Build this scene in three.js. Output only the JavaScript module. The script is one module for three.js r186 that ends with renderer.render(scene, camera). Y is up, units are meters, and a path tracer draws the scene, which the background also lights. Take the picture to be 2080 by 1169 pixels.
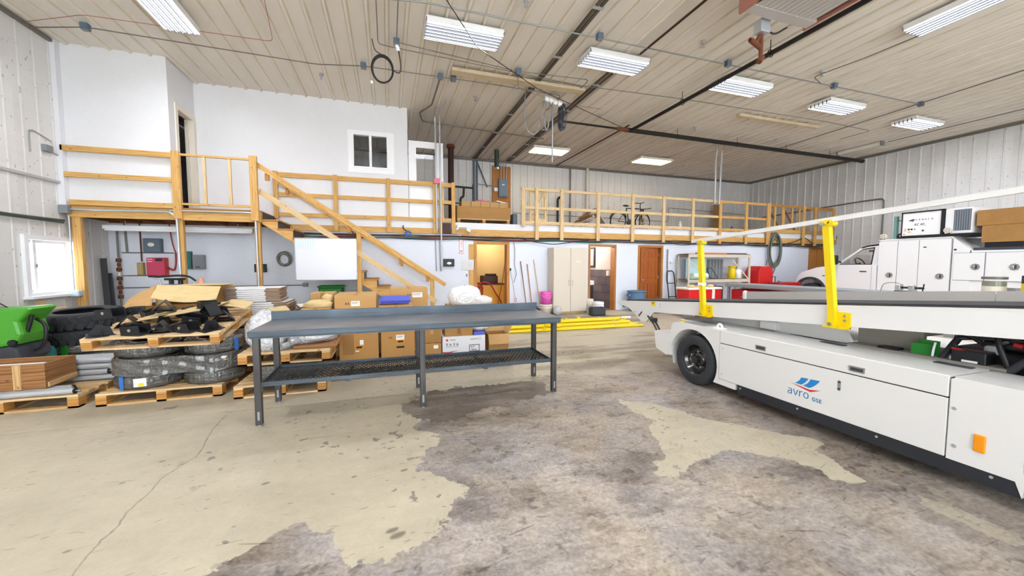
import * as THREE from 'three';
import { mergeGeometries } from 'three/addons/utils/BufferGeometryUtils.js';
import { RoundedBoxGeometry } from 'three/addons/geometries/RoundedBoxGeometry.js';
import { RectAreaLightUniformsLib } from 'three/addons/lights/RectAreaLightUniformsLib.js';

// ---------------------------------------------------------------- camera, light, exposure
// authoring frame: x to the right along the block wall, y up, d = depth away from the viewer (three's z = -d); metres
RectAreaLightUniformsLib.init();
const scene = new THREE.Scene();
const renderer = new THREE.WebGLRenderer({ antialias: true });
renderer.toneMapping = THREE.LinearToneMapping;
renderer.toneMappingExposure = 1.62;
renderer.shadowMap.enabled = true;
const camera = new THREE.PerspectiveCamera(74.33, 2080 / 1169, 0.05, 200);
camera.position.set(0, 1.5, 0);
camera.rotation.order = 'YXZ';
camera.rotation.y = THREE.MathUtils.degToRad(-18.02);
camera.rotation.x = THREE.MathUtils.degToRad(-3.62);
scene.background = new THREE.Color(0.88, 0.94, 1.0);   // overcast snow-white day outside the window
scene.backgroundIntensity = 8;
const TUBE = 34, TUBE_GLOW = 3.2;                        // ceiling fluorescents
const H = 5.6;                                           // ceiling height

// ---------------------------------------------------------------- helpers
const rad = THREE.MathUtils.degToRad;
let seed = 12345;
const rnd = () => { seed = (seed * 1664525 + 1013904223) >>> 0; return seed / 4294967296; };
const rr = (a, b) => a + (b - a) * rnd();
const V = (p) => new THREE.Vector3(p[0], p[1], -p[2]);
const taken = {};
function numbered(n) { const k = (taken[n] = (taken[n] ?? -1) + 1); return k ? n + '_' + String(k).padStart(3, '0') : n; }
function uvBox(g, along) {
  if (g.index) g = g.toNonIndexed();
  const p = g.attributes.position, n = g.attributes.normal, uv = new Float32Array(p.count * 2), o1 = rnd() * 7, o2 = rnd() * 7;
  for (let i = 0; i < p.count; i++) {
    const x = p.getX(i), y = p.getY(i), z = p.getZ(i), ax = Math.abs(n.getX(i)), ay = Math.abs(n.getY(i)), az = Math.abs(n.getZ(i));
    let a, b;
    if (ax >= ay && ax >= az) { a = z; b = y; if (along === 1) [a, b] = [b, a]; }
    else if (ay >= az) { a = x; b = z; if (along === 2) [a, b] = [b, a]; }
    else { a = x; b = y; if (along === 1) [a, b] = [b, a]; }
    uv[i * 2] = a + o1; uv[i * 2 + 1] = b + o2;
  }
  g.setAttribute('uv', new THREE.BufferAttribute(uv, 2));
  return g;
}
function prep(g) {
  if (g.index) g = g.toNonIndexed();
  for (const k of Object.keys(g.attributes)) if (!['position', 'normal', 'uv'].includes(k)) g.deleteAttribute(k);
  g.morphAttributes = {};
  g.clearGroups();
  return g;
}
const longest = (w, h, d) => (w >= h && w >= d ? 0 : h >= d ? 1 : 2);
// box by its extents (depths positive)
function B(x0, x1, y0, y1, d0, d1) {
  const w = Math.abs(x1 - x0), h = Math.abs(y1 - y0), d = Math.abs(d1 - d0);
  const g = uvBox(new THREE.BoxGeometry(w, h, d), longest(w, h, d));
  g.translate((x0 + x1) / 2, (y0 + y1) / 2, -(d0 + d1) / 2);
  return g;
}
// the same with rounded edges
function RB(x0, x1, y0, y1, d0, d1, r = 0.01, s = 2) {
  const w = Math.abs(x1 - x0), h = Math.abs(y1 - y0), d = Math.abs(d1 - d0);
  const g = uvBox(new RoundedBoxGeometry(w, h, d, s, Math.min(r, w / 2.01, h / 2.01, d / 2.01)), longest(w, h, d));
  g.translate((x0 + x1) / 2, (y0 + y1) / 2, -(d0 + d1) / 2);
  return g;
}
// straight member from p to q: w across, h high
function beam(p, q, w, h, roll = 0) {
  const a = V(p), b = V(q), dir = b.clone().sub(a), L = dir.length();
  dir.normalize();
  const up0 = Math.abs(dir.y) > 0.98 ? new THREE.Vector3(0, 0, 1) : new THREE.Vector3(0, 1, 0);
  const side = dir.clone().cross(up0).normalize(), up = side.clone().cross(dir).normalize();
  const g = uvBox(new THREE.BoxGeometry(L, h, w), 0);
  if (roll) g.rotateX(roll);
  g.applyMatrix4(new THREE.Matrix4().makeBasis(dir, up, side).setPosition(a.add(b).multiplyScalar(0.5)));
  return g;
}
// round bar from p to q
function cyl(p, q, r, r2 = r, n = 12) {
  const a = V(p), b = V(q), dir = b.clone().sub(a), L = dir.length();
  const g = new THREE.CylinderGeometry(r2, r, L, n, 1);
  g.applyQuaternion(new THREE.Quaternion().setFromUnitVectors(new THREE.Vector3(0, 1, 0), dir.normalize()));
  g.translate((a.x + b.x) / 2, (a.y + b.y) / 2, (a.z + b.z) / 2);
  return prep(g);
}
// tube through points; straight = polyline with small bends
function tube(pts, r, n = 0, straight = false, radial = 8) {
  const v = pts.map(V);
  let c;
  if (straight) {
    c = new THREE.CurvePath();
    let last = v[0];
    for (let i = 1; i < v.length; i++) {
      if (i < v.length - 1) {
        const k = Math.min(0.12, v[i].distanceTo(v[i - 1]) / 3, v[i].distanceTo(v[i + 1]) / 3);
        const a = v[i].clone().add(v[i - 1].clone().sub(v[i]).setLength(k)), b = v[i].clone().add(v[i + 1].clone().sub(v[i]).setLength(k));
        c.add(new THREE.LineCurve3(last, a)); c.add(new THREE.QuadraticBezierCurve3(a, v[i], b)); last = b;
      } else c.add(new THREE.LineCurve3(last, v[i]));
    }
    // sample by hand so that bends stay where they are
    const s = [];
    for (const k of c.curves) { const m = k.isLineCurve3 ? 1 : 4; for (let j = 0; j < m; j++) s.push(k.getPoint(j / m)); }
    s.push(v[v.length - 1].clone());
    const gs = [];
    for (let i = 1; i < s.length; i++) {
      if (s[i].distanceTo(s[i - 1]) < 1e-4) continue;
      gs.push(cyl([s[i - 1].x, s[i - 1].y, -s[i - 1].z], [s[i].x, s[i].y, -s[i].z], r, r, radial));
    }
    return mergeGeometries(gs);
  }
  c = new THREE.CatmullRomCurve3(v, false, 'catmullrom', 0.5);
  return prep(new THREE.TubeGeometry(c, n || v.length * 6, r, radial, false));
}
// ring (coil of cable or hose) in the plane across axis
function ring(p, R, r, axis = 'd', sy = 1, seg = 40) {
  const g = new THREE.TorusGeometry(R, r, 8, seg);
  g.scale(1, sy, 1);
  if (axis === 'x') g.rotateY(Math.PI / 2);
  if (axis === 'y') g.rotateX(Math.PI / 2);
  g.translate(p[0], p[1], -p[2]);
  return prep(g);
}
// outline [[a,b],...] pushed out by depth: plane 'xy' (along d from d0 to d1), 'dy' (along x from x0 to x1) or 'xd' (along y)
function ext(pts, plane, e0, e1, bevel = 0, holes = []) {
  const s = new THREE.Shape(pts.map((p) => new THREE.Vector2(p[0], p[1])));
  for (const h of holes) s.holes.push(new THREE.Path(h.map((p) => new THREE.Vector2(p[0], p[1]))));
  const L = Math.abs(e1 - e0);
  let g = new THREE.ExtrudeGeometry(s, { depth: L - 2 * bevel, bevelEnabled: bevel > 0, bevelSize: bevel, bevelThickness: bevel, bevelOffset: -bevel, bevelSegments: 2, curveSegments: 8 });
  g.translate(0, 0, bevel);
  const lo = Math.min(e0, e1), hi = Math.max(e0, e1);
  if (plane === 'xy') g.translate(0, 0, -hi);
  if (plane === 'dy') { g.rotateY(Math.PI / 2); g.translate(lo, 0, 0); }        // shape x -> -z = d
  if (plane === 'xd') { g.rotateX(-Math.PI / 2); g.translate(0, lo, 0); }       // shape y -> -z = d
  return uvBox(g);
}
function lathe(pts, p, n = 24, axis = 'y') {
  const g = new THREE.LatheGeometry(pts.map((q) => new THREE.Vector2(q[0], q[1])), n);
  if (axis === 'x') g.rotateZ(-Math.PI / 2);
  if (axis === 'd') g.rotateX(-Math.PI / 2);
  g.translate(p[0], p[1], -p[2]);
  return prep(g);
}
function ball(p, r, sx = 1, sy = 1, sz = 1, n = 14) { const g = new THREE.SphereGeometry(r, n, Math.ceil(n * 0.7)); g.scale(sx, sy, sz); g.translate(p[0], p[1], -p[2]); return prep(g); }
// quad-patch surface: f(u,v) -> [x,y,d]
function patch(f, nu, nv) {
  const pos = [], uv = [], idx = [];
  for (let j = 0; j <= nv; j++) for (let i = 0; i <= nu; i++) { const p = f(i / nu, j / nv); pos.push(p[0], p[1], -p[2]); uv.push(p[3] ?? i / nu, p[4] ?? j / nv); }
  for (let j = 0; j < nv; j++) for (let i = 0; i < nu; i++) { const a = j * (nu + 1) + i; idx.push(a, a + 1, a + nu + 2, a, a + nu + 2, a + nu + 1); }
  const g = new THREE.BufferGeometry();
  g.setAttribute('position', new THREE.Float32BufferAttribute(pos, 3));
  g.setAttribute('uv', new THREE.Float32BufferAttribute(uv, 2));
  g.setIndex(idx); g.computeVertexNormals();
  return prep(g);
}
function lump(p, r, sx, sy, sz, s) {   // crumpled bundle
  const g = new THREE.SphereGeometry(r, 26, 18), a = g.attributes.position;
  for (let i = 0; i < a.count; i++) { const x = a.getX(i), y = a.getY(i), z = a.getZ(i), q = Math.atan2(z, x), k = 1 + 0.16 * (fbm(q / 6.2832 + 0.5, y / r / 2 + 0.5, 6, 5, 3, s) - 0.5) * 2 + 0.03 * Math.sin(q * 9 + y * 30) * Math.cos(y / r * 1.5); a.setXYZ(i, x * k * sx, Math.sign(y) * Math.pow(Math.abs(y / r), 0.75) * r * k * sy, z * k * sz); }
  g.computeVertexNormals(); g.translate(p[0], p[1], -p[2]);
  return prep(g);
}
function turnAbout(g, p, ry = 0, rx = 0, rz = 0) {
  const m = new THREE.Matrix4().makeRotationFromEuler(new THREE.Euler(rx, ry, rz, 'YXZ'));
  g.translate(-p[0], -p[1], p[2]); g.applyMatrix4(m); g.translate(p[0], p[1], -p[2]);
  return g;
}
const shade = (m) => { m.castShadow = m.receiveShadow = true; return m; };
function join(geoms) { geoms = [].concat(geoms).map(prep); return geoms.length > 1 ? mergeGeometries(geoms) : geoms[0]; }
// a thing: a Group at its base; parts are authored in room coordinates and moved into the group's frame
function T(name, label, category, at = [0, 0, 0], group) {
  const o = new THREE.Group();
  o.name = numbered(name); o.position.set(at[0], at[1], -at[2]);
  o.userData = { label, category };
  if (group) o.userData.group = group;
  scene.add(o);
  return o;
}
function P(t, name, geoms, mat, label) {
  const g = join(geoms);
  for (let o = t; o && o !== scene; o = o.parent) g.translate(-o.position.x, -o.position.y, -o.position.z);
  const m = shade(new THREE.Mesh(g, mat));
  m.name = name;
  if (label) m.userData.label = label;
  t.add(m);
  return m;
}
// a thing that is one mesh
function M1(name, label, category, geoms, mat, group) {
  const g = join(geoms);
  g.computeBoundingBox();
  const b = g.boundingBox, c = [(b.min.x + b.max.x) / 2, b.min.y, (b.min.z + b.max.z) / 2];
  g.translate(-c[0], -c[1], -c[2]);
  const m = shade(new THREE.Mesh(g, mat));
  m.name = numbered(name); m.position.set(...c);
  m.userData = { label, category };
  if (group) m.userData.group = group;
  scene.add(m);
  return m;
}
// the setting
function S(name, geoms, mat) {
  const o = geoms ? shade(new THREE.Mesh(join(geoms), mat)) : new THREE.Group();
  o.name = name; o.userData.kind = 'structure';
  scene.add(o);
  return o;
}
function copy(o, [x, y, d], turn, label) {
  const c = o.clone(); c.name = numbered(o.name.replace(/_\d{3}$/, ''));
  c.userData = { ...o.userData };
  c.position.set(x, y, -d); if (turn !== undefined) c.rotation.y = turn;
  if (label) c.userData.label = label;
  scene.add(c);
  return c;
}

// ---------------------------------------------------------------- procedural textures and materials
function hash(x, y, s) { let h = (x * 374761393 + y * 668265263 + s * 2147483647) | 0; h = Math.imul(h ^ (h >>> 13), 1274126177); h ^= h >>> 16; return (h >>> 0) / 4294967296; }
function vn(x, y, px, py, s) {
  const xi = Math.floor(x), yi = Math.floor(y), fx = x - xi, fy = y - yi, u = fx * fx * (3 - 2 * fx), w = fy * fy * (3 - 2 * fy);
  const m = (a, b) => ((a % b) + b) % b, x0 = m(xi, px), x1 = m(xi + 1, px), y0 = m(yi, py), y1 = m(yi + 1, py);
  const a = hash(x0, y0, s), b = hash(x1, y0, s), c = hash(x0, y1, s), d = hash(x1, y1, s);
  return a + (b - a) * u + (c - a) * w + (a - b - c + d) * u * w;
}
function fbm(u, v, fx, fy, oct, s) { let r = 0, a = 0.5, t = 0; for (let i = 0; i < oct; i++) { r += a * vn(u * fx, v * fy, fx, fy, s + i); t += a; a *= 0.5; fx *= 2; fy *= 2; } return r / t; }
const clamp = (x, a = 0, b = 1) => Math.min(b, Math.max(a, x));
const smooth = (a, b, x) => { const t = clamp((x - a) / (b - a)); return t * t * (3 - 2 * t); };
const mix = (a, b, t) => a + (b - a) * t;
function tex(w, h, fn, srgb = true, rep = [1, 1]) {
  const d = new Uint8Array(w * h * 4);
  for (let j = 0; j < h; j++) for (let i = 0; i < w; i++) {
    const c = fn(i / w, j / h, i, j), k = (j * w + i) * 4;
    if (typeof c === 'number') d[k] = d[k + 1] = d[k + 2] = clamp(c, 0, 255); else { d[k] = clamp(c[0], 0, 255); d[k + 1] = clamp(c[1], 0, 255); d[k + 2] = clamp(c[2], 0, 255); }
    d[k + 3] = 255;
  }
  const t = new THREE.DataTexture(d, w, h);
  t.magFilter = THREE.LinearFilter; t.minFilter = THREE.LinearMipmapLinearFilter; t.generateMipmaps = true;
  t.wrapS = t.wrapT = THREE.RepeatWrapping; t.repeat.set(...rep);
  if (srgb) t.colorSpace = THREE.SRGBColorSpace;
  t.needsUpdate = true;
  return t;
}
// writing and print: canvas drawn at w x h pixels
function canvasTex(w, h, draw) {
  const c = document.createElement('canvas'); c.width = w; c.height = h;
  draw(c.getContext('2d'), w, h);
  const t = new THREE.CanvasTexture(c); t.colorSpace = THREE.SRGBColorSpace; t.magFilter = THREE.LinearFilter;
  return t;
}
const std = (color, roughness = 0.6, metalness = 0, more = {}) => new THREE.MeshStandardMaterial({ color, roughness, metalness, ...more });
// uv in metres: repeat = 1 / size in metres
const grainT = tex(512, 256, (u, v) => {
  const w = fbm(u, v, 3, 10, 3, 7) * 0.5, ring_ = Math.sin((v * 26 + w * 9) * Math.PI) * 0.5 + 0.5, f = fbm(u, v, 6, 128, 3, 3);
  const kx = ((u * 4 + vn(v * 3, 0.5, 3, 1, 9)) % 1) - 0.5, ky = ((v * 5) % 1) - 0.5, kn = hash(Math.floor(u * 4), Math.floor(v * 5), 4) > 0.72 ? Math.exp(-(kx * kx * 900 + ky * ky * 160)) : 0;
  return [255 - 34 * ring_ * (0.4 + f) - 26 * f - 95 * kn, 252 - 44 * ring_ * (0.4 + f) - 34 * f - 130 * kn, 248 - 60 * ring_ * (0.4 + f) - 44 * f - 140 * kn];
}, true, [0.6, 2.4]);
const speckT = tex(256, 256, (u, v) => 226 + 30 * (fbm(u, v, 6, 6, 3, 21) - 0.5) * 1.6 + 26 * (fbm(u, v, 64, 64, 2, 22) - 0.5), true, [1.1, 1.1]);
const fluteT = tex(256, 256, (u, v) => 232 + 22 * (fbm(u, v, 5, 5, 3, 31) - 0.5) + 12 * (fbm(u, v, 128, 8, 2, 32) - 0.5) + 10 * (fbm(u, v, 90, 90, 1, 33) - 0.5), true, [1.6, 1.6]);
const crinkleT = tex(256, 256, (u, v) => { const a = Math.abs(fbm(u, v, 7, 12, 4, 41) - 0.5) * 2, b = Math.abs(fbm(u, v, 14, 5, 3, 45) - 0.5) * 2; return 255 * (1 - Math.min(1, Math.min(a, b) * 3.2)); }, false, [2.2, 2.2]);
const scuffT = tex(512, 512, (u, v) => { const a = fbm(u, v, 4, 4, 4, 51), b = fbm(u, v, 3, 60, 3, 52); return 205 + 70 * (a - 0.5) + 60 * (b - 0.5); }, true, [0.9, 0.9]);
const grimeT = tex(512, 512, (u, v) => { const a = fbm(u, v, 3, 3, 4, 61), b = fbm(u, v, 48, 48, 2, 62); return [250 - 7 * a - 3 * b, 250 - 7 * a - 3 * b, 250 - 8 * a - 3 * b]; }, true, [0.5, 0.5]);
const wood = (c, r = 0.65) => std(c, r, 0, { map: grainT });
const M = {
  pine: wood('#e8be76'), paleWood: wood('#f2dbb0'), oldWood: wood('#c9954f'), joist: wood('#8a5a34', 0.8), pallet: wood('#d8b98a', 0.8), palletPale: wood('#ead2ab', 0.8), crate: wood('#a3764a', 0.8),
  ply: wood('#c98a3c', 0.6), door: wood('#b8692a', 0.45), doorPale: wood('#c58a4a', 0.5), casing: wood('#d49a52', 0.5),
  card: std('#cda36a', 0.85, 0, { map: fluteT }), cardDark: std('#b98a4f', 0.85, 0, { map: fluteT }), cardPale: std('#e3c790', 0.85, 0, { map: fluteT }), cardGrey: std('#8d6f55', 0.9, 0, { map: fluteT }), cardWhite: std('#efeef0', 0.75, 0, { map: fluteT }),
  white: std('#f0f0f0', 0.4), whiteMatt: std('#e4e5e9', 0.75), vinyl: std('#f4f4f6', 0.35), cream: std('#e9e2d3', 0.55),
  black: std('#16171a', 0.5), rubber: std('#34363b', 0.75, 0, { map: speckT }), blackSteel: std('#202226', 0.38, 0.3), darkGrey: std('#3a3d42', 0.6), grey: std('#85898e', 0.55), blueGrey: std('#6c7f93', 0.5), slate: std('#5b6b7b', 0.55),
  galv: std('#c0c4c9', 0.4, 0.6), conduit: std('#9a9c9c', 0.45, 0.6), conduitDark: std('#7d7870', 0.55, 0.35), track: std('#5d554c', 0.6, 0.2), guard: std('#cbc8c5', 0.34, 0.35), ceilBoard: std('#e6dcc6', 0.7, 0, { map: grainT }), pipeBlack: std('#1b1a1a', 0.5, 0.2), steel: std('#c9ccd0', 0.28, 0.9), aluminium: std('#c4c4c6', 0.32, 0.85, { map: scuffT }), rust: std('#6b3a22', 0.8), brown: std('#3d1f1c', 0.6), copper: std('#8d4f30', 0.5, 0.5),
  yellow: std('#e6c800', 0.4), red: std('#d01c1c', 0.42), darkRed: std('#a31018', 0.5), pink: std('#ee5ec0', 0.4), green: std('#0f7d1e', 0.45), lime: std('#4aa02a', 0.4), teal: std('#1d6b66', 0.45), blue: std('#5560c8', 0.5), skyBlue: std('#2f6fc0', 0.45), binBlue: std('#5d7f9f', 0.55), orange: std('#e8781e', 0.45), amber: std('#f0930a', 0.25),
  paint: std('#dfdedb', 0.32), loader: new THREE.MeshPhysicalMaterial({ color: '#dedddb', roughness: 0.38, clearcoat: 0.4, clearcoatRoughness: 0.15 }), truck: new THREE.MeshPhysicalMaterial({ color: '#f1f2f4', roughness: 0.35, clearcoat: 0.6, clearcoatRoughness: 0.1 }),
  benchTop: std('#9a9da4', 0.34, 0.5, { map: scuffT }), bench: std('#5c6771', 0.42, 0.55, { map: scuffT }), benchLeg: std('#5f5d5d', 0.45, 0.6, { map: scuffT }), grate: std('#3c4148', 0.45, 0.6),
  glass: new THREE.MeshPhysicalMaterial({ color: '#ffffff', roughness: 0.02, transmission: 1, thickness: 0, ior: 1.45 }),
  film: new THREE.MeshPhysicalMaterial({ color: '#6f6e6c', roughness: 0.22, clearcoat: 1, clearcoatRoughness: 0.08, bumpMap: crinkleT, bumpScale: 0.012, map: scuffT }),
  filmPale: new THREE.MeshPhysicalMaterial({ color: '#dcdde0', roughness: 0.2, clearcoat: 1, clearcoatRoughness: 0.06, bumpMap: crinkleT, bumpScale: 0.014 }),
  bag: new THREE.MeshPhysicalMaterial({ color: '#f5f5f5', roughness: 0.3, clearcoat: 0.5, bumpMap: crinkleT, bumpScale: 0.012 }),
  darkGlass: std('#0d1116', 0.06, 0.0), mirror: std('#dfe3e6', 0.04, 1), pink2: std('#d8708a', 0.45), void_: std('#241d18', 0.9),
};
M.brandPlate = M.white;
const sheetT = tex(1024, 1024, (u, v) => { const a = fbm(u, v, 4, 4, 4, 71), s = smooth(0.82, 0.9, fbm(u, v, 90, 60, 2, 72)), w = fbm(u, v, 2, 40, 2, 73); return [250 - 20 * a - 46 * s - 6 * w, 249 - 22 * a - 56 * s - 7 * w, 246 - 26 * a - 70 * s - 9 * w]; }, true, [0.25, 0.25]);
M.sheetWall = std('#f0f1f4', 0.45, 0, { map: sheetT });
const ceilT = tex(512, 1024, (u, v) => {
  const a = fbm(u, v, 4, 5, 4, 81), q = ((u * 3) % 1) - 0.5, e = Math.exp(-Math.pow((Math.abs(q) - 0.105) / 0.03, 2)), r = e * (0.45 + 0.9 * (fbm(u, v, 6, 18, 4, 82) - 0.3)), s = smooth(0.84, 0.92, fbm(u, v, 60, 160, 2, 83));
  return [251 - 14 * a - 30 * r - 8 * s, 250 - 15 * a - 40 * r - 10 * s, 247 - 18 * a - 66 * r - 12 * s];
}, true, [1 / 0.945, 0.2]);
M.sheetCeil = std('#f0ebe4', 0.5, 0, { map: ceilT });
M.block = std('#e9eefa', 0.6, 0, { map: grimeT, bumpMap: speckT, bumpScale: 0.0012 });
M.drywall = std('#efeff2', 0.7, 0, { map: grimeT });

// ---------------------------------------------------------------- floor: painted concrete, worn through to the bare slab
const wornPoly = [[9, 7.2], [5.82, 5.92], [2.92, 5.08], [2.15, 4.65], [1.59, 4.44], [0.43, 4.51], [0.25, 4.24], [0.09, 4.18], [0.11, 3.97], [0.21, 3.90], [0.26, 3.67], [0.17, 3.53], [0.29, 3.38], [0.43, 3.27], [0.40, 3.15], [0.25, 3.04], [0.23, 2.88], [0.18, 2.77], [0.27, 2.66], [0.47, 2.45], [0.43, 2.34], [0.29, 2.23], [0.33, 2.16], [0.27, 2.08], [0.17, 2.03], [0.07, 2.00], [-0.03, 1.97], [-0.17, 1.96], [-0.21, 1.93], [-0.23, 2.03], [-0.20, 2.11], [-0.27, 2.12], [-0.29, 2.18], [-0.35, 2.26], [-0.39, 2.33], [-0.49, 2.39], [-0.55, 2.38], [-0.61, 2.34], [-0.66, 2.30], [-0.70, 2.25], [-0.75, 2.22], [-0.85, 2.17], [-0.89, 2.09], [-0.95, 1.92], [-1.0, 0], [9, 0]];
const paintPatch = [[2.38, 3.54], [2.73, 3.37], [2.86, 2.88], [3.09, 2.64], [3.30, 2.37], [3.44, 2.25], [3.39, 2.10], [3.21, 2.03], [3.20, 1.92], [3.15, 1.79], [3.11, 1.66], [3.02, 1.66], [2.92, 1.75], [2.96, 1.90], [2.91, 2.01], [2.83, 2.15], [2.58, 2.28], [2.28, 2.26], [1.95, 2.09], [1.82, 2.12], [1.82, 2.22], [2.02, 2.38], [2.10, 2.52], [2.22, 2.83], [2.41, 3.00], [2.36, 3.21]];
const paintPatch2 = [[3.22, 1.47], [3.30, 1.41], [3.29, 1.25], [3.40, 1.12], [3.25, 1.14], [3.15, 1.26], [3.16, 1.39]];
const oilStain = [[0.43, 4.51], [0.25, 4.24], [0.09, 4.18], [0.11, 3.97], [0.21, 3.90], [0.28, 3.57], [0.46, 3.49], [0.78, 3.69], [1.23, 3.77], [1.76, 3.95], [1.87, 4.33], [1.59, 4.44]];
const crackLine = [[-1.56, 4.4], [-1.55, 4.04], [-1.48, 3.69], [-1.46, 3.51], [-1.51, 3.34], [-1.55, 3.19], [-1.53, 3.03], [-1.53, 2.82], [-1.51, 2.70], [-1.52, 2.56], [-1.51, 2.44], [-1.49, 2.34], [-1.47, 2.27], [-1.5, 1.6]];
const FX0 = -4.6, FD0 = 1.2, FW = 8.5, FD = 6.4;
function insideOf(poly, x, y) { let c = false; for (let i = 0, j = poly.length - 1; i < poly.length; j = i++) { const a = poly[i], b = poly[j]; if ((a[1] > y) !== (b[1] > y) && x < ((b[0] - a[0]) * (y - a[1])) / (b[1] - a[1]) + a[0]) c = !c; } return c; }
const GW = 600, GH = 400, maskOf = (poly) => { const m = new Float32Array(GW * GH); for (let j = 0; j < GH; j++) for (let i = 0; i < GW; i++) m[j * GW + i] = insideOf(poly, FX0 + ((i + 0.5) / GW) * FW, FD0 + ((j + 0.5) / GH) * FD) ? 1 : 0; return m; };
const wornM = maskOf(wornPoly), patchM = maskOf(paintPatch), patch2M = maskOf(paintPatch2), oilM = maskOf(oilStain);
function look(m, x, d) {
  const a = clamp(((x - FX0) / FW) * GW - 0.5, 0, GW - 1.01), b = clamp(((d - FD0) / FD) * GH - 0.5, 0, GH - 1.01), i = Math.floor(a), j = Math.floor(b), u = a - i, v = b - j, k = j * GW + i;
  return mix(mix(m[k], m[k + 1], u), mix(m[k + GW], m[k + GW + 1], u), v);
}
function crackAt(x, d) { for (let i = 1; i < crackLine.length; i++) { const a = crackLine[i - 1], b = crackLine[i]; if (d <= a[1] && d >= b[1]) return Math.abs(x - mix(a[0], b[0], (a[1] - d) / (a[1] - b[1]))); } return 9; }
// noise in metres, octaves turned against each other
function nz(x, y, s) { const xi = Math.floor(x), yi = Math.floor(y), fx = x - xi, fy = y - yi, u = fx * fx * fx * (fx * (fx * 6 - 15) + 10), w = fy * fy * fy * (fy * (fy * 6 - 15) + 10), a = hash(xi, yi, s), b = hash(xi + 1, yi, s), c = hash(xi, yi + 1, s), d = hash(xi + 1, yi + 1, s); return a + (b - a) * u + (c - a) * w + (a - b - c + d) * u * w; }
function fm(x, y, f, oct, s) { let r = 0, a = 0.5, t = 0; x *= f; y *= f; for (let i = 0; i < oct; i++) { r += a * nz(x + 100, y + 100, s + i); t += a; a *= 0.56; const q = x * 1.6 - y * 1.2; y = x * 1.2 + y * 1.6; x = q; } return r / t; }
// tyre tracks (arcs of tread dashes) and scratches, rasterised beforehand
const FWp = 2048, FHp = 1536, marks = new Float32Array(FWp * FHp);
const dab = (x, d, w, l, ang, k) => { const n = Math.ceil(l / 0.004), c = Math.cos(ang), s_ = Math.sin(ang); for (let i = 0; i <= n; i++) { const px = ((x + c * (i / n - 0.5) * l - FX0) / FW) * FWp, pd = ((d + s_ * (i / n - 0.5) * l - FD0) / FD) * FHp, r = Math.max(0.7, ((w / FW) * FWp) / 2) * (0.6 + 0.4 * Math.sin((i / n) * Math.PI)); for (let b = Math.floor(pd - r); b <= pd + r; b++) for (let a = Math.floor(px - r); a <= px + r; a++) if (a >= 0 && b >= 0 && a < FWp && b < FHp) { const q = b * FWp + a; marks[q] = Math.max(marks[q], k * clamp(1.4 - Math.hypot(a - px, b - pd) / r)); } } };
for (const [cx, cd, R, a0, a1, w, k] of [[-2.2, 0.2, 4.6, 10, 62, 0.2, 0.22], [-2.2, 0.2, 4.95, 8, 60, 0.2, 0.2], [5.8, 4.6, 3.6, 190, 262, 0.22, 0.2], [5.8, 4.6, 4.1, 190, 262, 0.22, 0.17], [1.5, -3.2, 5.6, 55, 98, 0.2, 0.2], [1.2, 6.9, 4.4, 262, 318, 0.2, 0.2], [1.2, 6.9, 4.9, 258, 315, 0.2, 0.16], [8, 9, 6.5, 205, 250, 0.2, 0.16]]) for (let a = a0; a < a1; a += ((0.045 / R) * 180) / Math.PI) { const q = rad(a), g = smooth(0.35, 0.6, nz(a * 0.35, R * 7, 300)); for (const s of [-1, 1]) dab(cx + Math.cos(q) * (R + s * w * 0.26), cd + Math.sin(q) * (R + s * w * 0.26), 0.024, w * 0.36, q + s * 0.3, k * g * 0.62 * hash(Math.floor(a * 9), s + 2, 77)); }
for (let i = 0; i < 1500; i++) { const x = rr(-4.5, 3.8), d = 1.3 + 6 * rnd() * rnd(); dab(x, d, rr(0.004, 0.011), rr(0.008, 0.06) * (rnd() > 0.93 ? 4 : 1), rr(-0.5, 0.5), rr(0.1, 0.5)); }
for (const [x, d, r] of [[-0.83, 2.91, 0.03], [-0.26, 2.81, 0.022], [0.08, 2.79, 0.03], [0.02, 2.11, 0.05], [-0.01, 2.16, 0.04], [-1.67, 3.49, 0.025], [-1.77, 3.22, 0.02], [-1.63, 2.52, 0.02]]) dab(x, d, r, r * 1.2, 0.3, 0.55);
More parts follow.
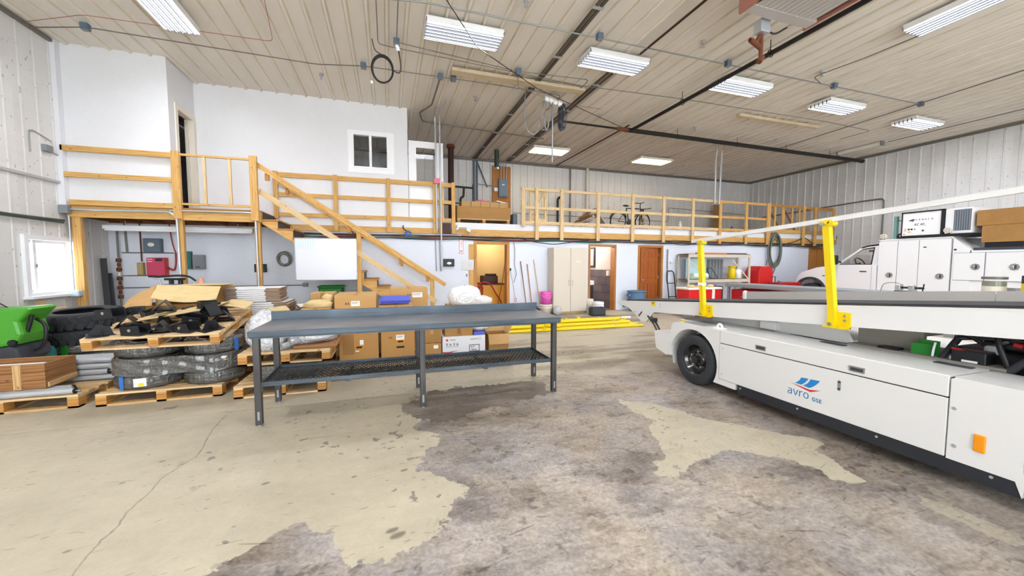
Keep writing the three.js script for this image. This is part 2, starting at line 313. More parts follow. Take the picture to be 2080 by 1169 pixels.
const floorT = tex(FWp, FHp, (u, v, i, j) => {
  const x = FX0 + u * FW, d = FD0 + v * FD;
  const n1 = fm(x, d, 1.7, 5, 101), n2 = fm(x, d, 14, 3, 121), lo = nz(x * 0.45, d * 0.6, 131);
  const jx = (fm(x, d, 5, 3, 141) - 0.5) * 0.17 + (fm(x, d, 24, 3, 145) - 0.5) * 0.075, jd = (fm(x, d, 5, 3, 151) - 0.5) * 0.17 + (fm(x, d, 24, 3, 155) - 0.5) * 0.075;
  let worn = look(wornM, x + jx, d + jd);
  worn = d > 4.4 ? worn * smooth(6.4, 4.2, d) * 0.5 : smooth(0.45, 0.55, worn);
  const pt = smooth(0.45, 0.55, look(patchM, x + jx * 0.7, d + jd * 0.7)), pt2 = smooth(0.3, 0.7, look(patch2M, x + jx, d + jd)) * 0.6;
  worn = Math.max(0, worn - pt - pt2);
  const st = fm(x * 0.6, d * 3.4, 2.2, 4, 161);
  const grit = fm(x, d, 75, 2, 165);
  let k = 24 * (n1 - 0.5) + 14 * (lo - 0.5) + 12 * (n2 - 0.5) + 14 * (st - 0.5) + 10 * (grit - 0.5), r = 207 + k, g = 198 + k, b = 176 + k * 0.9;
  const chip = smooth(0.715, 0.74, fm(x, d * 1.2, 15, 4, 167)) * smooth(0.52, 0.66, fm(x, d, 1.4, 3, 169)); r -= 62 * chip; g -= 60 * chip; b -= 46 * chip;
  if (worn > 0.01) {
    const sw = fm(x * 1.1 + d * 0.7, d * 0.9 - x * 0.25, 2.4, 5, 171), fine = fm(x + 0.3 * d, d * 2.2, 22, 3, 181), hue = fm(x, d, 2.6, 4, 191);
    let wr = 168 + 58 * (n1 - 0.5) + 56 * (sw - 0.5) + 36 * (fine - 0.5) + 18 * (lo - 0.5) + 44 * (grit - 0.5);
    wr -= 26 * smooth(0.56, 0.76, fm(x, d * 1.4, 2.6, 5, 211)) + 34 * smooth(0.68, 0.76, fm(x, d, 11, 4, 221)) + 14 * smooth(0.6, 0.7, fm(x * 0.7 + d * 0.3, d * 2.6, 5, 4, 225));
    const fleck = smooth(0.73, 0.77, fm(x, d, 7, 4, 231));
    let r2 = wr + 3 + 12 * (hue - 0.5), g2 = wr - 7, b2 = wr - 15 - 22 * (hue - 0.5);
    r2 = mix(r2, 206, fleck * 0.45); g2 = mix(g2, 197, fleck * 0.45); b2 = mix(b2, 174, fleck * 0.45);
    r = mix(r, r2, worn); g = mix(g, g2, worn); b = mix(b, b2, worn);
  }
  const oil = smooth(0.25, 0.8, look(oilM, x + jx * 1.4, d + jd * 1.4)) * (0.3 + 0.7 * smooth(0.36, 0.62, n1 * 0.5 + st * 0.5));
  r = mix(r, 92, oil * 0.62); g = mix(g, 83, oil * 0.62); b = mix(b, 75, oil * 0.62);
  if (d > 4.3) { const w2 = smooth(0.48, 0.7, fm(x * 0.5, d * 1.5, 1.5, 5, 241)) * smooth(-1.2, 1.8, x) * smooth(4.3, 5, d); r -= 46 * w2; g -= 47 * w2; b -= 44 * w2; }
  const c = crackAt(x + jx * 0.16, d);
  if (c < 0.007) { const q = (1 - c / 0.007) * (0.35 + 0.65 * n2); r -= 90 * q; g -= 90 * q; b -= 84 * q; }
  const m = marks[j * FWp + i]; r -= 120 * m; g -= 120 * m; b -= 114 * m;
  return [r, g, b];
});
floorT.wrapS = floorT.wrapT = THREE.MirroredRepeatWrapping;
M.floor = std('#d9d6d2', 0.5, 0, { map: floorT });
const floorUV = (g) => { g = prep(g); const p = g.attributes.position, uv = g.attributes.uv; for (let i = 0; i < p.count; i++) uv.setXY(i, (p.getX(i) - FX0) / FW, (-p.getZ(i) - FD0) / FD); return g; };
const floor = S('floor', null);
P(floor, 'slab', floorUV(B(-6.1, 17.7, -0.2, 0, -6.3, 4.466)), M.floor);
P(floor, 'slab', floorUV(B(-6.1, 17.7, -0.2, 0, 4.474, 15)), M.floor);
P(floor, 'joint_filler', B(-6.1, 17.7, -0.2, -0.006, 4.466, 4.474), M.conduitDark);

// ---------------------------------------------------------------- ribbed steel sheets for walls and ceiling
function ribSheet(w, h, pitch, first, rise = 0.022, foot = 0.032, top = 0.017) {
  const pr = [[0, 0]];
  for (let c = first; c < w - foot; c += pitch) if (c > foot) pr.push([c - foot, 0], [c - top, rise], [c + top, rise], [c + foot, 0]);
  pr.push([w, 0]);
  const pos = [], uv = [];
  for (let i = 1; i < pr.length; i++) {
    const [a, za] = pr[i - 1], [b, zb] = pr[i];
    pos.push(a, 0, za, b, 0, zb, b, h, zb, a, 0, za, b, h, zb, a, h, za);
    uv.push(a, 0, b, 0, b, h, a, 0, b, h, a, h);
  }
  const g = new THREE.BufferGeometry();
  g.setAttribute('position', new THREE.Float32BufferAttribute(pos, 3)); g.setAttribute('uv', new THREE.Float32BufferAttribute(uv, 2)); g.computeVertexNormals();
  return g;
}
const PITCH = 0.315, PW = 0.945, cache = {};
function sheetMesh(parent, w, h, mat, at, rot, first = PITCH / 2, rise = 0.022) {
  const k = [w.toFixed(3), h.toFixed(3), first.toFixed(3), rise].join();
  const m = shade(new THREE.Mesh((cache[k] ??= ribSheet(w, h, PITCH, first, rise)), mat));
  m.name = 'panel'; m.position.set(...at); m.rotation.set(...rot);
  parent.add(m);
}
// side: 'l' faces +x at x = c, 'r' faces -x, 'f' faces the viewer at d = c, 'n' faces away
function sheets(parent, side, c, a0, a1, y0, y1, mat = M.sheetWall) {
  const rise = side === 'l' ? 0.008 : 0.022;
  for (let a = a0; a < a1 - 0.02; a += PW) {
    const w = Math.min(PW, a1 - a), h = y1 - y0;
    if (side === 'l') sheetMesh(parent, w, h, mat, [c, y0, -a], [0, Math.PI / 2, 0], PITCH / 2, rise);
    if (side === 'r') sheetMesh(parent, w, h, mat, [c, y0, -(a + w)], [0, -Math.PI / 2, 0], PITCH / 2, rise);
    if (side === 'f') sheetMesh(parent, w, h, mat, [a, y0, -c], [0, 0, 0], PITCH / 2, rise);
    if (side === 'n') sheetMesh(parent, w, h, mat, [a + w, y0, -c], [0, Math.PI, 0], PITCH / 2, rise);
  }
}
const wallL = S('wall_left', null);
P(wallL, 'wall_core', [B(-6.05, -5.83, 0, H, -6.2, 8.62), B(-6.05, -5.83, 0, H, 9.72, 15), B(-6.05, -5.83, 0, 0.97, 8.62, 9.72), B(-6.05, -5.83, 1.98, H, 8.62, 9.72)], M.whiteMatt);
sheets(wallL, 'l', -5.82, 8.62 - PW * 15, 8.62, 0, 3.0);
sheets(wallL, 'l', -5.82, 8.62, 9.72, 0, 0.97); sheets(wallL, 'l', -5.82, 8.62, 9.72, 1.98, 3.0);
sheets(wallL, 'l', -5.82, 9.72, 10.7, 0, 3.0);
sheets(wallL, 'l', -5.8, 8.62 - PW * 15, 9.6, 3.03, H);
P(wallL, 'flashing', B(-5.83, -5.77, 2.99, 3.035, -6, 10.6), M.galv);
P(wallL, 'corner_flashing', B(-5.82, -5.72, 2.6, H, 9.42, 9.56), M.whiteMatt);
const wallR = S('wall_right', null);
P(wallR, 'wall_core', B(17.44, 17.65, 0, H, -6.2, 15), M.whiteMatt);
sheets(wallR, 'r', 17.42, 14.75 - PW * 22, 14.75, 0, H);
const wallF = S('wall_back', null);
P(wallF, 'wall_core', B(-6, 17.6, 0, H, 14.78, 15), M.whiteMatt);
sheets(wallF, 'f', 14.76, 0.6, 17.42, 2.6, H);
const wallN = S('wall_front', null);
// two glazed overhead doors behind the viewer let the daylight in
P(wallN, 'wall_core', [B(-6, -4.2, 0, H, -6.25, -6.05), B(1.8, 5.0, 0, H, -6.25, -6.05), B(11, 17.6, 0, H, -6.25, -6.05), B(-4.2, 1.8, 4.5, H, -6.25, -6.05), B(5, 11, 4.5, H, -6.25, -6.05)], M.whiteMatt);
sheets(wallN, 'n', -6.03, -5.8, -4.2, 0, H); sheets(wallN, 'n', -6.03, 1.8, 5, 0, H); sheets(wallN, 'n', -6.03, 11, 17.4, 0, H); sheets(wallN, 'n', -6.03, -4.2, 1.8, 4.5, H); sheets(wallN, 'n', -6.03, 5, 11, 4.5, H);
for (const [n, a] of [['door_4', -4.2], ['door_5', 5]]) {
  const o = S(n, null), bars = [];
  for (let k = 0; k <= 6; k++) bars.push(B(a + k - 0.04, a + k + 0.04, 0, 4.5, -6.16, -6.1));
  for (let k = 0; k <= 6; k++) bars.push(B(a, a + 6, k * 0.74, k * 0.74 + 0.07, -6.16, -6.1));
  P(o, 'door_frame', bars, M.aluminium);
  for (let i = 0; i < 6; i++) for (let j = 0; j < 6; j++) P(o, 'pane', B(a + i + 0.04, a + i + 0.96, j * 0.74 + 0.07, j * 0.74 + 0.74, -6.132, -6.128), M.glass);
}
const ceiling = S('ceiling', null);
P(ceiling, 'roof_deck', B(-6.1, 17.7, H + 0.03, H + 0.25, -6.3, 15), M.whiteMatt);
for (let x = -2.78 - PITCH / 2 - PW * 4; x < 17.4; x += PW) {
  const x0 = Math.max(x, -5.82), w = Math.min(x + PW, 17.44) - x0;
  if (w > 0.05) sheetMesh(ceiling, w, 20.8, M.sheetCeil, [x0, H, -14.78], [Math.PI / 2, 0, 0], x + PITCH / 2 - x0, 0.036);
}
S('trim_1', B(-5.8, 17.4, H - 0.1, H - 0.02, 14.66, 14.74), M.conduitDark);
S('trim_2', B(17.32, 17.4, H - 0.09, H - 0.02, -6, 14.7), M.conduitDark);
S('trim_3', B(-5.8, -5.74, H - 0.07, H - 0.02, -6, 9.5), M.conduitDark);

// ---------------------------------------------------------------- window in the ribbed side wall
const win1 = S('window_1', null);
P(win1, 'window_frame', [B(-5.98, -5.77, 0.94, 1.0, 8.58, 9.76), B(-5.98, -5.77, 1.92, 2.0, 8.58, 9.76), B(-5.98, -5.77, 1.0, 1.92, 8.58, 8.66), B(-5.98, -5.77, 1.0, 1.92, 9.66, 9.76)], M.vinyl);
P(win1, 'window_sill', RB(-5.86, -5.7, 0.9, 0.95, 8.55, 9.8, 0.01), M.vinyl);
for (const [a, b, x] of [[8.66, 9.0, -5.95], [8.94, 9.66, -5.91]]) {
  const s = P(win1, 'sash', [B(x - 0.03, x, 1.0, 1.05, a, b), B(x - 0.03, x, 1.87, 1.92, a, b), B(x - 0.03, x, 1.05, 1.87, a, a + 0.06), B(x - 0.03, x, 1.05, 1.87, b - 0.06, b)], M.vinyl);
  P(s, 'pane', B(x - 0.018, x - 0.012, 1.05, 1.87, a + 0.06, b - 0.06), M.glass);
}
P(win1, 'latch', RB(-5.91, -5.89, 1.44, 1.5, 8.95, 8.99, 0.005), M.grey);

// outside the window: snow and the side of a white building
S('ground_snow', B(-30, -6.3, -0.4, -0.2, -10, 30), M.white);
{ const nb = T('neighbour_building', 'white clapboard building seen faintly through the side window', 'building', [-10.5, -0.2, 9]); P(nb, 'wall', B(-14, -10.4, -0.2, 4.5, 2, 22), M.whiteMatt); for (let k = 0; k < 12; k++) P(nb, 'clapboard', beam([-10.38, -0.02 + k * 0.3, 2], [-10.38, -0.02 + k * 0.3, 22], 0.03, 0.29, 0.08), M.whiteMatt); P(nb, 'window', B(-10.36, -10.33, 1.4, 2.3, 15, 16), M.grey); }

// ---------------------------------------------------------------- block wall under the loft, with its doorways
const ZW = 10.7, blockWall = S('wall_block', null);
const doorways = [[2.4, 3.33, 2.09], [6.07, 6.98, 2.07], [7.92, 8.8, 2.06], [15.86, 16.9, 2.14]];
{
  const gs = []; let x = -5.82;
  for (const [a, b, t] of doorways) { gs.push(B(x, a, 0, 2.5, ZW, ZW + 0.2), B(a, b, t, 2.5, ZW, ZW + 0.2)); x = b; }
  gs.push(B(x, 17.42, 0, 2.5, ZW, ZW + 0.2));
  P(blockWall, 'masonry', gs, M.block);
}
// casings
const casing = (n, [a, b, t], mat, w = 0.07) => S(n, [B(a - w, a + 0.015, 0, t + w, ZW - 0.02, ZW + 0.22), B(b - 0.015, b + w, 0, t + w, ZW - 0.02, ZW + 0.22), B(a + 0.015, b - 0.015, t - 0.015, t + w, ZW - 0.02, ZW + 0.22)], mat);
casing('trim_4', doorways[0], M.casing); casing('trim_5', doorways[1], M.doorPale, 0.05); casing('trim_6', doorways[2], M.doorPale, 0.06); casing('trim_7', doorways[3], M.doorPale, 0.05);
S('trim_8', B(2.18, 2.33, 0, 2.06, ZW - 0.015, ZW), M.pine);
// rooms behind the doorways
M.tanWall = std('#d9c594', 0.7, 0, { map: grimeT }); M.greyWall = std('#c9c7c6', 0.7, 0, { map: grimeT });
S('wall_store', [B(2.0, 2.1, 0, 2.5, 10.9, 13), B(4.3, 4.4, 0, 2.5, 10.9, 13), B(2.0, 4.4, 0, 2.5, 13, 13.1)], M.tanWall);
S('wall_washroom', [B(5.6, 5.7, 0, 2.5, 10.9, 13.4), B(7.07, 7.17, 0, 2.5, 10.9, 13.4), B(5.6, 7.17, 0, 2.5, 13.3, 13.4)], M.greyWall);
S('wall_passage', [B(7.6, 7.7, 0, 2.5, 10.9, 13), B(9.1, 9.2, 0, 2.5, 10.9, 13), B(7.6, 9.2, 0, 2.5, 12.9, 13)], M.greyWall);
const tileM = [std('#5c5660', 0.35), std('#544f58', 0.35), std('#635c66', 0.38)];
const tiles = S('wall_tiles', B(7.045, 7.07, 0, 1.3, 10.9, 13.3), std('#8d878d', 0.8));
for (let r = 0; r < 5; r++) for (let k = 0; k < 4; k++) { const t0 = 10.92 + k * 0.6 - (r % 2) * 0.3; P(tiles, 'tile', B(7.03, 7.046, r * 0.262 + 0.004, r * 0.262 + 0.256, Math.max(10.91, t0), t0 + 0.594), tileM[(r * 2 + k) % 3]); }
// six-panel door, ajar
const door3 = S('door_1', null);
{
  const x0 = 7.96, x1 = 8.74, t = 2.04, dd = 10.78, y = [0.02, 0.2, 0.84, 0.98, 1.6, 1.72, 1.96];
  const fr = [B(x0, x1, 0.01, t, dd + 0.014, dd + 0.034)];
  const st = [[x0, x0 + 0.11], [(x0 + x1) / 2 - 0.05, (x0 + x1) / 2 + 0.05], [x1 - 0.11, x1]];
  for (const [a, b] of st) fr.push(B(a, b, 0.01, t, dd, dd + 0.014));
  for (const [a, b] of [[0.01, 0.2], [0.84, 0.98], [1.6, 1.7], [1.93, t]]) for (const [c, e] of [[st[0][1], st[1][0]], [st[1][1], st[2][0]]]) fr.push(B(c, e, a, b, dd, dd + 0.014));
  const leaf = P(door3, 'door_leaf', fr.map((g) => turnAbout(g, [x1, 0, dd], rad(7))), M.door);
  for (const [a, b] of [[0.24, 0.8], [1.02, 1.56], [1.73, 1.9]]) for (const [c, e] of [[st[0][1] + 0.035, st[1][0] - 0.035], [st[1][1] + 0.035, st[2][0] - 0.035]]) P(leaf, 'raised_panel', turnAbout(RB(c, e, a, b, dd + 0.004, dd + 0.016, 0.008), [x1, 0, dd], rad(7)), M.door);
  P(leaf, 'knob', [turnAbout(ball([x0 + 0.06, 0.97, dd - 0.05], 0.028), [x1, 0, dd], rad(7)), turnAbout(cyl([x0 + 0.06, 0.97, dd - 0.04], [x0 + 0.06, 0.97, dd], 0.014), [x1, 0, dd], rad(7))], M.steel);
  for (const yy of [0.3, 1.0, 1.75]) P(leaf, 'hinge', B(x1 - 0.005, x1 + 0.03, yy, yy + 0.1, dd - 0.01, dd + 0.004), M.steel);
}
const door4 = S('door_2', null);
P(door4, 'door_leaf', [B(15.88, 16.36, 0.01, 2.12, 10.76, 10.8), B(16.38, 16.88, 0.01, 2.12, 10.76, 10.8)], M.ply);
P(door4, 'pull_plate', B(15.95, 16.05, 1.3, 1.55, 10.745, 10.76), M.doorPale);

// ---------------------------------------------------------------- loft deck and upper office
const loft = S('floor_loft', null);
P(loft, 'deck', B(-5.8, 17.4, 2.5, 2.64, 10.7, 14.76), M.joist);
P(loft, 'edge_board', B(-4.1, 17.3, 2.475, 2.66, 10.67, 10.7), M.whiteMatt);
const offWall = S('wall_office', null);
const y0 = 2.64;
P(offWall, 'drywall', [
  B(-5.8, -4.12, y0, H, 9.54, 9.64),                                                           // bump-out front
  B(-4.22, -4.12, 4.72, H, 9.64, 10.65), B(-4.22, -4.12, y0, 4.72, 9.64, 9.86), B(-4.22, -4.12, y0, 4.72, 10.55, 10.65),   // return with its doorway
  B(-4.12, -0.8, 2.47, H, 10.65, 10.75), B(0.04, 0.55, 2.47, H, 10.65, 10.75), B(-0.8, 0.04, 2.47, 3.98, 10.65, 10.75), B(-0.8, 0.04, 4.81, H, 10.65, 10.75),
  B(0.45, 0.55, 4.75, H, 10.75, 14.76), B(0.45, 0.55, y0, 4.75, 11.72, 14.76),
], M.drywall);
S('trim_9', [B(-4.24, -4.1, y0, 4.82, 9.77, 9.87), B(-4.24, -4.1, y0, 4.82, 10.54, 10.64), B(-4.24, -4.1, 4.71, 4.82, 9.87, 10.54), B(-4.26, -4.2, y0, 4.71, 10.5, 10.54)], M.cream);
const win2 = S('window_2', null);
P(win2, 'window_trim', [B(-0.92, 0.2, 3.84, 3.96, 10.63, 10.65), B(-0.92, 0.2, 4.83, 4.9, 10.63, 10.65), B(-0.92, -0.82, 3.96, 4.83, 10.63, 10.65), B(0.06, 0.2, 3.96, 4.83, 10.63, 10.65)], M.vinyl);
P(win2, 'window_frame', [B(-0.82, 0.06, 3.96, 4.0, 10.62, 10.75), B(-0.82, 0.06, 4.79, 4.83, 10.62, 10.75), B(-0.82, -0.78, 4.0, 4.79, 10.62, 10.75), B(0.02, 0.06, 4.0, 4.79, 10.62, 10.75), B(-0.41, -0.35, 4.0, 4.79, 10.63, 10.7)], M.vinyl);
for (const [a, b] of [[-0.78, -0.41], [-0.35, 0.02]]) P(win2, 'pane', B(a, b, 4.0, 4.79, 10.68, 10.686), M.glass);
// glazed office door standing open along the loft edge
const door5 = S('door_3', null);
{
  const a = 0.57, b = 1.49, f = 10.72, e = 10.76;
  const leaf = P(door5, 'door_leaf', [B(a, a + 0.2, y0 + 0.02, 4.8, f, e), B(b - 0.2, b, y0 + 0.02, 4.8, f, e), B(a + 0.2, b - 0.2, y0 + 0.02, 3.72, f, e), B(a + 0.2, b - 0.2, 4.63, 4.8, f, e)], M.vinyl);
  P(leaf, 'pane', B(a + 0.2, b - 0.2, 3.72, 4.63, f + 0.015, f + 0.021), M.glass);
  P(leaf, 'lower_panel', RB(a + 0.14, b - 0.14, 2.85, 3.55, f - 0.008, f + 0.01, 0.006), M.vinyl);
}

// ---------------------------------------------------------------- landing at the head of the stairs
const land = T('landing', 'raised wooden landing on posts between ribbed wall and staircase', 'landing', [-4.2, 0, 10]);
P(land, 'deck', B(-5.75, -2.58, 2.6, 2.64, 9.5, 10.64), M.oldWood);
P(land, 'rim_beam', B(-5.75, -2.58, 2.39, 2.6, 9.48, 9.53), M.pine);
P(land, 'edge_beam', B(-2.63, -2.58, 2.39, 2.6, 9.53, 10.64), M.pine);
P(land, 'ledger', B(-5.75, -2.63, 2.39, 2.6, 10.6, 10.64), M.joist);
for (let k = 0; k < 8; k++) P(land, 'joist', B(-5.6 + k * 0.4, -5.56 + k * 0.4, 2.39, 2.6, 9.53, 10.6), M.joist);
for (const [x, w] of [[-5.64, 0.13], [-4.02, 0.1], [-2.66, 0.1]]) P(land, 'post', RB(x - w / 2, x + w / 2, 0, 2.39, 9.5, 9.6, 0.006), M.pine);
const lr = T('landing_railing', 'golden wooden railing on the landing below the office doorway', 'railing', [-4.2, 2.4, 9.5]);
P(lr, 'top_rail', B(-5.75, -4.08, 3.61, 3.71, 9.42, 9.47), M.pine);
P(lr, 'middle_rail', B(-5.72, -4.08, 3.13, 3.22, 9.42, 9.47), M.pine);
P(lr, 'bottom_rail', B(-5.68, -4.0, 2.61, 2.71, 9.43, 9.48), M.pine);
P(lr, 'post', RB(-4.08, -3.94, 2.41, 3.75, 9.41, 9.48, 0.006), M.pine);
P(lr, 'top_rail', B(-3.94, -2.74, 3.67, 3.71, 9.43, 9.48), M.pine);
P(lr, 'bottom_rail', B(-3.94, -2.74, 2.69, 2.73, 9.43, 9.48), M.pine);
for (const x of [-3.54, -3.1]) P(lr, 'baluster', B(x - 0.025, x + 0.025, 2.73, 3.67, 9.44, 9.48), M.paleWood);
P(lr, 'newel_post', RB(-2.74, -2.6, 2.41, 3.77, 9.41, 9.48, 0.008), M.pine);

// ---------------------------------------------------------------- staircase
{
  const st = T('staircase', 'open wooden staircase climbing along the white wall to landing', 'staircase', [-0.7, 0, 10.1]);
  const n = 13, rise = 2.64 / 14, run = 0.29, X0 = -2.58;
  const saw = [[X0, 2.64]];
  for (let k = 1; k <= n; k++) saw.push([X0 + run * (k - 1), 2.62 - rise * k + 0], [X0 + run * k, 2.62 - rise * k]);
  saw.push([X0 + run * n, 0], [X0 + run * (n - 1), 0], [X0 + 0.1, 2.3], [X0, 2.36]);
  saw[0] = [X0, 2.62];
  for (const d of [9.58, 10.08, 10.58]) P(st, 'stringer', ext(saw, 'xy', d, d + 0.04), M.pine);
  for (let k = 1; k <= n; k++) {
    const y = 2.62 - rise * k, x = X0 + run * (k - 1);
    P(st, 'tread', RB(x - 0.01, x + run + 0.03, y, y + 0.035, 9.56, 10.64, 0.006), M.oldWood);
    P(st, 'riser', B(x - 0.012, x + 0.006, y + 0.03, y + rise, 9.6, 10.63), M.darkGrey);
  }
  const s = (0.99 - 3.62) / (1.33 + 2.64), hy = (x) => 3.62 + s * (x + 2.64);
  P(st, 'handrail', beam([-2.66, hy(-2.66), 9.53], [1.35, hy(1.35), 9.53], 0.045, 0.1), M.pine);
  P(st, 'middle_rail', beam([-2.62, 3.07, 9.555], [1.12, 0.56, 9.555], 0.025, 0.12), M.paleWood);
  for (const x of [-0.64, 1.03]) P(st, 'post', RB(x - 0.05, x + 0.05, 0, hy(x) + 0.03, 9.55, 9.6, 0.005), M.pine);
  P(st, 'post', RB(-0.69, -0.6, 0.02, 1.32, 9.48, 9.55, 0.005), M.pine);
  const hw = P(st, 'wall_handrail', beam([-2.5, hy(-2.5) - 0.05, 10.56], [1.1, hy(1.1) - 0.05, 10.56], 0.04, 0.07), M.pine);
  for (const x of [-2.3, -0.9, 0.35]) P(hw, 'bracket', B(x - 0.03, x + 0.03, hy(x) - 0.2, hy(x) - 0.07, 10.54, 10.65), M.oldWood);
  for (const x of [-2.45, -0.85, 0.28, 0.92]) P(st, 'rail_block', B(x - 0.04, x + 0.04, hy(x) - 0.2, hy(x) - 0.05, 9.53, 9.58), M.oldWood);
}

// ---------------------------------------------------------------- loft railings
{
  const A = T('loft_railing', 'golden three-rail wooden guard along loft in front of office window', 'railing', [-0.4, 2.3, 10.62]);
  P(A, 'fascia', B(-2.5, 2.0, 2.33, 2.475, 10.64, 10.7), M.pine);
  for (const x of [-2.55, -1.23, 0.04, 1.24, 1.4, 1.74]) P(A, 'post', RB(x - 0.05, x + 0.05, x < -2 ? 2.6 : 2.33, 3.73, 10.56, 10.6, 0.005), M.pine);
  for (const [a, b] of [[3.6, 3.715], [3.14, 3.235], [2.66, 2.755]]) P(A, 'rail', B(-2.58, 1.74, a, b, 10.6, 10.64), M.pine);
  const Bq = T('loft_railing', 'long pale three-rail wooden guard along open loft before bicycles', 'railing', [8.6, 2.3, 10.62]);
  P(Bq, 'fascia', B(2.0, 17.3, 2.29, 2.475, 10.64, 10.7), M.pine);
  for (const x of [3.79, 4.22, 5.03, 6.28, 7.55, 8.76, 9.97, 11.17, 12.38, 13.46]) P(Bq, 'post', RB(x - (x > 13 ? 0.09 : 0.055), x + (x > 13 ? 0.09 : 0.055), x < 4 ? 2.6 : 2.22, 3.74, 10.56, 10.6, 0.005), x > 11 ? M.pine : M.paleWood);
  for (const [a, b] of [[3.65, 3.735], [3.115, 3.2], [2.67, 2.765]]) { P(Bq, 'rail', B(3.74, 11.2, a, b, 10.6, 10.64), M.paleWood); P(Bq, 'rail', B(11.2, 13.5, a, b, 10.6, 10.64), M.pine); }
  const G = T('loft_gate', 'narrow pale wooden gate frame on loft beside the long guard', 'gate', [4.3, 2.7, 10.7]);
  P(G, 'gate_frame', [B(4.02, 4.1, 2.7, 3.73, 10.68, 10.72), B(4.5, 4.58, 2.7, 3.73, 10.68, 10.72), B(4.1, 4.5, 3.6, 3.7, 10.68, 10.72), B(4.1, 4.5, 3.1, 3.2, 10.68, 10.72), B(4.1, 4.5, 2.75, 2.85, 10.68, 10.72)], M.paleWood);
  P(G, 'brace', beam([4.12, 2.85, 10.7], [4.5, 3.6, 10.7], 0.03, 0.07), M.paleWood);
  const Gt = T('loft_gate', 'braced double wooden gate at loft end against ribbed wall', 'gate', [14.4, 2.4, 10.62]);
  P(Gt, 'top_rail', B(13.55, 15.2, 3.63, 3.72, 10.6, 10.64), M.oldWood);
  for (const [x, w] of [[13.84, 0.07], [14.27, 0.14], [14.73, 0.07], [15.12, 0.07]]) P(Gt, 'upright', B(x - w / 2, x + w / 2, 2.75, 3.66, 10.62, 10.66), M.pine);
  P(Gt, 'bottom_rail', B(13.55, 15.2, 2.66, 2.8, 10.61, 10.65), M.pine);
  for (const x of [13.6, 14.4]) P(Gt, 'brace', beam([x, 3.5, 10.66], [x + 0.6, 2.72, 10.66], 0.03, 0.06), M.joist);
  const Ge = T('loft_railing', 'short wooden guard beside ribbed wall above plain wooden door', 'railing', [16.2, 2.2, 10.6]);
  for (const x of [15.3, 15.93, 16.95]) P(Ge, 'post', RB(x - 0.07, x + 0.07, 2.2, 3.72, 10.56, 10.6, 0.005), M.pine);
  for (const [a, b] of [[3.6, 3.7], [2.66, 2.78]]) P(Ge, 'rail', B(15.3, 17.02, a, b, 10.6, 10.64), M.oldWood);
}

// ---------------------------------------------------------------- ceiling fluorescents
const tubeM = std('#ffffff', 0.4, 0, { emissive: new THREE.Color(0.98, 0.99, 1), emissiveIntensity: TUBE_GLOW });
const louvM = std('#5f6268', 0.6);
function area(t, x, y, d, w, l, power, color) { const a = new THREE.RectAreaLight(color, power, w, l); a.position.set(x - t.position.x, y - t.position.y, -d - t.position.z); a.rotation.x = -Math.PI / 2; a.castShadow = true; t.add(a); }
function highBay(x, d, along, label) {
  const [w, l] = along === 'x' ? [1.33, 0.55] : [0.52, 1.33], y = 5.46;
  const t = T('ceiling_light', label, 'ceiling light', [x, y, d], 'six-tube ceiling lights');
  const x0 = x - w / 2, x1 = x + w / 2, d0 = d - l / 2, d1 = d + l / 2;
  P(t, 'housing', [B(x0, x1, y + 0.06, y + 0.09, d0, d1), B(x0, x1, y, y + 0.06, d0, d0 + 0.012), B(x0, x1, y, y + 0.06, d1 - 0.012, d1), B(x0, x0 + 0.012, y, y + 0.06, d0, d1), B(x1 - 0.012, x1, y, y + 0.06, d0, d1)], M.white);
  for (let k = 0; k < 6; k++) {
    const q = (k + 0.5) / 6;
    P(t, 'tube', along === 'x' ? cyl([x0 + 0.03, y + 0.03, mix(d0 + 0.01, d1 - 0.01, q)], [x1 - 0.03, y + 0.03, mix(d0 + 0.01, d1 - 0.01, q)], 0.031, 0.031, 10) : cyl([mix(x0 + 0.01, x1 - 0.01, q), y + 0.03, d0 + 0.03], [mix(x0 + 0.01, x1 - 0.01, q), y + 0.03, d1 - 0.03], 0.031, 0.031, 10), tubeM);
    if (k) { const e = k / 6; P(t, 'reflector_ridge', along === 'x' ? B(x0, x1, y - 0.03, y + 0.06, mix(d0, d1, e) - 0.011, mix(d0, d1, e) + 0.011) : B(mix(x0, x1, e) - 0.01, mix(x0, x1, e) + 0.01, y - 0.03, y + 0.06, d0, d1), louvM); }
  }
  for (const sx of [0.2, 0.8]) P(t, 'hanger', cyl(along === 'x' ? [mix(x0, x1, sx), y + 0.09, d] : [x, y + 0.09, mix(d0, d1, sx)], along === 'x' ? [mix(x0, x1, sx), H, d] : [x, H, mix(d0, d1, sx)], 0.006), M.galv);
  area(t, x, y - 0.015, d, w - 0.04, l - 0.04, TUBE, '#f1f5ff');
  return t;
}
highBay(1.33, 6.83, 'x', 'six-tube ceiling light nearest the black cable coil'); highBay(4.34, 6.82, 'x', 'six-tube ceiling light between the two steel ceiling tracks'); highBay(7.66, 6.83, 'x', 'six-tube ceiling light at the black gas pipe');
highBay(10.95, 6.9, 'x', 'six-tube ceiling light below the hooked conduit loop'); highBay(14.45, 6.98, 'x', 'six-tube ceiling light closest to the ribbed side wall'); highBay(8.67, 3.68, 'd', 'six-tube ceiling light beyond the heater, set crosswise');
highBay(-3.27, 7.52, 'd', 'six-tube ceiling light above the office bump-out');
const unseen = 'six-tube ceiling light over the open shop floor behind the viewer';
for (const [x, d, a] of [[-3.27, 2.2, 'd'], [1.33, 1.6, 'x'], [13.6, 2.2, 'd'], [4.6, -2.4, 'x'], [-1.5, -3, 'x'], [10.5, -2.6, 'x']]) highBay(x, d, a, unseen);
const lensM = std('#ffffff', 0.5, 0, { emissive: new THREE.Color(1, 0.93, 0.62), emissiveIntensity: 1.1 });
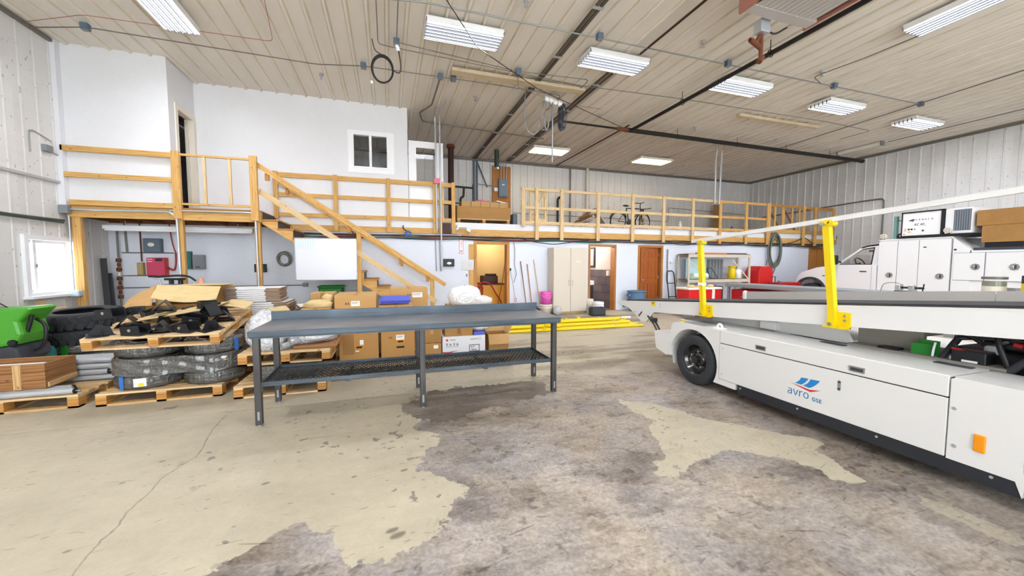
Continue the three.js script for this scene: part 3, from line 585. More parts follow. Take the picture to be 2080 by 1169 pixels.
function wrapLight(x0, x1, d0, d1, label) {
  const y = 5.43, t = T('loft_light', label, 'ceiling light', [(x0 + x1) / 2, y, (d0 + d1) / 2]);
  P(t, 'housing', [B(x0 - 0.05, x1 + 0.05, y + 0.03, y + 0.1, d0 - 0.04, d1 + 0.04)], M.cream);
  P(t, 'lens', RB(x0, x1, y, y + 0.05, d0, d1, 0.015), lensM);
  area(t, (x0 + x1) / 2, y - 0.012, (d0 + d1) / 2, x1 - x0, d1 - d0, 8, '#fff0d0');
}
wrapLight(4.82, 6.1, 12.3, 12.9, 'yellowed flat-lens light over the loft behind hanging cable cluster');
wrapLight(9.1, 10.48, 12.3, 12.9, 'yellowed flat-lens light over the loft above the bicycles');
{ // warm bulb in the store room, bulb in the washroom
  for (const [x, d, c, i, l] of [[3.3, 12.2, '#ffe9c8', 3, 'bare warm bulb inside the tan storeroom'], [6.3, 12.2, '#fff0dd', 6, 'bare bulb inside the tiled washroom']]) {
    const t = T('bulb_lamp', l, 'lamp', [x, 2.3, d]);
    P(t, 'socket', cyl([x, 2.42, d], [x, 2.5, d], 0.03), M.white);
    P(t, 'bulb', ball([x, 2.37, d], 0.05), std('#ffffff', 0.4, 0, { emissive: new THREE.Color(c), emissiveIntensity: 2 }));
    const p = new THREE.PointLight(c, i); p.position.set(0, 0.07, 0); p.castShadow = true; p.shadow.radius = 2; t.add(p);
  }
}

// ---------------------------------------------------------------- things on the ceiling
{
  const Y = 5.5;
  const run = (label, pts, r, mat, name = 'conduit', cat = 'conduit') => M1(name, label, cat, tube(pts.map((p) => (p.length === 2 ? [p[0], Y, p[1]] : p)), r, 0, true, 8), mat);
  const jbox = (x, d, label, y = Y) => { const t = T('junction_box', label, 'junction box', [x, y - 0.05, d]); P(t, 'box', RB(x - 0.055, x + 0.055, y - 0.05, y + 0.06, d - 0.05, d + 0.05, 0.012), M.slate); P(t, 'cover', B(x - 0.045, x + 0.045, y - 0.057, y - 0.05, d - 0.04, d + 0.04), M.grey); };
  run('grey conduit crossing the ceiling just beyond the heater', [[-0.49, 6.4], [0.6, 6.2], [12.85, 6.15]], 0.013, M.conduit);
  [[3.63, 'ceiling junction box by the steel ceiling track'], [6.55, 'ceiling junction box beside the black gas pipe'], [9.64, 'ceiling junction box above the fifth tube light'], [12.8, 'ceiling junction box at the far conduit end']].forEach(([x, l]) => jbox(x, 6.15, l));
  run('thin conduit along the ceiling from ribbed wall past black coil', [[-5.7, 8.9], [-4.8, 8.6], [-1.3, 8.72], [-0.4, 8.5], [2.28, 8.45], [4.0, 8.5], [4.0, 9.4]], 0.01, M.conduitDark);
  jbox(-4.8, 8.6, 'ceiling junction box above the office bump-out'); jbox(-0.4, 8.5, 'ceiling junction box beside the hanging black cable coil'); jbox(1.14, 8.46, 'ceiling junction box feeding the thicker loft conduit'); jbox(1.42, 8.46, 'ceiling junction box feeding the thinner loft conduit');
  run('thin conduit on the ceiling feeding the black coil outlet', [[0.22, 5.6], [0.22, 7.43], [2.63, 7.74], [4.25, 7.6], [4.25, 8.0]], 0.009, M.conduitDark);
  jbox(0.22, 7.43, 'ceiling outlet box the black coil plugs into'); jbox(2.66, 7.75, 'ceiling junction box with a dangling grey cable');
  run('slim conduit across the ceiling over the loft stair head', [[-0.1, 5.5], [-0.1, 7.6], [4.2, 7.9], [6.9, 7.75], [11.8, 7.7], [13.9, 7.8], [13.9, 8.6]], 0.008, M.conduitDark);
  run('black cable line slung across the ceiling to the lights', [[0.7, 5.4, 5.6], [1.6, 5.36, 6.9], [3.3, 5.42, 8.2], [6.9, 5.44, 9.9]], 0.008, M.pipeBlack, 'slung_cable', 'cable');
  run('conduit running down the ceiling to the loft drop', [[1.14, 8.5], [1.12, 10.0], [0.86, 10.6], [1.0, 11.2], [3.2, 11.4], [4.8, 11.5]], 0.02, M.conduitDark);
  run('grey conduit along the ceiling near the ribbed side wall', [[12.55, 3.0], [12.6, 4.6], [13.0, 9.9]], 0.014, M.conduitDark);
  run('hooked conduit on the ceiling between heater and side wall', [[9.0, 3.4], [8.9, 5.2], [8.75, 6.0], [9.2, 6.15]], 0.01, M.conduitDark);
  run('conduit on the ceiling edge leading to the strip light', [[15.75, 3.0], [15.7, 8.3]], 0.012, M.conduitDark);
  run('thin red cable stapled along the ceiling near the office bump-out', [[-5.7, 8.75], [-4.6, 8.2], [-1.9, 8.1], [-1.6, 6.2]], 0.004, M.darkRed, 'ceiling_cable', 'cable');
  // two steel tracks on the ceiling
  for (const [xs, d0, l] of [[[3.19, 3.27], 3.5, 'wide dark steel track on ceiling beside nearest tube light'], [[4.52, 4.62], 7.3, 'double dark steel track on ceiling behind the cable cluster']]) {
    const t = T('ceiling_track', l, 'track', [xs[0], Y, 9]);
    for (const x of xs) P(t, 'channel', B(x - 0.025, x + 0.025, Y + 0.03, Y + 0.06, d0, 14.6), M.track);
    for (let d = d0 + 0.5; d < 14.5; d += 1.5) P(t, 'clamp', B(xs[0] - 0.05, xs[1] + 0.05, Y + 0.02, Y + 0.04, d, d + 0.06), M.galv);
  }
  run('thin brown pipe on ceiling ending above the second tube light', [[4.68, 3.0], [4.66, 6.4]], 0.02, M.brown, 'ceiling_pipe', 'pipe');
  run('thin brown pipe on ceiling running to the ribbed back wall', [[6.7, 9.65], [6.6, 14.5]], 0.02, M.brown, 'ceiling_pipe', 'pipe');
  // gas pipe
  const gp = T('gas_pipe', 'thick black gas pipe hung in a tee below the ceiling', 'pipe', [6.74, 5.35, 9.6]);
  P(gp, 'main', cyl([6.74, 5.35, 1.5], [6.74, 5.35, 9.6], 0.042), M.pipeBlack);
  P(gp, 'header', cyl([6.6, 5.35, 9.62], [16.95, 5.35, 9.75], 0.062), M.pipeBlack);
  P(gp, 'branch', cyl([4.58, 5.35, 9.6], [6.6, 5.35, 9.62], 0.028), M.pipeBlack);
  P(gp, 'reducer', cyl([6.25, 5.35, 9.615], [6.62, 5.35, 9.62], 0.036, 0.07), M.rust);
  P(gp, 'end_cap', cyl([16.95, 5.35, 9.75], [17.03, 5.35, 9.75], 0.072), M.pipeBlack);
  for (const [x, d] of [[6.74, 3.2], [6.74, 5.4], [6.74, 7.6], [8.4, 9.64], [10.8, 9.67], [13, 9.7], [15.2, 9.73]]) P(gp, 'hanger', [cyl([x, 5.38, d], [x, H, d], 0.007), ring([x, 5.35, d], 0.062, 0.008, Math.abs(x - 6.74) < 0.1 ? 'd' : 'x')], M.pipeBlack);
  // boards screwed to the ceiling
  M1('ceiling_board', 'long cream wooden board on ceiling above the cable cluster', 'board', B(1.33, 4.4, Y - 0.02, Y + 0.05, 8.06, 8.28), M.ceilBoard);
  M1('ceiling_board', 'narrow cream wooden board on ceiling beyond the gas pipe', 'board', B(9.08, 12.1, Y - 0.02, Y + 0.06, 8.08, 8.2), M.ceilBoard);
  // black cable coil hung from its outlet
  const cc = T('cable_coil', 'coil of black cable hanging below the ceiling', 'cable', [-0.03, 4.75, 7.5]);
  const coil = []; for (let k = 0; k < 7; k++) coil.push(ring([-0.03 + rr(-0.012, 0.012), 5.03 + rr(-0.015, 0.02), 7.5 + k * 0.012], 0.18 + rr(-0.012, 0.012), 0.009, 'd', 1.28));
  P(cc, 'coil', coil, M.black);
  P(cc, 'tail', tube([[0.17, 5.02, 7.5], [0.26, 5.0, 7.5], [0.29, 5.12, 7.48], [0.25, 5.4, 7.45]], 0.011), M.black);
  P(cc, 'connector', cyl([0.25, 5.36, 7.45], [0.22, 5.46, 7.43], 0.035), M.white);
  P(cc, 'plug', RB(-0.24, -0.2, 4.74, 4.79, 7.48, 7.54, 0.008), M.cream);
  P(cc, 'hook', tube([[-0.03, 5.28, 7.52], [-0.15, 5.34, 7.5], [-0.2, 5.5, 7.45]], 0.008), M.pipeBlack);
  // cable cluster with white insulators
  const ck = T('cable_cluster', 'white insulator bar with bundled cables hanging under the ceiling', 'cable', [3.8, 4.0, 8.6]);
  for (let k = 0; k < 4; k++) P(ck, 'insulator', [cyl([3.62 + k * 0.11, 5.44 - k * 0.024, 8.6], [3.72 + k * 0.11, 5.42 - k * 0.024, 8.6], 0.055), cyl([3.64 + k * 0.11, 5.43 - k * 0.024, 8.6], [3.7 + k * 0.11, 5.41 - k * 0.024, 8.6], 0.064)], M.white);
  const hank = []; for (let k = 0; k < 9; k++) hank.push(ring([4.06 + rr(-0.05, 0.05), 5.06 + rr(-0.03, 0.03), 8.6 + rr(-0.05, 0.05)], 0.055 + rr(0, 0.03), 0.008, k % 2 ? 'd' : 'x', 3.6));
  P(ck, 'hank', hank, std('#343a48', 0.5));
  P(ck, 'rod', cyl([3.82, 3.95, 8.6], [3.82, 5.35, 8.6], 0.018), M.conduit);
  P(ck, 'loop', [tube([[3.12, 5.4, 8.6], [3.1, 4.9, 8.6], [3.22, 4.6, 8.6], [3.42, 4.62, 8.6], [3.52, 5.0, 8.6], [3.62, 5.38, 8.6]], 0.013), tube([[3.66, 5.36, 8.6], [3.62, 4.9, 8.6], [3.68, 4.68, 8.62], [3.74, 5.0, 8.6], [3.74, 5.36, 8.6]], 0.016), tube([[3.12, 5.4, 8.6], [3.05, 5.45, 8.4], [2.75, 5.3, 8.0], [2.66, 5.48, 7.78]], 0.01)], M.grey);
  P(ck, 'guy_wire', [cyl([2.2, H - 0.05, 8.2], [3.62, 5.44, 8.6], 0.004), cyl([4.06, 5.36, 8.6], [5.4, H - 0.05, 9.0], 0.004)], M.conduitDark);
  // strip light near the side wall
  const sl = T('strip_light', 'unlit slim strip light on the ceiling by the ribbed side wall', 'strip light', [15.64, 5.4, 9.1]);
  P(sl, 'body', RB(15.58, 15.7, 5.44, 5.54, 8.45, 9.7, 0.015), M.cream); P(sl, 'end_cap', [B(15.56, 15.72, 5.42, 5.56, 8.4, 8.45), B(15.56, 15.72, 5.42, 5.56, 9.7, 9.74)], M.grey);
  // unit heater
  const hx0 = 4.72, hx1 = 6.0, hd0 = 2.6, hd1 = 4.28, hy = 4.98, ht = T('unit_heater', 'brown-red unit heater with grey louvred underside hung from the ceiling', 'heater', [5.4, hy, 3.4]);
  M.heaterBrown = std('#a8705f', 0.5); M.heaterGrey = std('#b7b2ad', 0.45);
  P(ht, 'cabinet', [B(hx0, hx0 + 0.03, hy, hy + 0.5, hd0, hd1), B(hx1 - 0.03, hx1, hy, hy + 0.5, hd0, hd1), B(hx0, hx1, hy + 0.47, hy + 0.5, hd0, hd1)], M.heaterBrown);
  P(ht, 'end_plate', B(hx0 + 0.03, hx1 - 0.03, hy + 0.08, hy + 0.47, hd1 - 0.08, hd1 - 0.04), M.heaterGrey);
  P(ht, 'bottom_plate', B(hx0 + 0.03, hx1 - 0.03, hy + 0.01, hy + 0.07, hd1 - 0.2, hd1 - 0.04), M.heaterGrey); P(ht, 'heat_exchanger', B(hx0 + 0.03, hx1 - 0.03, hy + 0.06, hy + 0.1, hd0, hd1 - 0.2), M.black);
  for (let k = 0; k < 13; k++) { const x = hx0 + 0.12 + k * 0.084; P(ht, 'louvre', beam([x, hy + 0.02, hd0], [x, hy + 0.02, hd1 - 0.2], 0.066, 0.006, 0.12), M.heaterGrey); }
  P(ht, 'gas_valve', RB(5.18, 5.36, hy - 0.12, hy + 0.06, 4.3, 4.44, 0.015), M.galv);
  P(ht, 'valve_pipe', [tube([[5.27, hy - 0.1, 4.38], [5.2, hy - 0.22, 4.4], [5.08, hy - 0.22, 4.4]], 0.03), tube([[5.1, hy - 0.22, 4.4], [5.3, hy - 0.3, 4.4]], 0.035), cyl([5.3, hy - 0.12, 4.4], [5.3, hy - 0.5, 4.4], 0.028), cyl([5.27, hy - 0.5, 4.4], [5.33, hy - 0.42, 4.4], 0.04)], M.rust);
  P(ht, 'wiring', tube([[5.36, hy, 4.4], [5.5, hy - 0.08, 4.36], [5.7, hy + 0.02, 4.32]], 0.012), M.black);
  for (const x of [hx0 + 0.1, hx1 - 0.1]) for (const d of [hd0 + 0.1, hd1 - 0.2]) P(ht, 'hanger', cyl([x, hy + 0.5, d], [x, H, d], 0.008), M.galv);
  // ceiling hooks
  const spots = [[-1.3, 9.35, 'over the office wall'], [2.1, 9.35, 'beside the loft drop conduits'], [2.12, 5.8, 'near the closest tube light'], [5.6, 9.4, 'behind the cable cluster'], [5.6, 5.82, 'between heater and second tube light'], [8.8, 9.37, 'beyond the gas pipe tee'], [8.85, 5.9, 'at the hooked conduit'], [12.1, 9.37, 'over the far loft guard'], [5.6, 12.6, 'over the loft lights'], [8.9, 13, 'between the two loft lights'], [11.7, 13, 'at the far loft corner'], [1.6, 13.2, 'over the brown loft pipe']];
  for (const [x, d, l] of spots) { const t = T('sprinkler_head', 'small sprinkler head on ceiling ' + l, 'sprinkler', [x, Y, d], 'sprinkler heads'); P(t, 'escutcheon', cyl([x, 5.555, d], [x, 5.6, d], 0.045), M.galv); P(t, 'head', [cyl([x, 5.49, d], [x, 5.56, d], 0.014), cyl([x, 5.485, d], [x, 5.495, d], 0.035)], M.steel); }
}

// ---------------------------------------------------------------- conduits dropping to the loft railing
{
  const t = T('drop_conduit', 'pair of bright conduits dropping past the glazed office door', 'conduit', [1.32, 2.3, 10.53]);
  P(t, 'pipe', tube([[1.24, 5.5, 10.0], [1.24, 5.42, 10.5], [1.26, 5.3, 10.53], [1.28, 2.4, 10.53]], 0.022, 0, true), M.galv);
  P(t, 'pipe', tube([[1.42, 5.52, 9.6], [1.36, 5.45, 10.3], [1.38, 5.2, 10.53], [1.4, 1.3, 10.53]], 0.022, 0, true), M.galv);
  P(t, 'flag_clamp', RB(1.2, 1.38, 3.66, 3.8, 10.48, 10.56, 0.01), M.pink2, 'dull red clamp');
  const u = T('drop_conduit', 'pair of bright conduits dropping to the long pale loft guard', 'conduit', [10.96, 3.6, 10.58]);
  P(u, 'pipe', tube([[10.5, 5.52, 10.3], [10.86, 5.45, 10.5], [10.86, 5.2, 10.55], [10.86, 3.6, 10.55]], 0.028, 0, true), M.galv);
  P(u, 'pipe', tube([[10.9, 5.55, 10.2], [11.06, 5.4, 10.5], [11.06, 3.6, 10.55]], 0.028, 0, true), M.galv);
}

// ---------------------------------------------------------------- things on the loft
{
  const t = pallet([1.88, 2.64, 10.78], 1.56, 0.85, 0.15, 0, 'short pallet under long brown carton at the loft gap', M.palletPale);
  const c = T('carton', 'long flat brown carton on loft pallet at railing gap', 'carton', [2.66, 2.79, 11.2]);
  P(c, 'body', RB(1.87, 3.46, 2.79, 3.14, 10.78, 11.62, 0.012), M.cardDark); P(c, 'lid_seam', B(1.88, 3.45, 3.135, 3.146, 11.17, 11.23), M.card);
  for (let k = 0; k < 5; k++) { const x = 2.02 + k * 0.28; const b = T('carton', ['first', 'second', 'third', 'fourth', 'fifth'][k] + ' small carton in row on long loft carton, counted from glazed door', 'carton', [x + 0.13, 3.145, 11], 'small cartons on the long carton'); P(b, 'body', RB(x, x + 0.272, 3.146, 3.3, 10.86, 11.2, 0.008), M.card); P(b, 'tape', B(x + 0.11, x + 0.16, 3.2985, 3.302, 10.87, 11.19), M.cardPale); }
  M1('plastic_wad', 'crumpled pale plastic lying on the small loft cartons', 'plastic', [ball([2.62, 3.32, 11], 0.14, 1.3, 0.35, 1), ball([2.85, 3.33, 11.05], 0.06, 1.2, 0.6, 1)], M.pink2);
  M1('white_sheet', 'folded white sheet lying on row of small loft cartons', 'sheet', [turnAbout(RB(3.05, 3.4, 3.31, 3.34, 10.9, 11.1, 0.01), [3.2, 3.32, 11], 0.2, 0, -0.12)], M.white);
  M1('grey_case', 'slim dark grey case standing on loft beside the narrow gate', 'case', RB(3.58, 3.72, 2.64, 3.0, 10.9, 11.3, 0.02), M.slate);
  const ep = T('breaker_box', 'blue-grey electrical panel mounted on plywood on the loft wall', 'electrical panel', [4.39, 4.17, 14.6]);
  P(ep, 'box', RB(4.2, 4.58, 4.15, 4.86, 14.58, 14.68, 0.008), M.blueGrey); P(ep, 'door', RB(4.23, 4.55, 4.2, 4.8, 14.57, 14.585, 0.006), M.blueGrey); P(ep, 'label_plate', B(4.33, 4.43, 4.6, 4.64, 14.565, 14.572), M.white);
  P(ep, 'conduit', [cyl([4.3, 4.86, 14.63], [4.3, 5.5, 14.63], 0.02), cyl([4.42, 4.86, 14.63], [4.42, 5.5, 14.63], 0.02), cyl([4.52, 4.86, 14.63], [4.52, 5.5, 14.63], 0.014)], M.galv);
  M1('plywood_backer', 'orange plywood sheet behind the blue-grey electrical panel', 'plywood', B(3.96, 4.72, 3.3, 5.36, 14.69, 14.72), M.ply);
  M1('switch_box', 'small white switch box beside the blue-grey electrical panel', 'switch box', RB(4.02, 4.17, 4.36, 4.5, 14.62, 14.69, 0.008), M.white);
  const du = T('flue_pipe', 'dark green flue pipe stub hanging before the plywood', 'flue', [3.78, 4.9, 13.4]); P(du, 'pipe', cyl([3.78, 4.95, 13.4], [3.78, 5.58, 13.4], 0.085, 0.085, 18), std('#2a4038', 0.5)); P(du, 'rim', cyl([3.78, 4.9, 13.4], [3.78, 4.96, 13.4], 0.09, 0.09, 18), M.steel);
  const bp = T('brown_column', 'dark brown steel column on the loft next to glazed door', 'column', [2.13, 2.64, 13.4]); P(bp, 'shaft', cyl([2.13, 2.64, 13.4], [2.13, 5.5, 13.4], 0.1, 0.1, 18), M.brown); P(bp, 'collar', cyl([2.13, 5.5, 13.4], [2.13, 5.6, 13.4], 0.14, 0.14, 18), M.rust);
  const st = T('wall_strut', 'tall grey steel strut on ribbed wall above loft cartons', 'strut', [3.27, 2.64, 14.6]); for (const x of [3.22, 3.34]) P(st, 'channel', B(x - 0.03, x + 0.03, 2.64, 5.5, 14.62, 14.7), M.slate); P(st, 'brace', beam([3.36, 5.4, 14.65], [3.75, 4.5, 14.66], 0.04, 0.05), M.slate);
  const bk = T('valve_pipework', 'black valve pipework behind the loft cartons', 'pipework', [2.6, 3.4, 13.6]);
  P(bk, 'pipe', [tube([[2.2, 4.24, 13.6], [2.95, 4.22, 13.6]], 0.035), tube([[2.62, 4.22, 13.6], [2.6, 3.9, 13.6], [2.5, 3.85, 13.6], [2.48, 3.4, 13.6]], 0.04, 0, true), tube([[2.95, 4.35, 13.6], [2.95, 3.6, 13.6]], 0.02), tube([[1.7, 3.72, 13.6], [3.0, 3.6, 13.6]], 0.02), tube([[1.7, 3.62, 13.6], [3.0, 3.48, 13.6]], 0.02)], M.black); P(bk, 'valve_wheel', ring([2.62, 3.68, 13.55], 0.045, 0.012), M.red);
  const wc = (label, pts, r, mat, name = 'wall_conduit') => M1(name, label, 'conduit', tube(pts, r, 0, true), mat);
  wc('grey conduit level on the loft wall behind the cartons', [[3.3, 4.62, 14.68], [4.0, 4.56, 14.68], [4.2, 4.56, 14.68]], 0.02, M.conduit);
  wc('cream pipe standing against loft wall between gate and bicycles', [[8.14, 2.64, 14.64], [8.14, 5.55, 14.64]], 0.06, M.cream, 'wall_pipe');
  wc('thin dark pipe standing against the loft wall', [[7.35, 3.2, 14.66], [7.35, 5.55, 14.66]], 0.03, M.conduitDark, 'wall_pipe');
  wc('black downpipe on the loft wall behind brown cardboard', [[6.75, 2.7, 14.6], [6.75, 4.2, 14.6], [6.9, 4.3, 14.6]], 0.05, M.black, 'wall_pipe');
  wc('dark conduit level along the loft wall past the bicycles', [[4.8, 3.55, 14.68], [10, 3.5, 14.68], [12.4, 3.45, 14.68], [12.4, 4.1, 14.68], [17.2, 3.95, 14.68]], 0.012, M.conduitDark);
  wc('black conduit bent down the ribbed side wall near truck', [[17.36, 3.75, 14.0], [17.36, 3.9, 9.9], [17.36, 3.9, 9.2], [17.36, 2.3, 9.2]], 0.025, M.conduitDark);
  // cardboard heap, bicycles, plank
  const layer = ['lowest', 'second', 'third', 'fourth', 'fifth', 'sixth', 'topmost'];
  for (let k = 0; k < 7; k++) M1('cardboard_sheet', layer[k] + ' flattened brown cardboard sheet of the loft heap', 'cardboard', beam([5.7 + k * 0.1, 2.66 + k * 0.075, 11.5 + (k % 3) * 0.03], [6.62 - (k % 2) * 0.12, 2.86 + k * 0.082, 11.5 + (k % 2) * 0.04], 0.5, 0.016), k % 2 ? M.cardGrey : M.cardDark, 'cardboard heap on the loft');
  M1('white_board', 'white board leaning against the loft cardboard heap', 'board', beam([6.75, 3.2, 11.5], [7.15, 2.66, 11.45], 0.4, 0.02), M.cardWhite);
  bicycle('black bicycle lying low behind loft guard, its wheel toward cardboard', [8.05, 2.64, 11.45], 0.06, M.black, 0.1);
  bicycle('bicycle with yellow frame standing behind loft guard', [9.15, 2.64, 12.3], 0.85, M.yellow, 0.05);
  M1('leaning_plank', 'wide plywood plank leaning on the ribbed wall past drop conduits', 'plank', ext([[14.72, 2.64], [15.24, 2.64], [14.98, 4.3], [14.7, 4.3]], 'xy', 14.3, 14.34), M.cardDark);
  M1('plastic_bottle', 'white plastic bottle standing on the loft near bicycles', 'bottle', lathe([[0, 0], [0.07, 0], [0.07, 0.3], [0.03, 0.38], [0.03, 0.44], [0, 0.44]], [10.35, 2.64, 11.6]), M.white);
  M1('hand_tool', 'small dark tool lying on loft by the plywood plank', 'tool', [RB(12.4, 12.55, 2.64, 2.8, 11.2, 11.35, 0.02), cyl([12.47, 2.78, 11.28], [12.47, 2.92, 11.28], 0.03)], M.darkGrey);
  M1('hand_tool', 'low dark clamp lying on loft near the last guard post', 'tool', [RB(12.8, 13.1, 2.64, 2.78, 11.2, 11.3, 0.02), cyl([12.9, 2.76, 11.25], [13.02, 2.86, 11.25], 0.03)], M.darkGrey);
}
function bicycle(label, at, turn, mat, lean) {
  const t = T('bicycle', label, 'bicycle', [0, 0, 0]);
  const R = 0.33, w = (x) => { const m = P(t, 'wheel', [ring([x, R, 0], R - 0.02, 0.024)], M.rubber); P(m, 'rim', ring([x, R, 0], R - 0.055, 0.012), M.steel); const sp = []; for (let k = 0; k < 9; k++) { const a = (k * Math.PI) / 9; sp.push(cyl([x - Math.cos(a) * 0.27, R - Math.sin(a) * 0.27, 0], [x + Math.cos(a) * 0.27, R + Math.sin(a) * 0.27, 0], 0.003, 0.003, 4)); } P(m, 'spokes', sp, M.steel); };
  w(-0.52); w(0.52);
  const bb = [-0.06, 0.3, 0], seat = [-0.22, 0.78, 0], head = [0.36, 0.78, 0], rear = [-0.52, R, 0], front = [0.52, R, 0];
  P(t, 'bicycle_frame', [cyl(bb, seat, 0.018), cyl(seat, head, 0.018), cyl(bb, [0.38, 0.7, 0], 0.02), cyl(rear, bb, 0.012), cyl(rear, [-0.2, 0.74, 0], 0.01), cyl(front, [0.36, 0.86, 0], 0.016)], mat);
  P(t, 'saddle', ball([-0.24, 0.86, 0], 0.09, 1.4, 0.35, 0.8), M.black); P(t, 'seat_post', cyl(seat, [-0.24, 0.85, 0], 0.013), M.steel);
  P(t, 'handlebar', [tube([[0.28, 1.0, -0.28], [0.36, 0.98, -0.1], [0.36, 0.98, 0.1], [0.28, 1.0, 0.28]], 0.014), cyl([0.36, 0.86, 0], [0.36, 0.98, 0], 0.015)], M.black);
  P(t, 'chainring', cyl([-0.06, 0.3, -0.02], [-0.06, 0.3, 0.02], 0.09, 0.09, 18), M.darkGrey);
  P(t, 'fender', patch((u, v) => { const a = rad(20 + u * 150); return [-0.52 + Math.cos(a) * 0.36, R + Math.sin(a) * 0.36, (v - 0.5) * 0.06]; }, 14, 1), M.black);
  t.position.set(at[0], at[1], -at[2]); t.rotation.set(lean, turn, 0, 'YXZ');
  return t;
}
// pallet: near corner at [x, y, d], w along x, l in depth
function pallet(at, w, l, h, turn, label, mat = M.pallet, boards = 7) {
  const t = T('pallet', label, 'pallet', [0, 0, 0]), th = 0.02;
  for (let k = 0; k < boards; k++) { const c = (l - 0.1) * (k / (boards - 1)); P(t, 'deck_board', B(0, w, h - th, h, c, c + 0.095), k % 3 ? mat : M.palletPale); }
  for (let k = 0; k < 3; k++) { const x = (w - 0.09) * (k / 2); P(t, 'stringer_board', B(x, x + 0.09, h - 2 * th, h - th, 0, l), mat); for (let j = 0; j < 3; j++) P(t, 'block', B(x, x + 0.09, th, h - 2 * th, (l - 0.12) * (j / 2), (l - 0.12) * (j / 2) + 0.12), M.oldWood); P(t, 'bottom_board', B(x, x + 0.09, 0, th, 0, l), mat); }
  P(t, 'bottom_board', B(0, w, 0, th, 0, 0.09), mat);
  t.position.set(at[0], at[1], -at[2]); t.rotation.y = turn;
  return t;
}

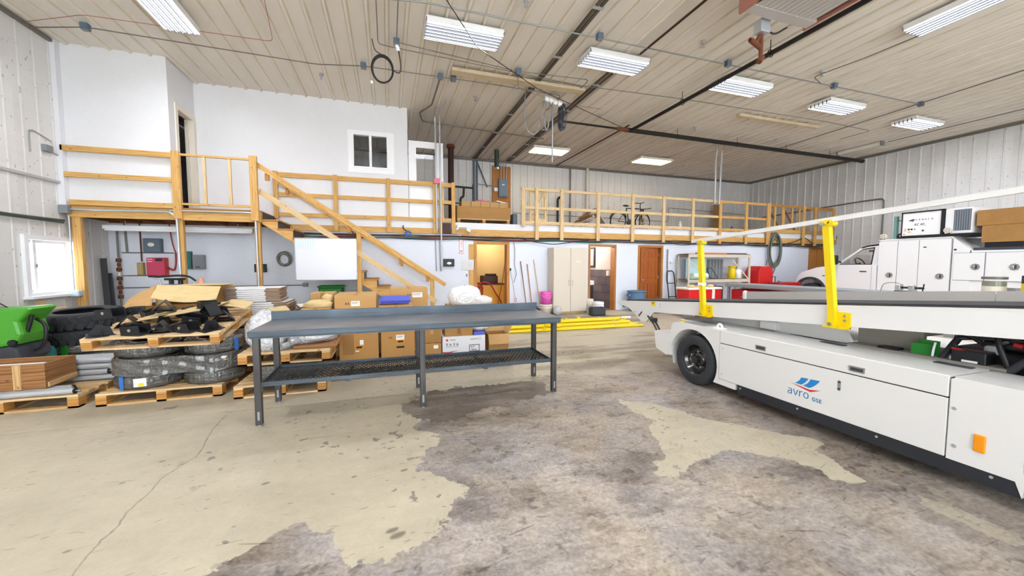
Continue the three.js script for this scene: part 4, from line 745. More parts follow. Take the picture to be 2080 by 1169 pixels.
// ---------------------------------------------------------------- things on and along the block wall
{
  const Z = 10.7, wallBox = (name, label, cat, x0, x1, y0, y1, mat, lid = mat, dep = 0.1) => { const t = T(name, label, cat, [(x0 + x1) / 2, y0, Z - dep / 2]); P(t, 'box', RB(x0, x1, y0, y1, Z - dep, Z, 0.012), mat); P(t, 'cover', RB(x0 + 0.015, x1 - 0.015, y0 + 0.015, y1 - 0.015, Z - dep - 0.012, Z - dep + 0.002, 0.006), lid); return t; };
  const g1 = wallBox('electrical_box', 'large blue-grey electrical cabinet under the landing above red cabinet', 'electrical box', -5.18, -4.85, 1.76, 2.07, M.slate); P(g1, 'badge', ball([-5.03, 1.93, Z - 0.112], 0.045, 1.4, 1, 0.2), M.cream);
  const g2 = wallBox('electrical_box', 'grey electrical box beside the landing post, next to teal box', 'electrical box', -4.29, -4.06, 1.38, 1.71, M.grey, M.grey); P(g2, 'handle', B(-4.22, -4.14, 1.42, 1.44, Z - 0.13, Z - 0.11), M.black);
  wallBox('teal_box', 'teal meter box next to the landing post', 'electrical box', -4.44, -4.31, 1.38, 1.79, M.teal, M.teal);
  const rd = wallBox('red_cabinet', 'pinkish red wall cabinet under the blue-grey electrical cabinet', 'cabinet', -5.12, -4.77, 1.24, 1.64, M.red, std('#c8315a', 0.4), 0.14); P(rd, 'dark_label', B(-4.95, -4.82, 1.56, 1.62, Z - 0.156, Z - 0.15), M.black); P(rd, 'white_stripe', [B(-5.1, -5.0, 1.6, 1.615, Z - 0.156, Z - 0.15), B(-5.1, -5.0, 1.55, 1.562, Z - 0.156, Z - 0.15)], M.white); P(rd, 'hose', tube([[-4.77, 1.42, Z - 0.06], [-4.66, 1.36, Z - 0.06], [-4.62, 1.5, Z - 0.05], [-4.62, 1.75, Z - 0.03]], 0.018), M.darkRed);
  wallBox('yellow_box', 'small tan control box left of the red wall cabinet', 'control box', -5.31, -5.2, 1.25, 1.53, std('#a8945c', 0.6));
  M1('wall_plate', 'blank white wall plate next to the small tan control box', 'plate', B(-5.42, -5.33, 1.24, 1.5, Z - 0.015, Z), M.whiteMatt);
  const cp = T('pipe_manifold', 'rusty threaded pipe fittings standing in corner under landing', 'pipework', [-5.62, 0.7, 10.6]); for (let k = 0; k < 9; k++) P(cp, 'coupling', cyl([-5.62, 0.74 + k * 0.1, 10.6], [-5.62, 0.82 + k * 0.1, 10.6], k % 2 ? 0.03 : 0.045), k === 5 ? M.cream : M.rust); P(cp, 'riser', cyl([-5.62, 0, 10.6], [-5.62, 2.3, 10.6], 0.018), M.conduitDark);
  M1('dark_gutter', 'dark steel channel leaning in the corner under the landing', 'channel', [beam([-5.62, 0.02, 10.2], [-5.74, 1.62, 10.35], 0.1, 0.03), beam([-5.6, 0.02, 10.35], [-5.72, 1.3, 10.45], 0.1, 0.03)], M.darkGrey);
  for (const [y, a, b, l] of [[1.75, -5.6, -4.66, 'dark conduit level below the blue-grey electrical cabinet'], [1.24, -5.6, -5.0, 'dark conduit level below the small tan control box'], [0.97, -5.6, -2.0, 'low dark conduit level along block wall under landing']]) M1('wall_conduit', l, 'conduit', cyl([a, y, Z - 0.02], [b, y, Z - 0.02], 0.012), M.conduitDark);
  M1('wall_conduit', 'vertical dark conduit above the rusty pipe fittings', 'conduit', cyl([-5.5, 1.75, Z - 0.02], [-5.52, 2.45, Z - 0.02], 0.02), M.conduitDark); M1('wall_conduit', 'brown conduit down to the small tan control box', 'conduit', tube([[-5.25, 2.45, Z - 0.03], [-5.25, 1.55, Z - 0.03]], 0.014), M.rust); M1('wall_conduit', 'red cable down to the red wall cabinet', 'conduit', tube([[-4.72, 2.45, Z - 0.02], [-4.68, 2.0, Z - 0.02], [-4.62, 1.75, Z - 0.03]], 0.012), M.darkRed);
  for (const [x, l] of [[-3.71, 'low outlet box on block wall beside white carton stack'], [-1.99, 'low outlet box on block wall behind the stairs']]) wallBox('outlet_box', l, 'outlet', x - 0.06, x + 0.06, 0.93, 1.03, M.grey, M.grey, 0.06);
  wallBox('black_speaker', 'black box mounted behind the landing corner post', 'box', -3.06, -2.82, 1.3, 1.5, M.black, M.blackSteel, 0.12);
  const wcoil = []; for (let k = 0; k < 6; k++) wcoil.push(ring([-2.43 + rr(-0.02, 0.02), 1.62 + rr(-0.02, 0.02), Z - 0.03 - k * 0.008], 0.13 + rr(-0.025, 0.03), 0.008, 'd', 1.15)); M1('wire_coil', 'coil of grey wire hung on block wall behind the stairs', 'cable', wcoil, M.conduitDark);
  const sl = T('shop_light', 'long white strip fixture hung below the landing joists', 'strip light', [-4.25, 2.2, 10.1]); P(sl, 'body', RB(-5.55, -2.9, 2.22, 2.3, 10.02, 10.16, 0.01), M.white); P(sl, 'cover', RB(-5.53, -2.92, 2.185, 2.225, 10.04, 10.14, 0.015), M.vinyl); for (const x of [-5.2, -4.3, -3.2]) P(sl, 'hanger', cyl([x, 2.3, 10.09], [x, 2.41, 10.09], 0.006), M.galv);
  // pipes and box on the landing front
  const lc = (l, pts, r = 0.016, m = M.galv) => M1('post_conduit', l, 'conduit', tube(pts, r, 0, true), m);
  lc('bright conduit along the landing beam and down its middle post', [[-5.7, 2.53, 9.44], [-4.15, 2.54, 9.44], [-4.04, 2.44, 9.44], [-4.03, 1.0, 9.46]], 0.022); lc('bright conduit along the landing beam and down its corner post', [[-4.15, 2.57, 9.45], [-2.75, 2.58, 9.45], [-2.67, 2.48, 9.45], [-2.66, 0.9, 9.46]], 0.02); lc('pale conduit down the landing post beside the window', [[-5.7, 2.4, 9.44], [-5.7, 0.98, 9.44]], 0.014);
  M1('post_box', 'grey junction box at the end of the landing beam', 'junction box', RB(-5.8, -5.67, 2.44, 2.6, 9.36, 9.48, 0.015), M.grey); M1('post_box', 'pale blue outlet box on landing post beside window sill', 'outlet', RB(-5.75, -5.6, 0.88, 1.0, 9.38, 9.5, 0.02), std('#b9c8d6', 0.5));
  M1('wall_cable', 'dark cable bundle slung along the ribbed wall above the window', 'cable', [tube([[-5.76, 2.36, 5], [-5.75, 2.33, 7.2], [-5.75, 2.3, 8.3], [-5.75, 2.31, 9.4]], 0.02), tube([[-5.77, 2.32, 5], [-5.76, 2.28, 7.4], [-5.76, 2.27, 9.4]], 0.016)], std('#4b5550', 0.6));
  const wb = T('wall_switch', 'grey switch box with thin conduit on upper ribbed wall', 'switch box', [-5.76, 3.5, 9.15]); P(wb, 'box', RB(-5.8, -5.72, 3.5, 3.62, 9.08, 9.24, 0.01), M.grey); P(wb, 'conduit', [tube([[-5.78, 3.53, 9.24], [-5.78, 3.5, 9.5]], 0.01), tube([[-5.78, 3.42, 8.85], [-5.78, 3.82, 8.85], [-5.78, 3.72, 9.3]], 0.008, 0, true)], M.conduit);
  // whiteboard hung on the stair posts
  const wbd = T('whiteboard', 'large blank whiteboard hung on the side of the stairs', 'whiteboard', [-1.32, 1.14, 9.5]);
  P(wbd, 'board', RB(-1.94, -0.7, 1.145, 2.06, 9.455, 9.475, 0.006), std('#dcdde3', 0.3));
  P(wbd, 'edging', [B(-1.95, -0.69, 2.055, 2.068, 9.45, 9.478), B(-1.95, -0.69, 1.137, 1.15, 9.45, 9.478), B(-1.95, -1.937, 1.14, 2.065, 9.45, 9.478), B(-0.703, -0.69, 1.14, 2.065, 9.45, 9.478)], M.aluminium);
  P(wbd, 'planner_sheet', B(-1.92, -1.55, 1.84, 2.045, 9.452, 9.456), new THREE.MeshStandardMaterial({ roughness: 0.6, map: canvasTex(256, 144, (c, w, h) => { c.fillStyle = '#dfe9ea'; c.fillRect(0, 0, w, h); c.strokeStyle = '#a9c3c6'; c.lineWidth = 3; for (let i = 0; i <= 8; i++) { c.beginPath(); c.moveTo((i * w) / 8, 0); c.lineTo((i * w) / 8, h); c.stroke(); } for (let i = 0; i <= 5; i++) { c.beginPath(); c.moveTo(0, (i * h) / 5); c.lineTo(w, (i * h) / 5); c.stroke(); } }) }));
  { const a = wbd.children[2].geometry, p = a.attributes.position, uv = a.attributes.uv; for (let i = 0; i < p.count; i++) uv.setXY(i, (p.getX(i) + 0.6) / 0.37, (p.getY(i) - 0.7) / 0.205); }
  // extinguisher sign, box, papers
  const sgn = signPlate('wall_sign', 'narrow red and white fire extinguisher sign beside the storeroom door', 'sign', 1.91, 2.03, 1.79, 2.23, Z, 120, 440, (c, w, h) => { c.fillStyle = '#f6ecec'; c.fillRect(0, 0, w, h); c.strokeStyle = '#d3222c'; c.lineWidth = 12; c.strokeRect(6, 6, w - 12, h - 12); c.fillStyle = '#d3222c'; c.save(); c.translate(w / 2 + 4, h * 0.42); c.rotate(Math.PI / 2); c.font = 'bold 40px sans-serif'; c.textAlign = 'center'; c.textBaseline = 'middle'; c.fillText('FIRE EXT', 0, 0); c.restore(); c.beginPath(); c.moveTo(w / 2, h - 30); c.lineTo(w * 0.25, h - 90); c.lineTo(w * 0.75, h - 90); c.fill(); });
  const db = wallBox('dispenser', 'black wall dispenser between stair foot and red sign', 'dispenser', 1.46, 1.76, 1.43, 1.64, M.black, M.blackSteel); P(db, 'badge', ball([1.61, 1.52, Z - 0.112], 0.05, 1.3, 0.7, 0.2), M.white);
  M1('paper_notice', 'white paper notice taped beside the storeroom door', 'notice', B(1.96, 2.34, 1.33, 1.62, Z - 0.02, Z - 0.016), M.cardWhite);
  M1('light_switch', 'small grey light switch below the paper notice', 'switch', RB(2.1, 2.14, 1.14, 1.22, Z - 0.02, Z, 0.004), M.grey);
  for (const [x, l] of [[1.27, 'thinner'], [1.38, 'second']]) M1('wall_conduit', l + ' grey conduit down the block wall above the stair foot', 'conduit', cyl([x, 1.3, Z - 0.02], [x - 0.02, 2.3, Z - 0.02], 0.012), M.conduit);
  // cable bundle along the top of the block wall
  const cols = [M.black, M.rust, M.conduitDark, M.teal, M.darkRed, M.black];
  const bund = T('cable_bundle', 'bundle of sagging cables along block wall below the loft edge', 'cable', [7, 2.2, 10.66]);
  for (let k = 0; k < 6; k++) { const pts = []; for (let x = -2.1; x <= 17.2; x += 0.64) pts.push([x, 2.27 - 0.016 * k + rr(-0.02, 0.012) - (k === 3 ? 0.05 * Math.abs(Math.sin(x * 1.3)) : 0), 10.61 + k * 0.014]); P(bund, 'cable', tube(pts, k === 2 ? 0.024 : 0.015, 90, false, 6), cols[k]); }
  P(bund, 'swag', [tube([[3.6, 2.27, 10.62], [4.2, 2.15, 10.61], [4.8, 2.1, 10.6], [5.4, 2.17, 10.61], [6, 2.25, 10.62]], 0.012), tube([[8.9, 2.25, 10.62], [9.6, 2.14, 10.6], [10.2, 2.22, 10.61]], 0.01), tube([[14.2, 2.2, 10.6], [14.9, 2.36, 10.6], [15.4, 2.5, 10.58], [16, 2.2, 10.6]], 0.014)], M.black);
  const hs = T('hose_reel_ring', 'blue hose loop hung on the loft edge above the stairs', 'hose', [0.5, 2.2, 10.58]); P(hs, 'loop', [ring([0.52, 2.3, 10.56], 0.07, 0.02), ring([0.52, 2.3, 10.53], 0.06, 0.018)], M.skyBlue); P(hs, 'hook', tube([[0.5, 2.36, 10.55], [0.4, 2.44, 10.55], [0.4, 2.52, 10.58]], 0.015), M.black);
  M1('brown_box', 'dark brown steel box set in loft edge beneath the railing end', 'box', RB(1.44, 1.66, 2.33, 2.62, 10.5, 10.64, 0.008), M.brown);
  const fl = T('flood_light', 'white twin-head flood light fixed under the loft cartons', 'light', [2.1, 2.4, 10.55]); P(fl, 'body', RB(1.82, 2.1, 2.5, 2.58, 10.5, 10.62, 0.015), M.cream); P(fl, 'head', [cyl([2.12, 2.46, 10.55], [2.2, 2.4, 10.5], 0.05), cyl([1.86, 2.5, 10.55], [1.8, 2.44, 10.5], 0.035)], M.white);
  // hanging cord, brooms
  M1('drop_cable', 'grey cord hanging on block wall between storeroom door and broom sticks', 'cord', tube([[3.5, 2.28, 10.66], [3.56, 1.9, 10.67], [3.55, 1.5, 10.67], [3.6, 1.2, 10.66], [3.52, 0.95, 10.66]], 0.008), M.conduitDark);
  const pc = T('pull_chain', 'thin chain with pink ring on block wall near storeroom door', 'chain', [3.55, 0.38, 10.66]); P(pc, 'handle', RB(3.41, 3.44, 1.3, 1.38, 10.64, 10.69, 0.006), M.black); P(pc, 'chain', tube([[3.42, 1.3, 10.67], [3.52, 0.8, 10.66], [3.56, 0.5, 10.65]], 0.005), M.conduitDark); P(pc, 'ring', ring([3.57, 0.44, 10.64], 0.035, 0.008, 'd', 1.5), M.pink2);
  for (const [a, b, m, l] of [[[3.9, 0.0, 10.5], [3.74, 1.58, 10.68], M.crate, 'thin broom stick leaning nearest the pink ring chain'], [[4.12, 0, 10.62], [3.95, 1.5, 10.68], M.oldWood, 'darker broom stick leaning in the middle of three'], [[4.4, 0, 10.62], [4.16, 1.64, 10.68], M.paleWood, 'palest broom stick standing nearest the beige cabinet']]) { const t = T('broom', l, 'broom', [a[0], 0, a[2]], 'broom sticks'); P(t, 'stick', cyl(a, b, 0.014), m); P(t, 'brush', RB(a[0] - 0.11, a[0] + 0.11, 0, 0.09, a[2] - 0.03, a[2] + 0.03, 0.01), M.darkGrey); }
  // beige cabinet
  const cb = T('storage_cabinet', 'tall beige two-door cabinet against block wall by the washroom', 'cabinet', [5.2, 0, 10.45]);
  M.beige = std('#d6cbbb', 0.5); P(cb, 'body', [B(4.62, 5.74, 0.06, 1.98, 10.28, 10.68)], M.beige); P(cb, 'plinth', B(4.65, 5.71, 0, 0.06, 10.31, 10.66), M.cardPale);
  for (const [a, b, hx] of [[4.63, 5.175, 5.12], [5.185, 5.73, 5.24]]) { const dr = P(cb, 'door', RB(a, b, 0.08, 1.97, 10.255, 10.279, 0.004), M.beige); P(dr, 'handle', tube([[hx, 0.86, 10.255], [hx, 0.87, 10.225], [hx, 1.0, 10.225], [hx, 1.01, 10.255]], 0.007), M.galv); }
  P(cb, 'label_strip', B(5.36, 5.5, 1.56, 1.58, 10.251, 10.255), M.white);
  // buckets by the cabinet
  pail('bucket', 'pink bucket stacked on pale tub beside the beige cabinet', 4.42, 0.32, 10.35, 0.17, 0.36, M.pink, true); pail('bucket', 'pale tub beneath the pink bucket', 4.42, 0, 10.35, 0.19, 0.32, std('#d9cdbd', 0.6), false);
  M1('black_bag', 'small black tool bag on floor beside the pale tub', 'bag', [ball([4.02, 0.13, 10.2], 0.17, 1, 0.75, 0.9), tube([[3.94, 0.22, 10.2], [4.02, 0.33, 10.2], [4.1, 0.22, 10.2]], 0.014)], M.black); M1('plastic_bag', 'clear plastic bag with red print beside the pale tub', 'bag', ball([4.66, 0.14, 10.05], 0.15, 0.9, 1, 0.9), M.filmPale);
  pail('bucket', 'white bucket on floor in front of washroom doorway', 6.02, 0, 10.06, 0.16, 0.36, M.white, true); pail('bucket', 'second white pail behind the white bucket at washroom', 5.92, 0, 10.46, 0.14, 0.42, M.cream, true);
  M1('dark_crate', 'dark grey plastic crate before the washroom doorway', 'crate', [B(5.58, 6.0, 0, 0.02, 9.62, 9.86), B(5.58, 6.0, 0, 0.24, 9.62, 9.64), B(5.58, 6.0, 0, 0.24, 9.84, 9.86), B(5.58, 5.6, 0, 0.24, 9.64, 9.84), B(5.98, 6.0, 0, 0.24, 9.64, 9.84)], M.darkGrey);
  // washroom things
  const tc = T('waste_bin', 'black waste bin with white liner inside the tiled washroom', 'bin', [6.33, 0, 11.3]); P(tc, 'body', RB(6.18, 6.48, 0, 0.8, 11.15, 11.45, 0.03), M.black); P(tc, 'liner', RB(6.16, 6.5, 0.8, 0.95, 11.13, 11.47, 0.03), M.white);
  const mr = T('wall_mirror', 'black-framed mirror on the washroom wall above tiles', 'mirror', [7.05, 1.4, 12.6]); P(mr, 'mirror_frame', B(7.03, 7.068, 1.38, 2.1, 12.05, 13.1), M.black); P(mr, 'glass', B(7.025, 7.031, 1.44, 2.04, 12.12, 13.05), M.mirror);
  M1('dispenser', 'cream paper dispenser on the washroom tiles by doorway', 'dispenser', RB(6.95, 7.03, 1.1, 1.28, 11.02, 11.16, 0.015), M.cream);
  // storeroom things
  const sb = T('yellow_cabinet', 'yellow-brown cabinet inside the storeroom under dark machine', 'cabinet', [3.05, 0, 11.5]); P(sb, 'body', RB(2.72, 3.42, 0.02, 0.86, 11.3, 11.9, 0.01), std('#d99a2a', 0.5)); P(sb, 'top', B(2.7, 3.44, 0.86, 0.9, 11.28, 11.92), M.brown);
  M1('dark_machine', 'dark boxy machine on top of the storeroom cabinet', 'machine', [RB(2.76, 3.25, 0.9, 1.14, 11.4, 11.8, 0.03), RB(2.9, 3.2, 1.14, 1.2, 11.4, 11.7, 0.02)], M.brown);
  M1('red_hose', 'dark red hose looped in the storeroom doorway', 'hose', [tube([[2.5, 0.03, 11.1], [2.48, 0.6, 11.1], [2.62, 0.92, 11.1], [2.9, 0.9, 11.1], [3.1, 0.6, 11.1], [3.25, 0.35, 11.1], [3.28, 0.03, 11.1]], 0.022), tube([[2.56, 0.03, 11.2], [2.55, 0.6, 11.2], [2.7, 0.84, 11.2], [2.66, 0.3, 11.2], [2.62, 0.03, 11.2]], 0.022)], M.darkRed);
  M1('air_line', 'thin brown air line hanging down storeroom door jamb', 'cord', tube([[3.3, 2.04, 10.66], [3.26, 1.6, 10.67], [3.18, 1.0, 10.68], [3.08, 0.5, 10.7], [3.04, 0.2, 10.75]], 0.012), M.rust);
  // blue bin
  const bn = T('waste_bin', 'blue-grey rolling waste bin before the panelled door', 'bin', [7.55, 0, 10.25]); P(bn, 'body', lathe([[0, 0], [0.22, 0], [0.28, 0.62], [0.26, 0.62], [0.2, 0.03], [0, 0.03]], [7.55, 0, 10.3]), M.binBlue); P(bn, 'rim', ring([7.55, 0.63, 10.3], 0.29, 0.022, 'y'), M.binBlue); P(bn, 'handle', [RB(7.22, 7.3, 0.48, 0.56, 10.24, 10.36, 0.01), RB(7.8, 7.88, 0.48, 0.56, 10.24, 10.36, 0.01)], M.binBlue);
  // chain, outlet, hand truck
  const ch = []; for (let k = 0; k < 16; k++) ch.push(ring([9.03 + rr(-0.006, 0.006), 1.95 - k * 0.07, 10.67], 0.026, 0.008, k % 2 ? 'x' : 'd', 1.5, 12)); M1('hanging_chain', 'dark chain hanging on block wall beside the panelled door', 'chain', ch, M.conduitDark);
  wallBox('outlet_box', 'white outlet box on block wall above the hand truck', 'outlet', 9.14, 9.24, 1.52, 1.62, M.white, M.white, 0.05); wallBox('outlet_box', 'small white outlet plate between hand truck and rack', 'outlet', 9.42, 9.52, 1.55, 1.65, M.white, M.white, 0.03);
  const hd = T('hand_truck', 'black tubular hand truck leaning on block wall near rack', 'hand truck', [9.12, 0, 10.5]); P(hd, 'tube_frame', [tube([[8.97, 0.12, 10.45], [8.97, 1.1, 10.6], [9.03, 1.25, 10.63], [9.21, 1.25, 10.63], [9.26, 1.1, 10.6], [9.26, 0.12, 10.45]], 0.018, 30), cyl([8.97, 0.4, 10.49], [9.26, 0.4, 10.49], 0.014), cyl([8.97, 0.85, 10.56], [9.26, 0.85, 10.56], 0.014)], M.black); P(hd, 'toe_plate', B(8.96, 9.28, 0, 0.02, 10.3, 10.48), M.blackSteel); for (const x of [8.95, 9.29]) P(hd, 'wheel', cyl([x - 0.02, 0.12, 10.52], [x + 0.02, 0.12, 10.52], 0.12, 0.12, 18), M.rubber);
  // hose coil
  const hc = T('hose_coil', 'tall coil of grey-green hoses hung below the loft gate', 'hose', [13.8, 0.7, 10.58]); const rings = []; for (let k = 0; k < 9; k++) rings.push(ring([13.8 + rr(-0.1, 0.1), 2.0 + rr(-0.06, 0.08), 10.52 + k * 0.014], 0.26 + rr(-0.05, 0.05), 0.014, 'd', 2.1)); P(hc, 'coil', rings, std('#6d7466', 0.6)); P(hc, 'tail', [tube([[13.55, 1.7, 10.6], [13.42, 1.3, 10.62], [13.38, 0.8, 10.63], [13.4, 0.3, 10.6]], 0.014), tube([[14.0, 1.55, 10.6], [13.9, 1.3, 10.6], [13.7, 0.9, 10.58], [13.6, 0.45, 10.5]], 0.014)], std('#565d52', 0.6));
  const gj = T('green_sprayer', 'green jug with hose on floor below the hose coil', 'jug', [13.65, 0, 10.2]); P(gj, 'body', lathe([[0, 0], [0.2, 0], [0.22, 0.4], [0.12, 0.62], [0.05, 0.68], [0, 0.68]], [13.65, 0, 10.2]), std('#4f9a5c', 0.35)); P(gj, 'handle', tube([[13.5, 0.55, 10.2], [13.55, 0.85, 10.2], [13.7, 0.82, 10.2], [13.72, 0.62, 10.2]], 0.015), M.darkGrey);
  const wk = T('welding_cart', 'dark tubular cart with gas fittings beside the truck nose', 'cart', [14.7, 0, 9.9]); P(wk, 'cart_frame', [tube([[14.2, 0.02, 10.0], [14.2, 0.85, 10.0], [14.45, 1.0, 10.0], [14.6, 0.8, 10.0], [15.2, 0.8, 10.0], [15.2, 0.02, 10.0]], 0.02, 0, true), cyl([14.2, 0.5, 10], [15.2, 0.5, 10], 0.018)], M.black); P(wk, 'cylinder', [cyl([14.95, 0.05, 10.05], [14.95, 0.85, 10.05], 0.12, 0.12, 18), ball([14.95, 0.85, 10.05], 0.12), cyl([14.95, 0.95, 10.05], [14.95, 1.1, 10.05], 0.03)], M.teal);
}
function signPlate(name, label, cat, x0, x1, y0, y1, d, w, h, draw) {
  const t = T(name, label, cat, [(x0 + x1) / 2, y0, d]);
  const face = new THREE.PlaneGeometry(x1 - x0, y1 - y0); face.translate((x0 + x1) / 2, (y0 + y1) / 2, -(d - 0.012));
  P(t, 'plate', B(x0, x1, y0, y1, d - 0.01, d), M.white); P(t, 'print', prep(face), new THREE.MeshStandardMaterial({ roughness: 0.5, map: canvasTex(w, h, draw) }));
  return t;
}
function pail(name, label, x, y, d, r, h, mat, handle) {
  const t = T(name, label, 'bucket', [x, y, d]);
  P(t, 'body', lathe([[0, 0], [r * 0.86, 0], [r * 0.95, h * 0.6], [r * 1.02, h * 0.62], [r * 1.02, h * 0.66], [r * 0.97, h * 0.66], [r, h * 0.82], [r * 1.05, h * 0.84], [r * 1.05, h * 0.88], [r, h * 0.88], [r * 1.02, h], [r * 0.97, h], [r * 0.82, 0.02], [0, 0.02]], [x, y, d]), mat);
  if (handle) P(t, 'bail', tube([[x - r, y + h * 0.86, d], [x - r * 0.7, y + h * 0.6, d - r * 0.85], [x, y + h * 0.48, d - r * 1.12], [x + r * 0.7, y + h * 0.6, d - r * 0.85], [x + r, y + h * 0.86, d]], 0.006), M.galv);
  return t;
}
// ---------------------------------------------------------------- rack and red chests by the block wall
{
  const t = T('steel_rack', 'beige bolted steel rack with sheets and bins against block wall', 'rack', [11.1, 0, 10.2]); M.rackBeige = std('#cfc6b4', 0.5);
  const d0 = 10.1, d1 = 10.58, x0 = 9.36, x1 = 12.0;
  for (const x of [x0, x1]) for (const d of [d0, d1]) P(t, 'upright', [B(x, x + 0.07, 0, 1.82, d - 0.02, d + 0.02)], M.rackBeige);
  for (const y of [0.88, 1.72]) { for (const d of [d0, d1]) P(t, 'beam', B(x0, x1 + 0.07, y, y + 0.1, d - 0.025, d + 0.025), M.rackBeige); P(t, 'shelf_board', B(x0 + 0.02, x1 + 0.05, y + 0.1, y + 0.12, d0, d1), M.cardGrey); }
  P(t, 'brace', [beam([x0 + 0.08, 1.62, d0 - 0.03], [x0 + 0.75, 0.95, d0 - 0.03], 0.01, 0.04), beam([x1 - 0.75, 1.62, d0 - 0.03], [x1, 0.95, d0 - 0.03], 0.01, 0.04)], M.rackBeige);
  M1('plastic_sheet', 'pale aqua plastic sheet standing on the steel rack', 'sheet', B(9.55, 10.4, 1.0, 1.68, 10.36, 10.4), std('#bfe0e6', 0.3)); M1('plastic_sheet', 'grey ribbed sheet standing on rack beside aqua sheet', 'sheet', [B(10.5, 11.2, 1.0, 1.66, 10.42, 10.44), ...[0, 1, 2, 3, 4].map((k) => cyl([10.57 + k * 0.14, 1.0, 10.41], [10.57 + k * 0.14, 1.66, 10.41], 0.025))], M.grey);
  M1('foam_roll', 'white-green foam roll lying on the steel rack', 'roll', [cyl([9.55, 1.1, 10.1], [10.15, 1.1, 10.1], 0.1, 0.1, 18)], std('#d3ecdc', 0.6)); M1('mesh_panel', 'black framed mesh panel leaning on the steel rack', 'panel', [beam([10.42, 1.01, 10.2], [10.36, 1.36, 10.3], 0.02, 0.02), beam([10.36, 1.36, 10.3], [10.55, 1.36, 10.3], 0.02, 0.02), beam([10.55, 1.36, 10.3], [10.75, 1.01, 10.2], 0.02, 0.02), beam([10.42, 1.01, 10.2], [10.75, 1.01, 10.2], 0.02, 0.02)], M.black);
  M1('yellow_jug', 'yellow jug standing on the steel rack', 'jug', lathe([[0, 0], [0.12, 0], [0.12, 0.3], [0.08, 0.36], [0.13, 0.4], [0.13, 0.43], [0, 0.43]], [11.3, 1.0, 10.15]), M.yellow); M1('white_jug', 'white jug on the steel rack beside the yellow jug', 'jug', lathe([[0, 0], [0.11, 0], [0.11, 0.28], [0.04, 0.36], [0.04, 0.4], [0, 0.4]], [11.58, 1.0, 10.15]), M.white);
  M1('plank', 'orange level lying along the top of the steel rack', 'level', B(9.75, 11.0, 1.84, 1.88, 10.1, 10.2), M.orange); M1('plank', 'dark flat bar lying on top of the steel rack', 'bar', B(11.05, 11.9, 1.84, 1.87, 10.1, 10.2), M.darkGrey);
  M1('dark_bin', 'low dark bin under the steel rack shelf', 'bin', RB(10.2, 10.8, 0.02, 0.75, 10.0, 10.4, 0.03), M.darkGrey);
  const c1 = T('red_chest', 'bright red chest with grey band before the steel rack', 'chest', [8.45, 0, 8.65]); P(c1, 'body', RB(7.88, 9.02, 0.08, 0.78, 8.42, 8.9, 0.02), M.red); P(c1, 'lid', RB(7.86, 9.04, 0.78, 0.84, 8.4, 8.92, 0.02), M.cream); P(c1, 'band', B(8.68, 8.77, 0.1, 0.79, 8.405, 8.42), M.cream); P(c1, 'caster', [cyl([8.0, 0, 8.5], [8.0, 0.08, 8.5], 0.04), cyl([8.9, 0, 8.5], [8.9, 0.08, 8.5], 0.04)], M.black);
  M1('rag_pile', 'crumpled pale rags lying on the bright red chest', 'rag', [ball([8.1, 0.87, 8.6], 0.09, 1.6, 0.5, 1), ball([8.4, 0.86, 8.62], 0.07, 1.5, 0.5, 1), ball([8.8, 0.87, 8.6], 0.08, 1.3, 0.6, 1)], M.cardPale);
  const c2 = T('red_cabinet', 'red rounded machine cabinet behind the steel rack end', 'cabinet', [12.75, 0, 10.2]); P(c2, 'body', ext([[12.32, 0], [13.0, 0], [13.0, 1.2], [12.92, 1.42], [12.42, 1.42], [12.32, 1.25]], 'xy', 9.95, 10.5, 0.03), M.red); P(c2, 'top_plate', B(12.48, 12.86, 1.4, 1.43, 10.05, 10.4), M.cream); P(c2, 'bracket', [beam([12.9, 1.05, 9.93], [13.1, 1.05, 9.93], 0.03, 0.02), beam([13.06, 1.05, 9.93], [13.08, 0.7, 9.93], 0.02, 0.02)], M.darkGrey);
  const c3 = T('red_chest', 'low red chest on floor between red cabinet and green jug', 'chest', [12.95, 0, 9.4]); P(c3, 'body', RB(12.3, 13.3, 0.05, 0.82, 9.2, 9.6, 0.02), M.red); P(c3, 'lid', RB(12.28, 13.32, 0.82, 0.88, 9.18, 9.62, 0.015), M.darkRed);
  const wt = T('steel_table', 'long grey steel worktable behind belt conveyor with red cabinet base', 'table', [9.5, 0, 5.5]); P(wt, 'top', RB(9.1, 9.9, 0.86, 0.95, 2.5, 8.38, 0.01), M.grey); for (const x of [9.16, 9.84]) for (const d of [2.6, 5.4, 8.3]) P(wt, 'leg', B(x - 0.03, x + 0.03, 0, 0.86, d - 0.03, d + 0.03), M.grey); for (const [a, b] of [[6.6, 8.2], [5.6, 6.5]]) { const dw = P(wt, 'red_cabinet_base', RB(9.14, 9.86, 0.1, 0.8, a, b, 0.01), M.darkRed); P(dw, 'drawer_pull', B(9.125, 9.14, 0.6, 0.62, a + 0.3, b - 0.3), M.steel); }
  const vs = T('bench_vise', 'small dark bench vise on the grey steel worktable', 'vise', [9.4, 0.95, 4.55]); P(vs, 'base', RB(9.32, 9.48, 0.95, 0.99, 4.4, 4.7, 0.01), M.darkGrey); P(vs, 'jaw', [RB(9.34, 9.46, 1.0, 1.1, 4.62, 4.7, 0.01), RB(9.34, 9.46, 1.0, 1.1, 4.42, 4.5, 0.01)], M.galv); P(vs, 'screw', cyl([9.4, 1.05, 4.3], [9.4, 1.05, 4.66], 0.02), M.black); P(vs, 'handle', cyl([9.4, 0.98, 4.32], [9.4, 1.13, 4.3], 0.01), M.black);
  M1('wire_loop', 'thin dark wire looped behind the bench vise', 'wire', tube([[9.4, 0.96, 4.95], [9.4, 1.1, 4.9], [9.4, 1.14, 4.75], [9.4, 1.1, 4.6]], 0.006), M.conduitDark);
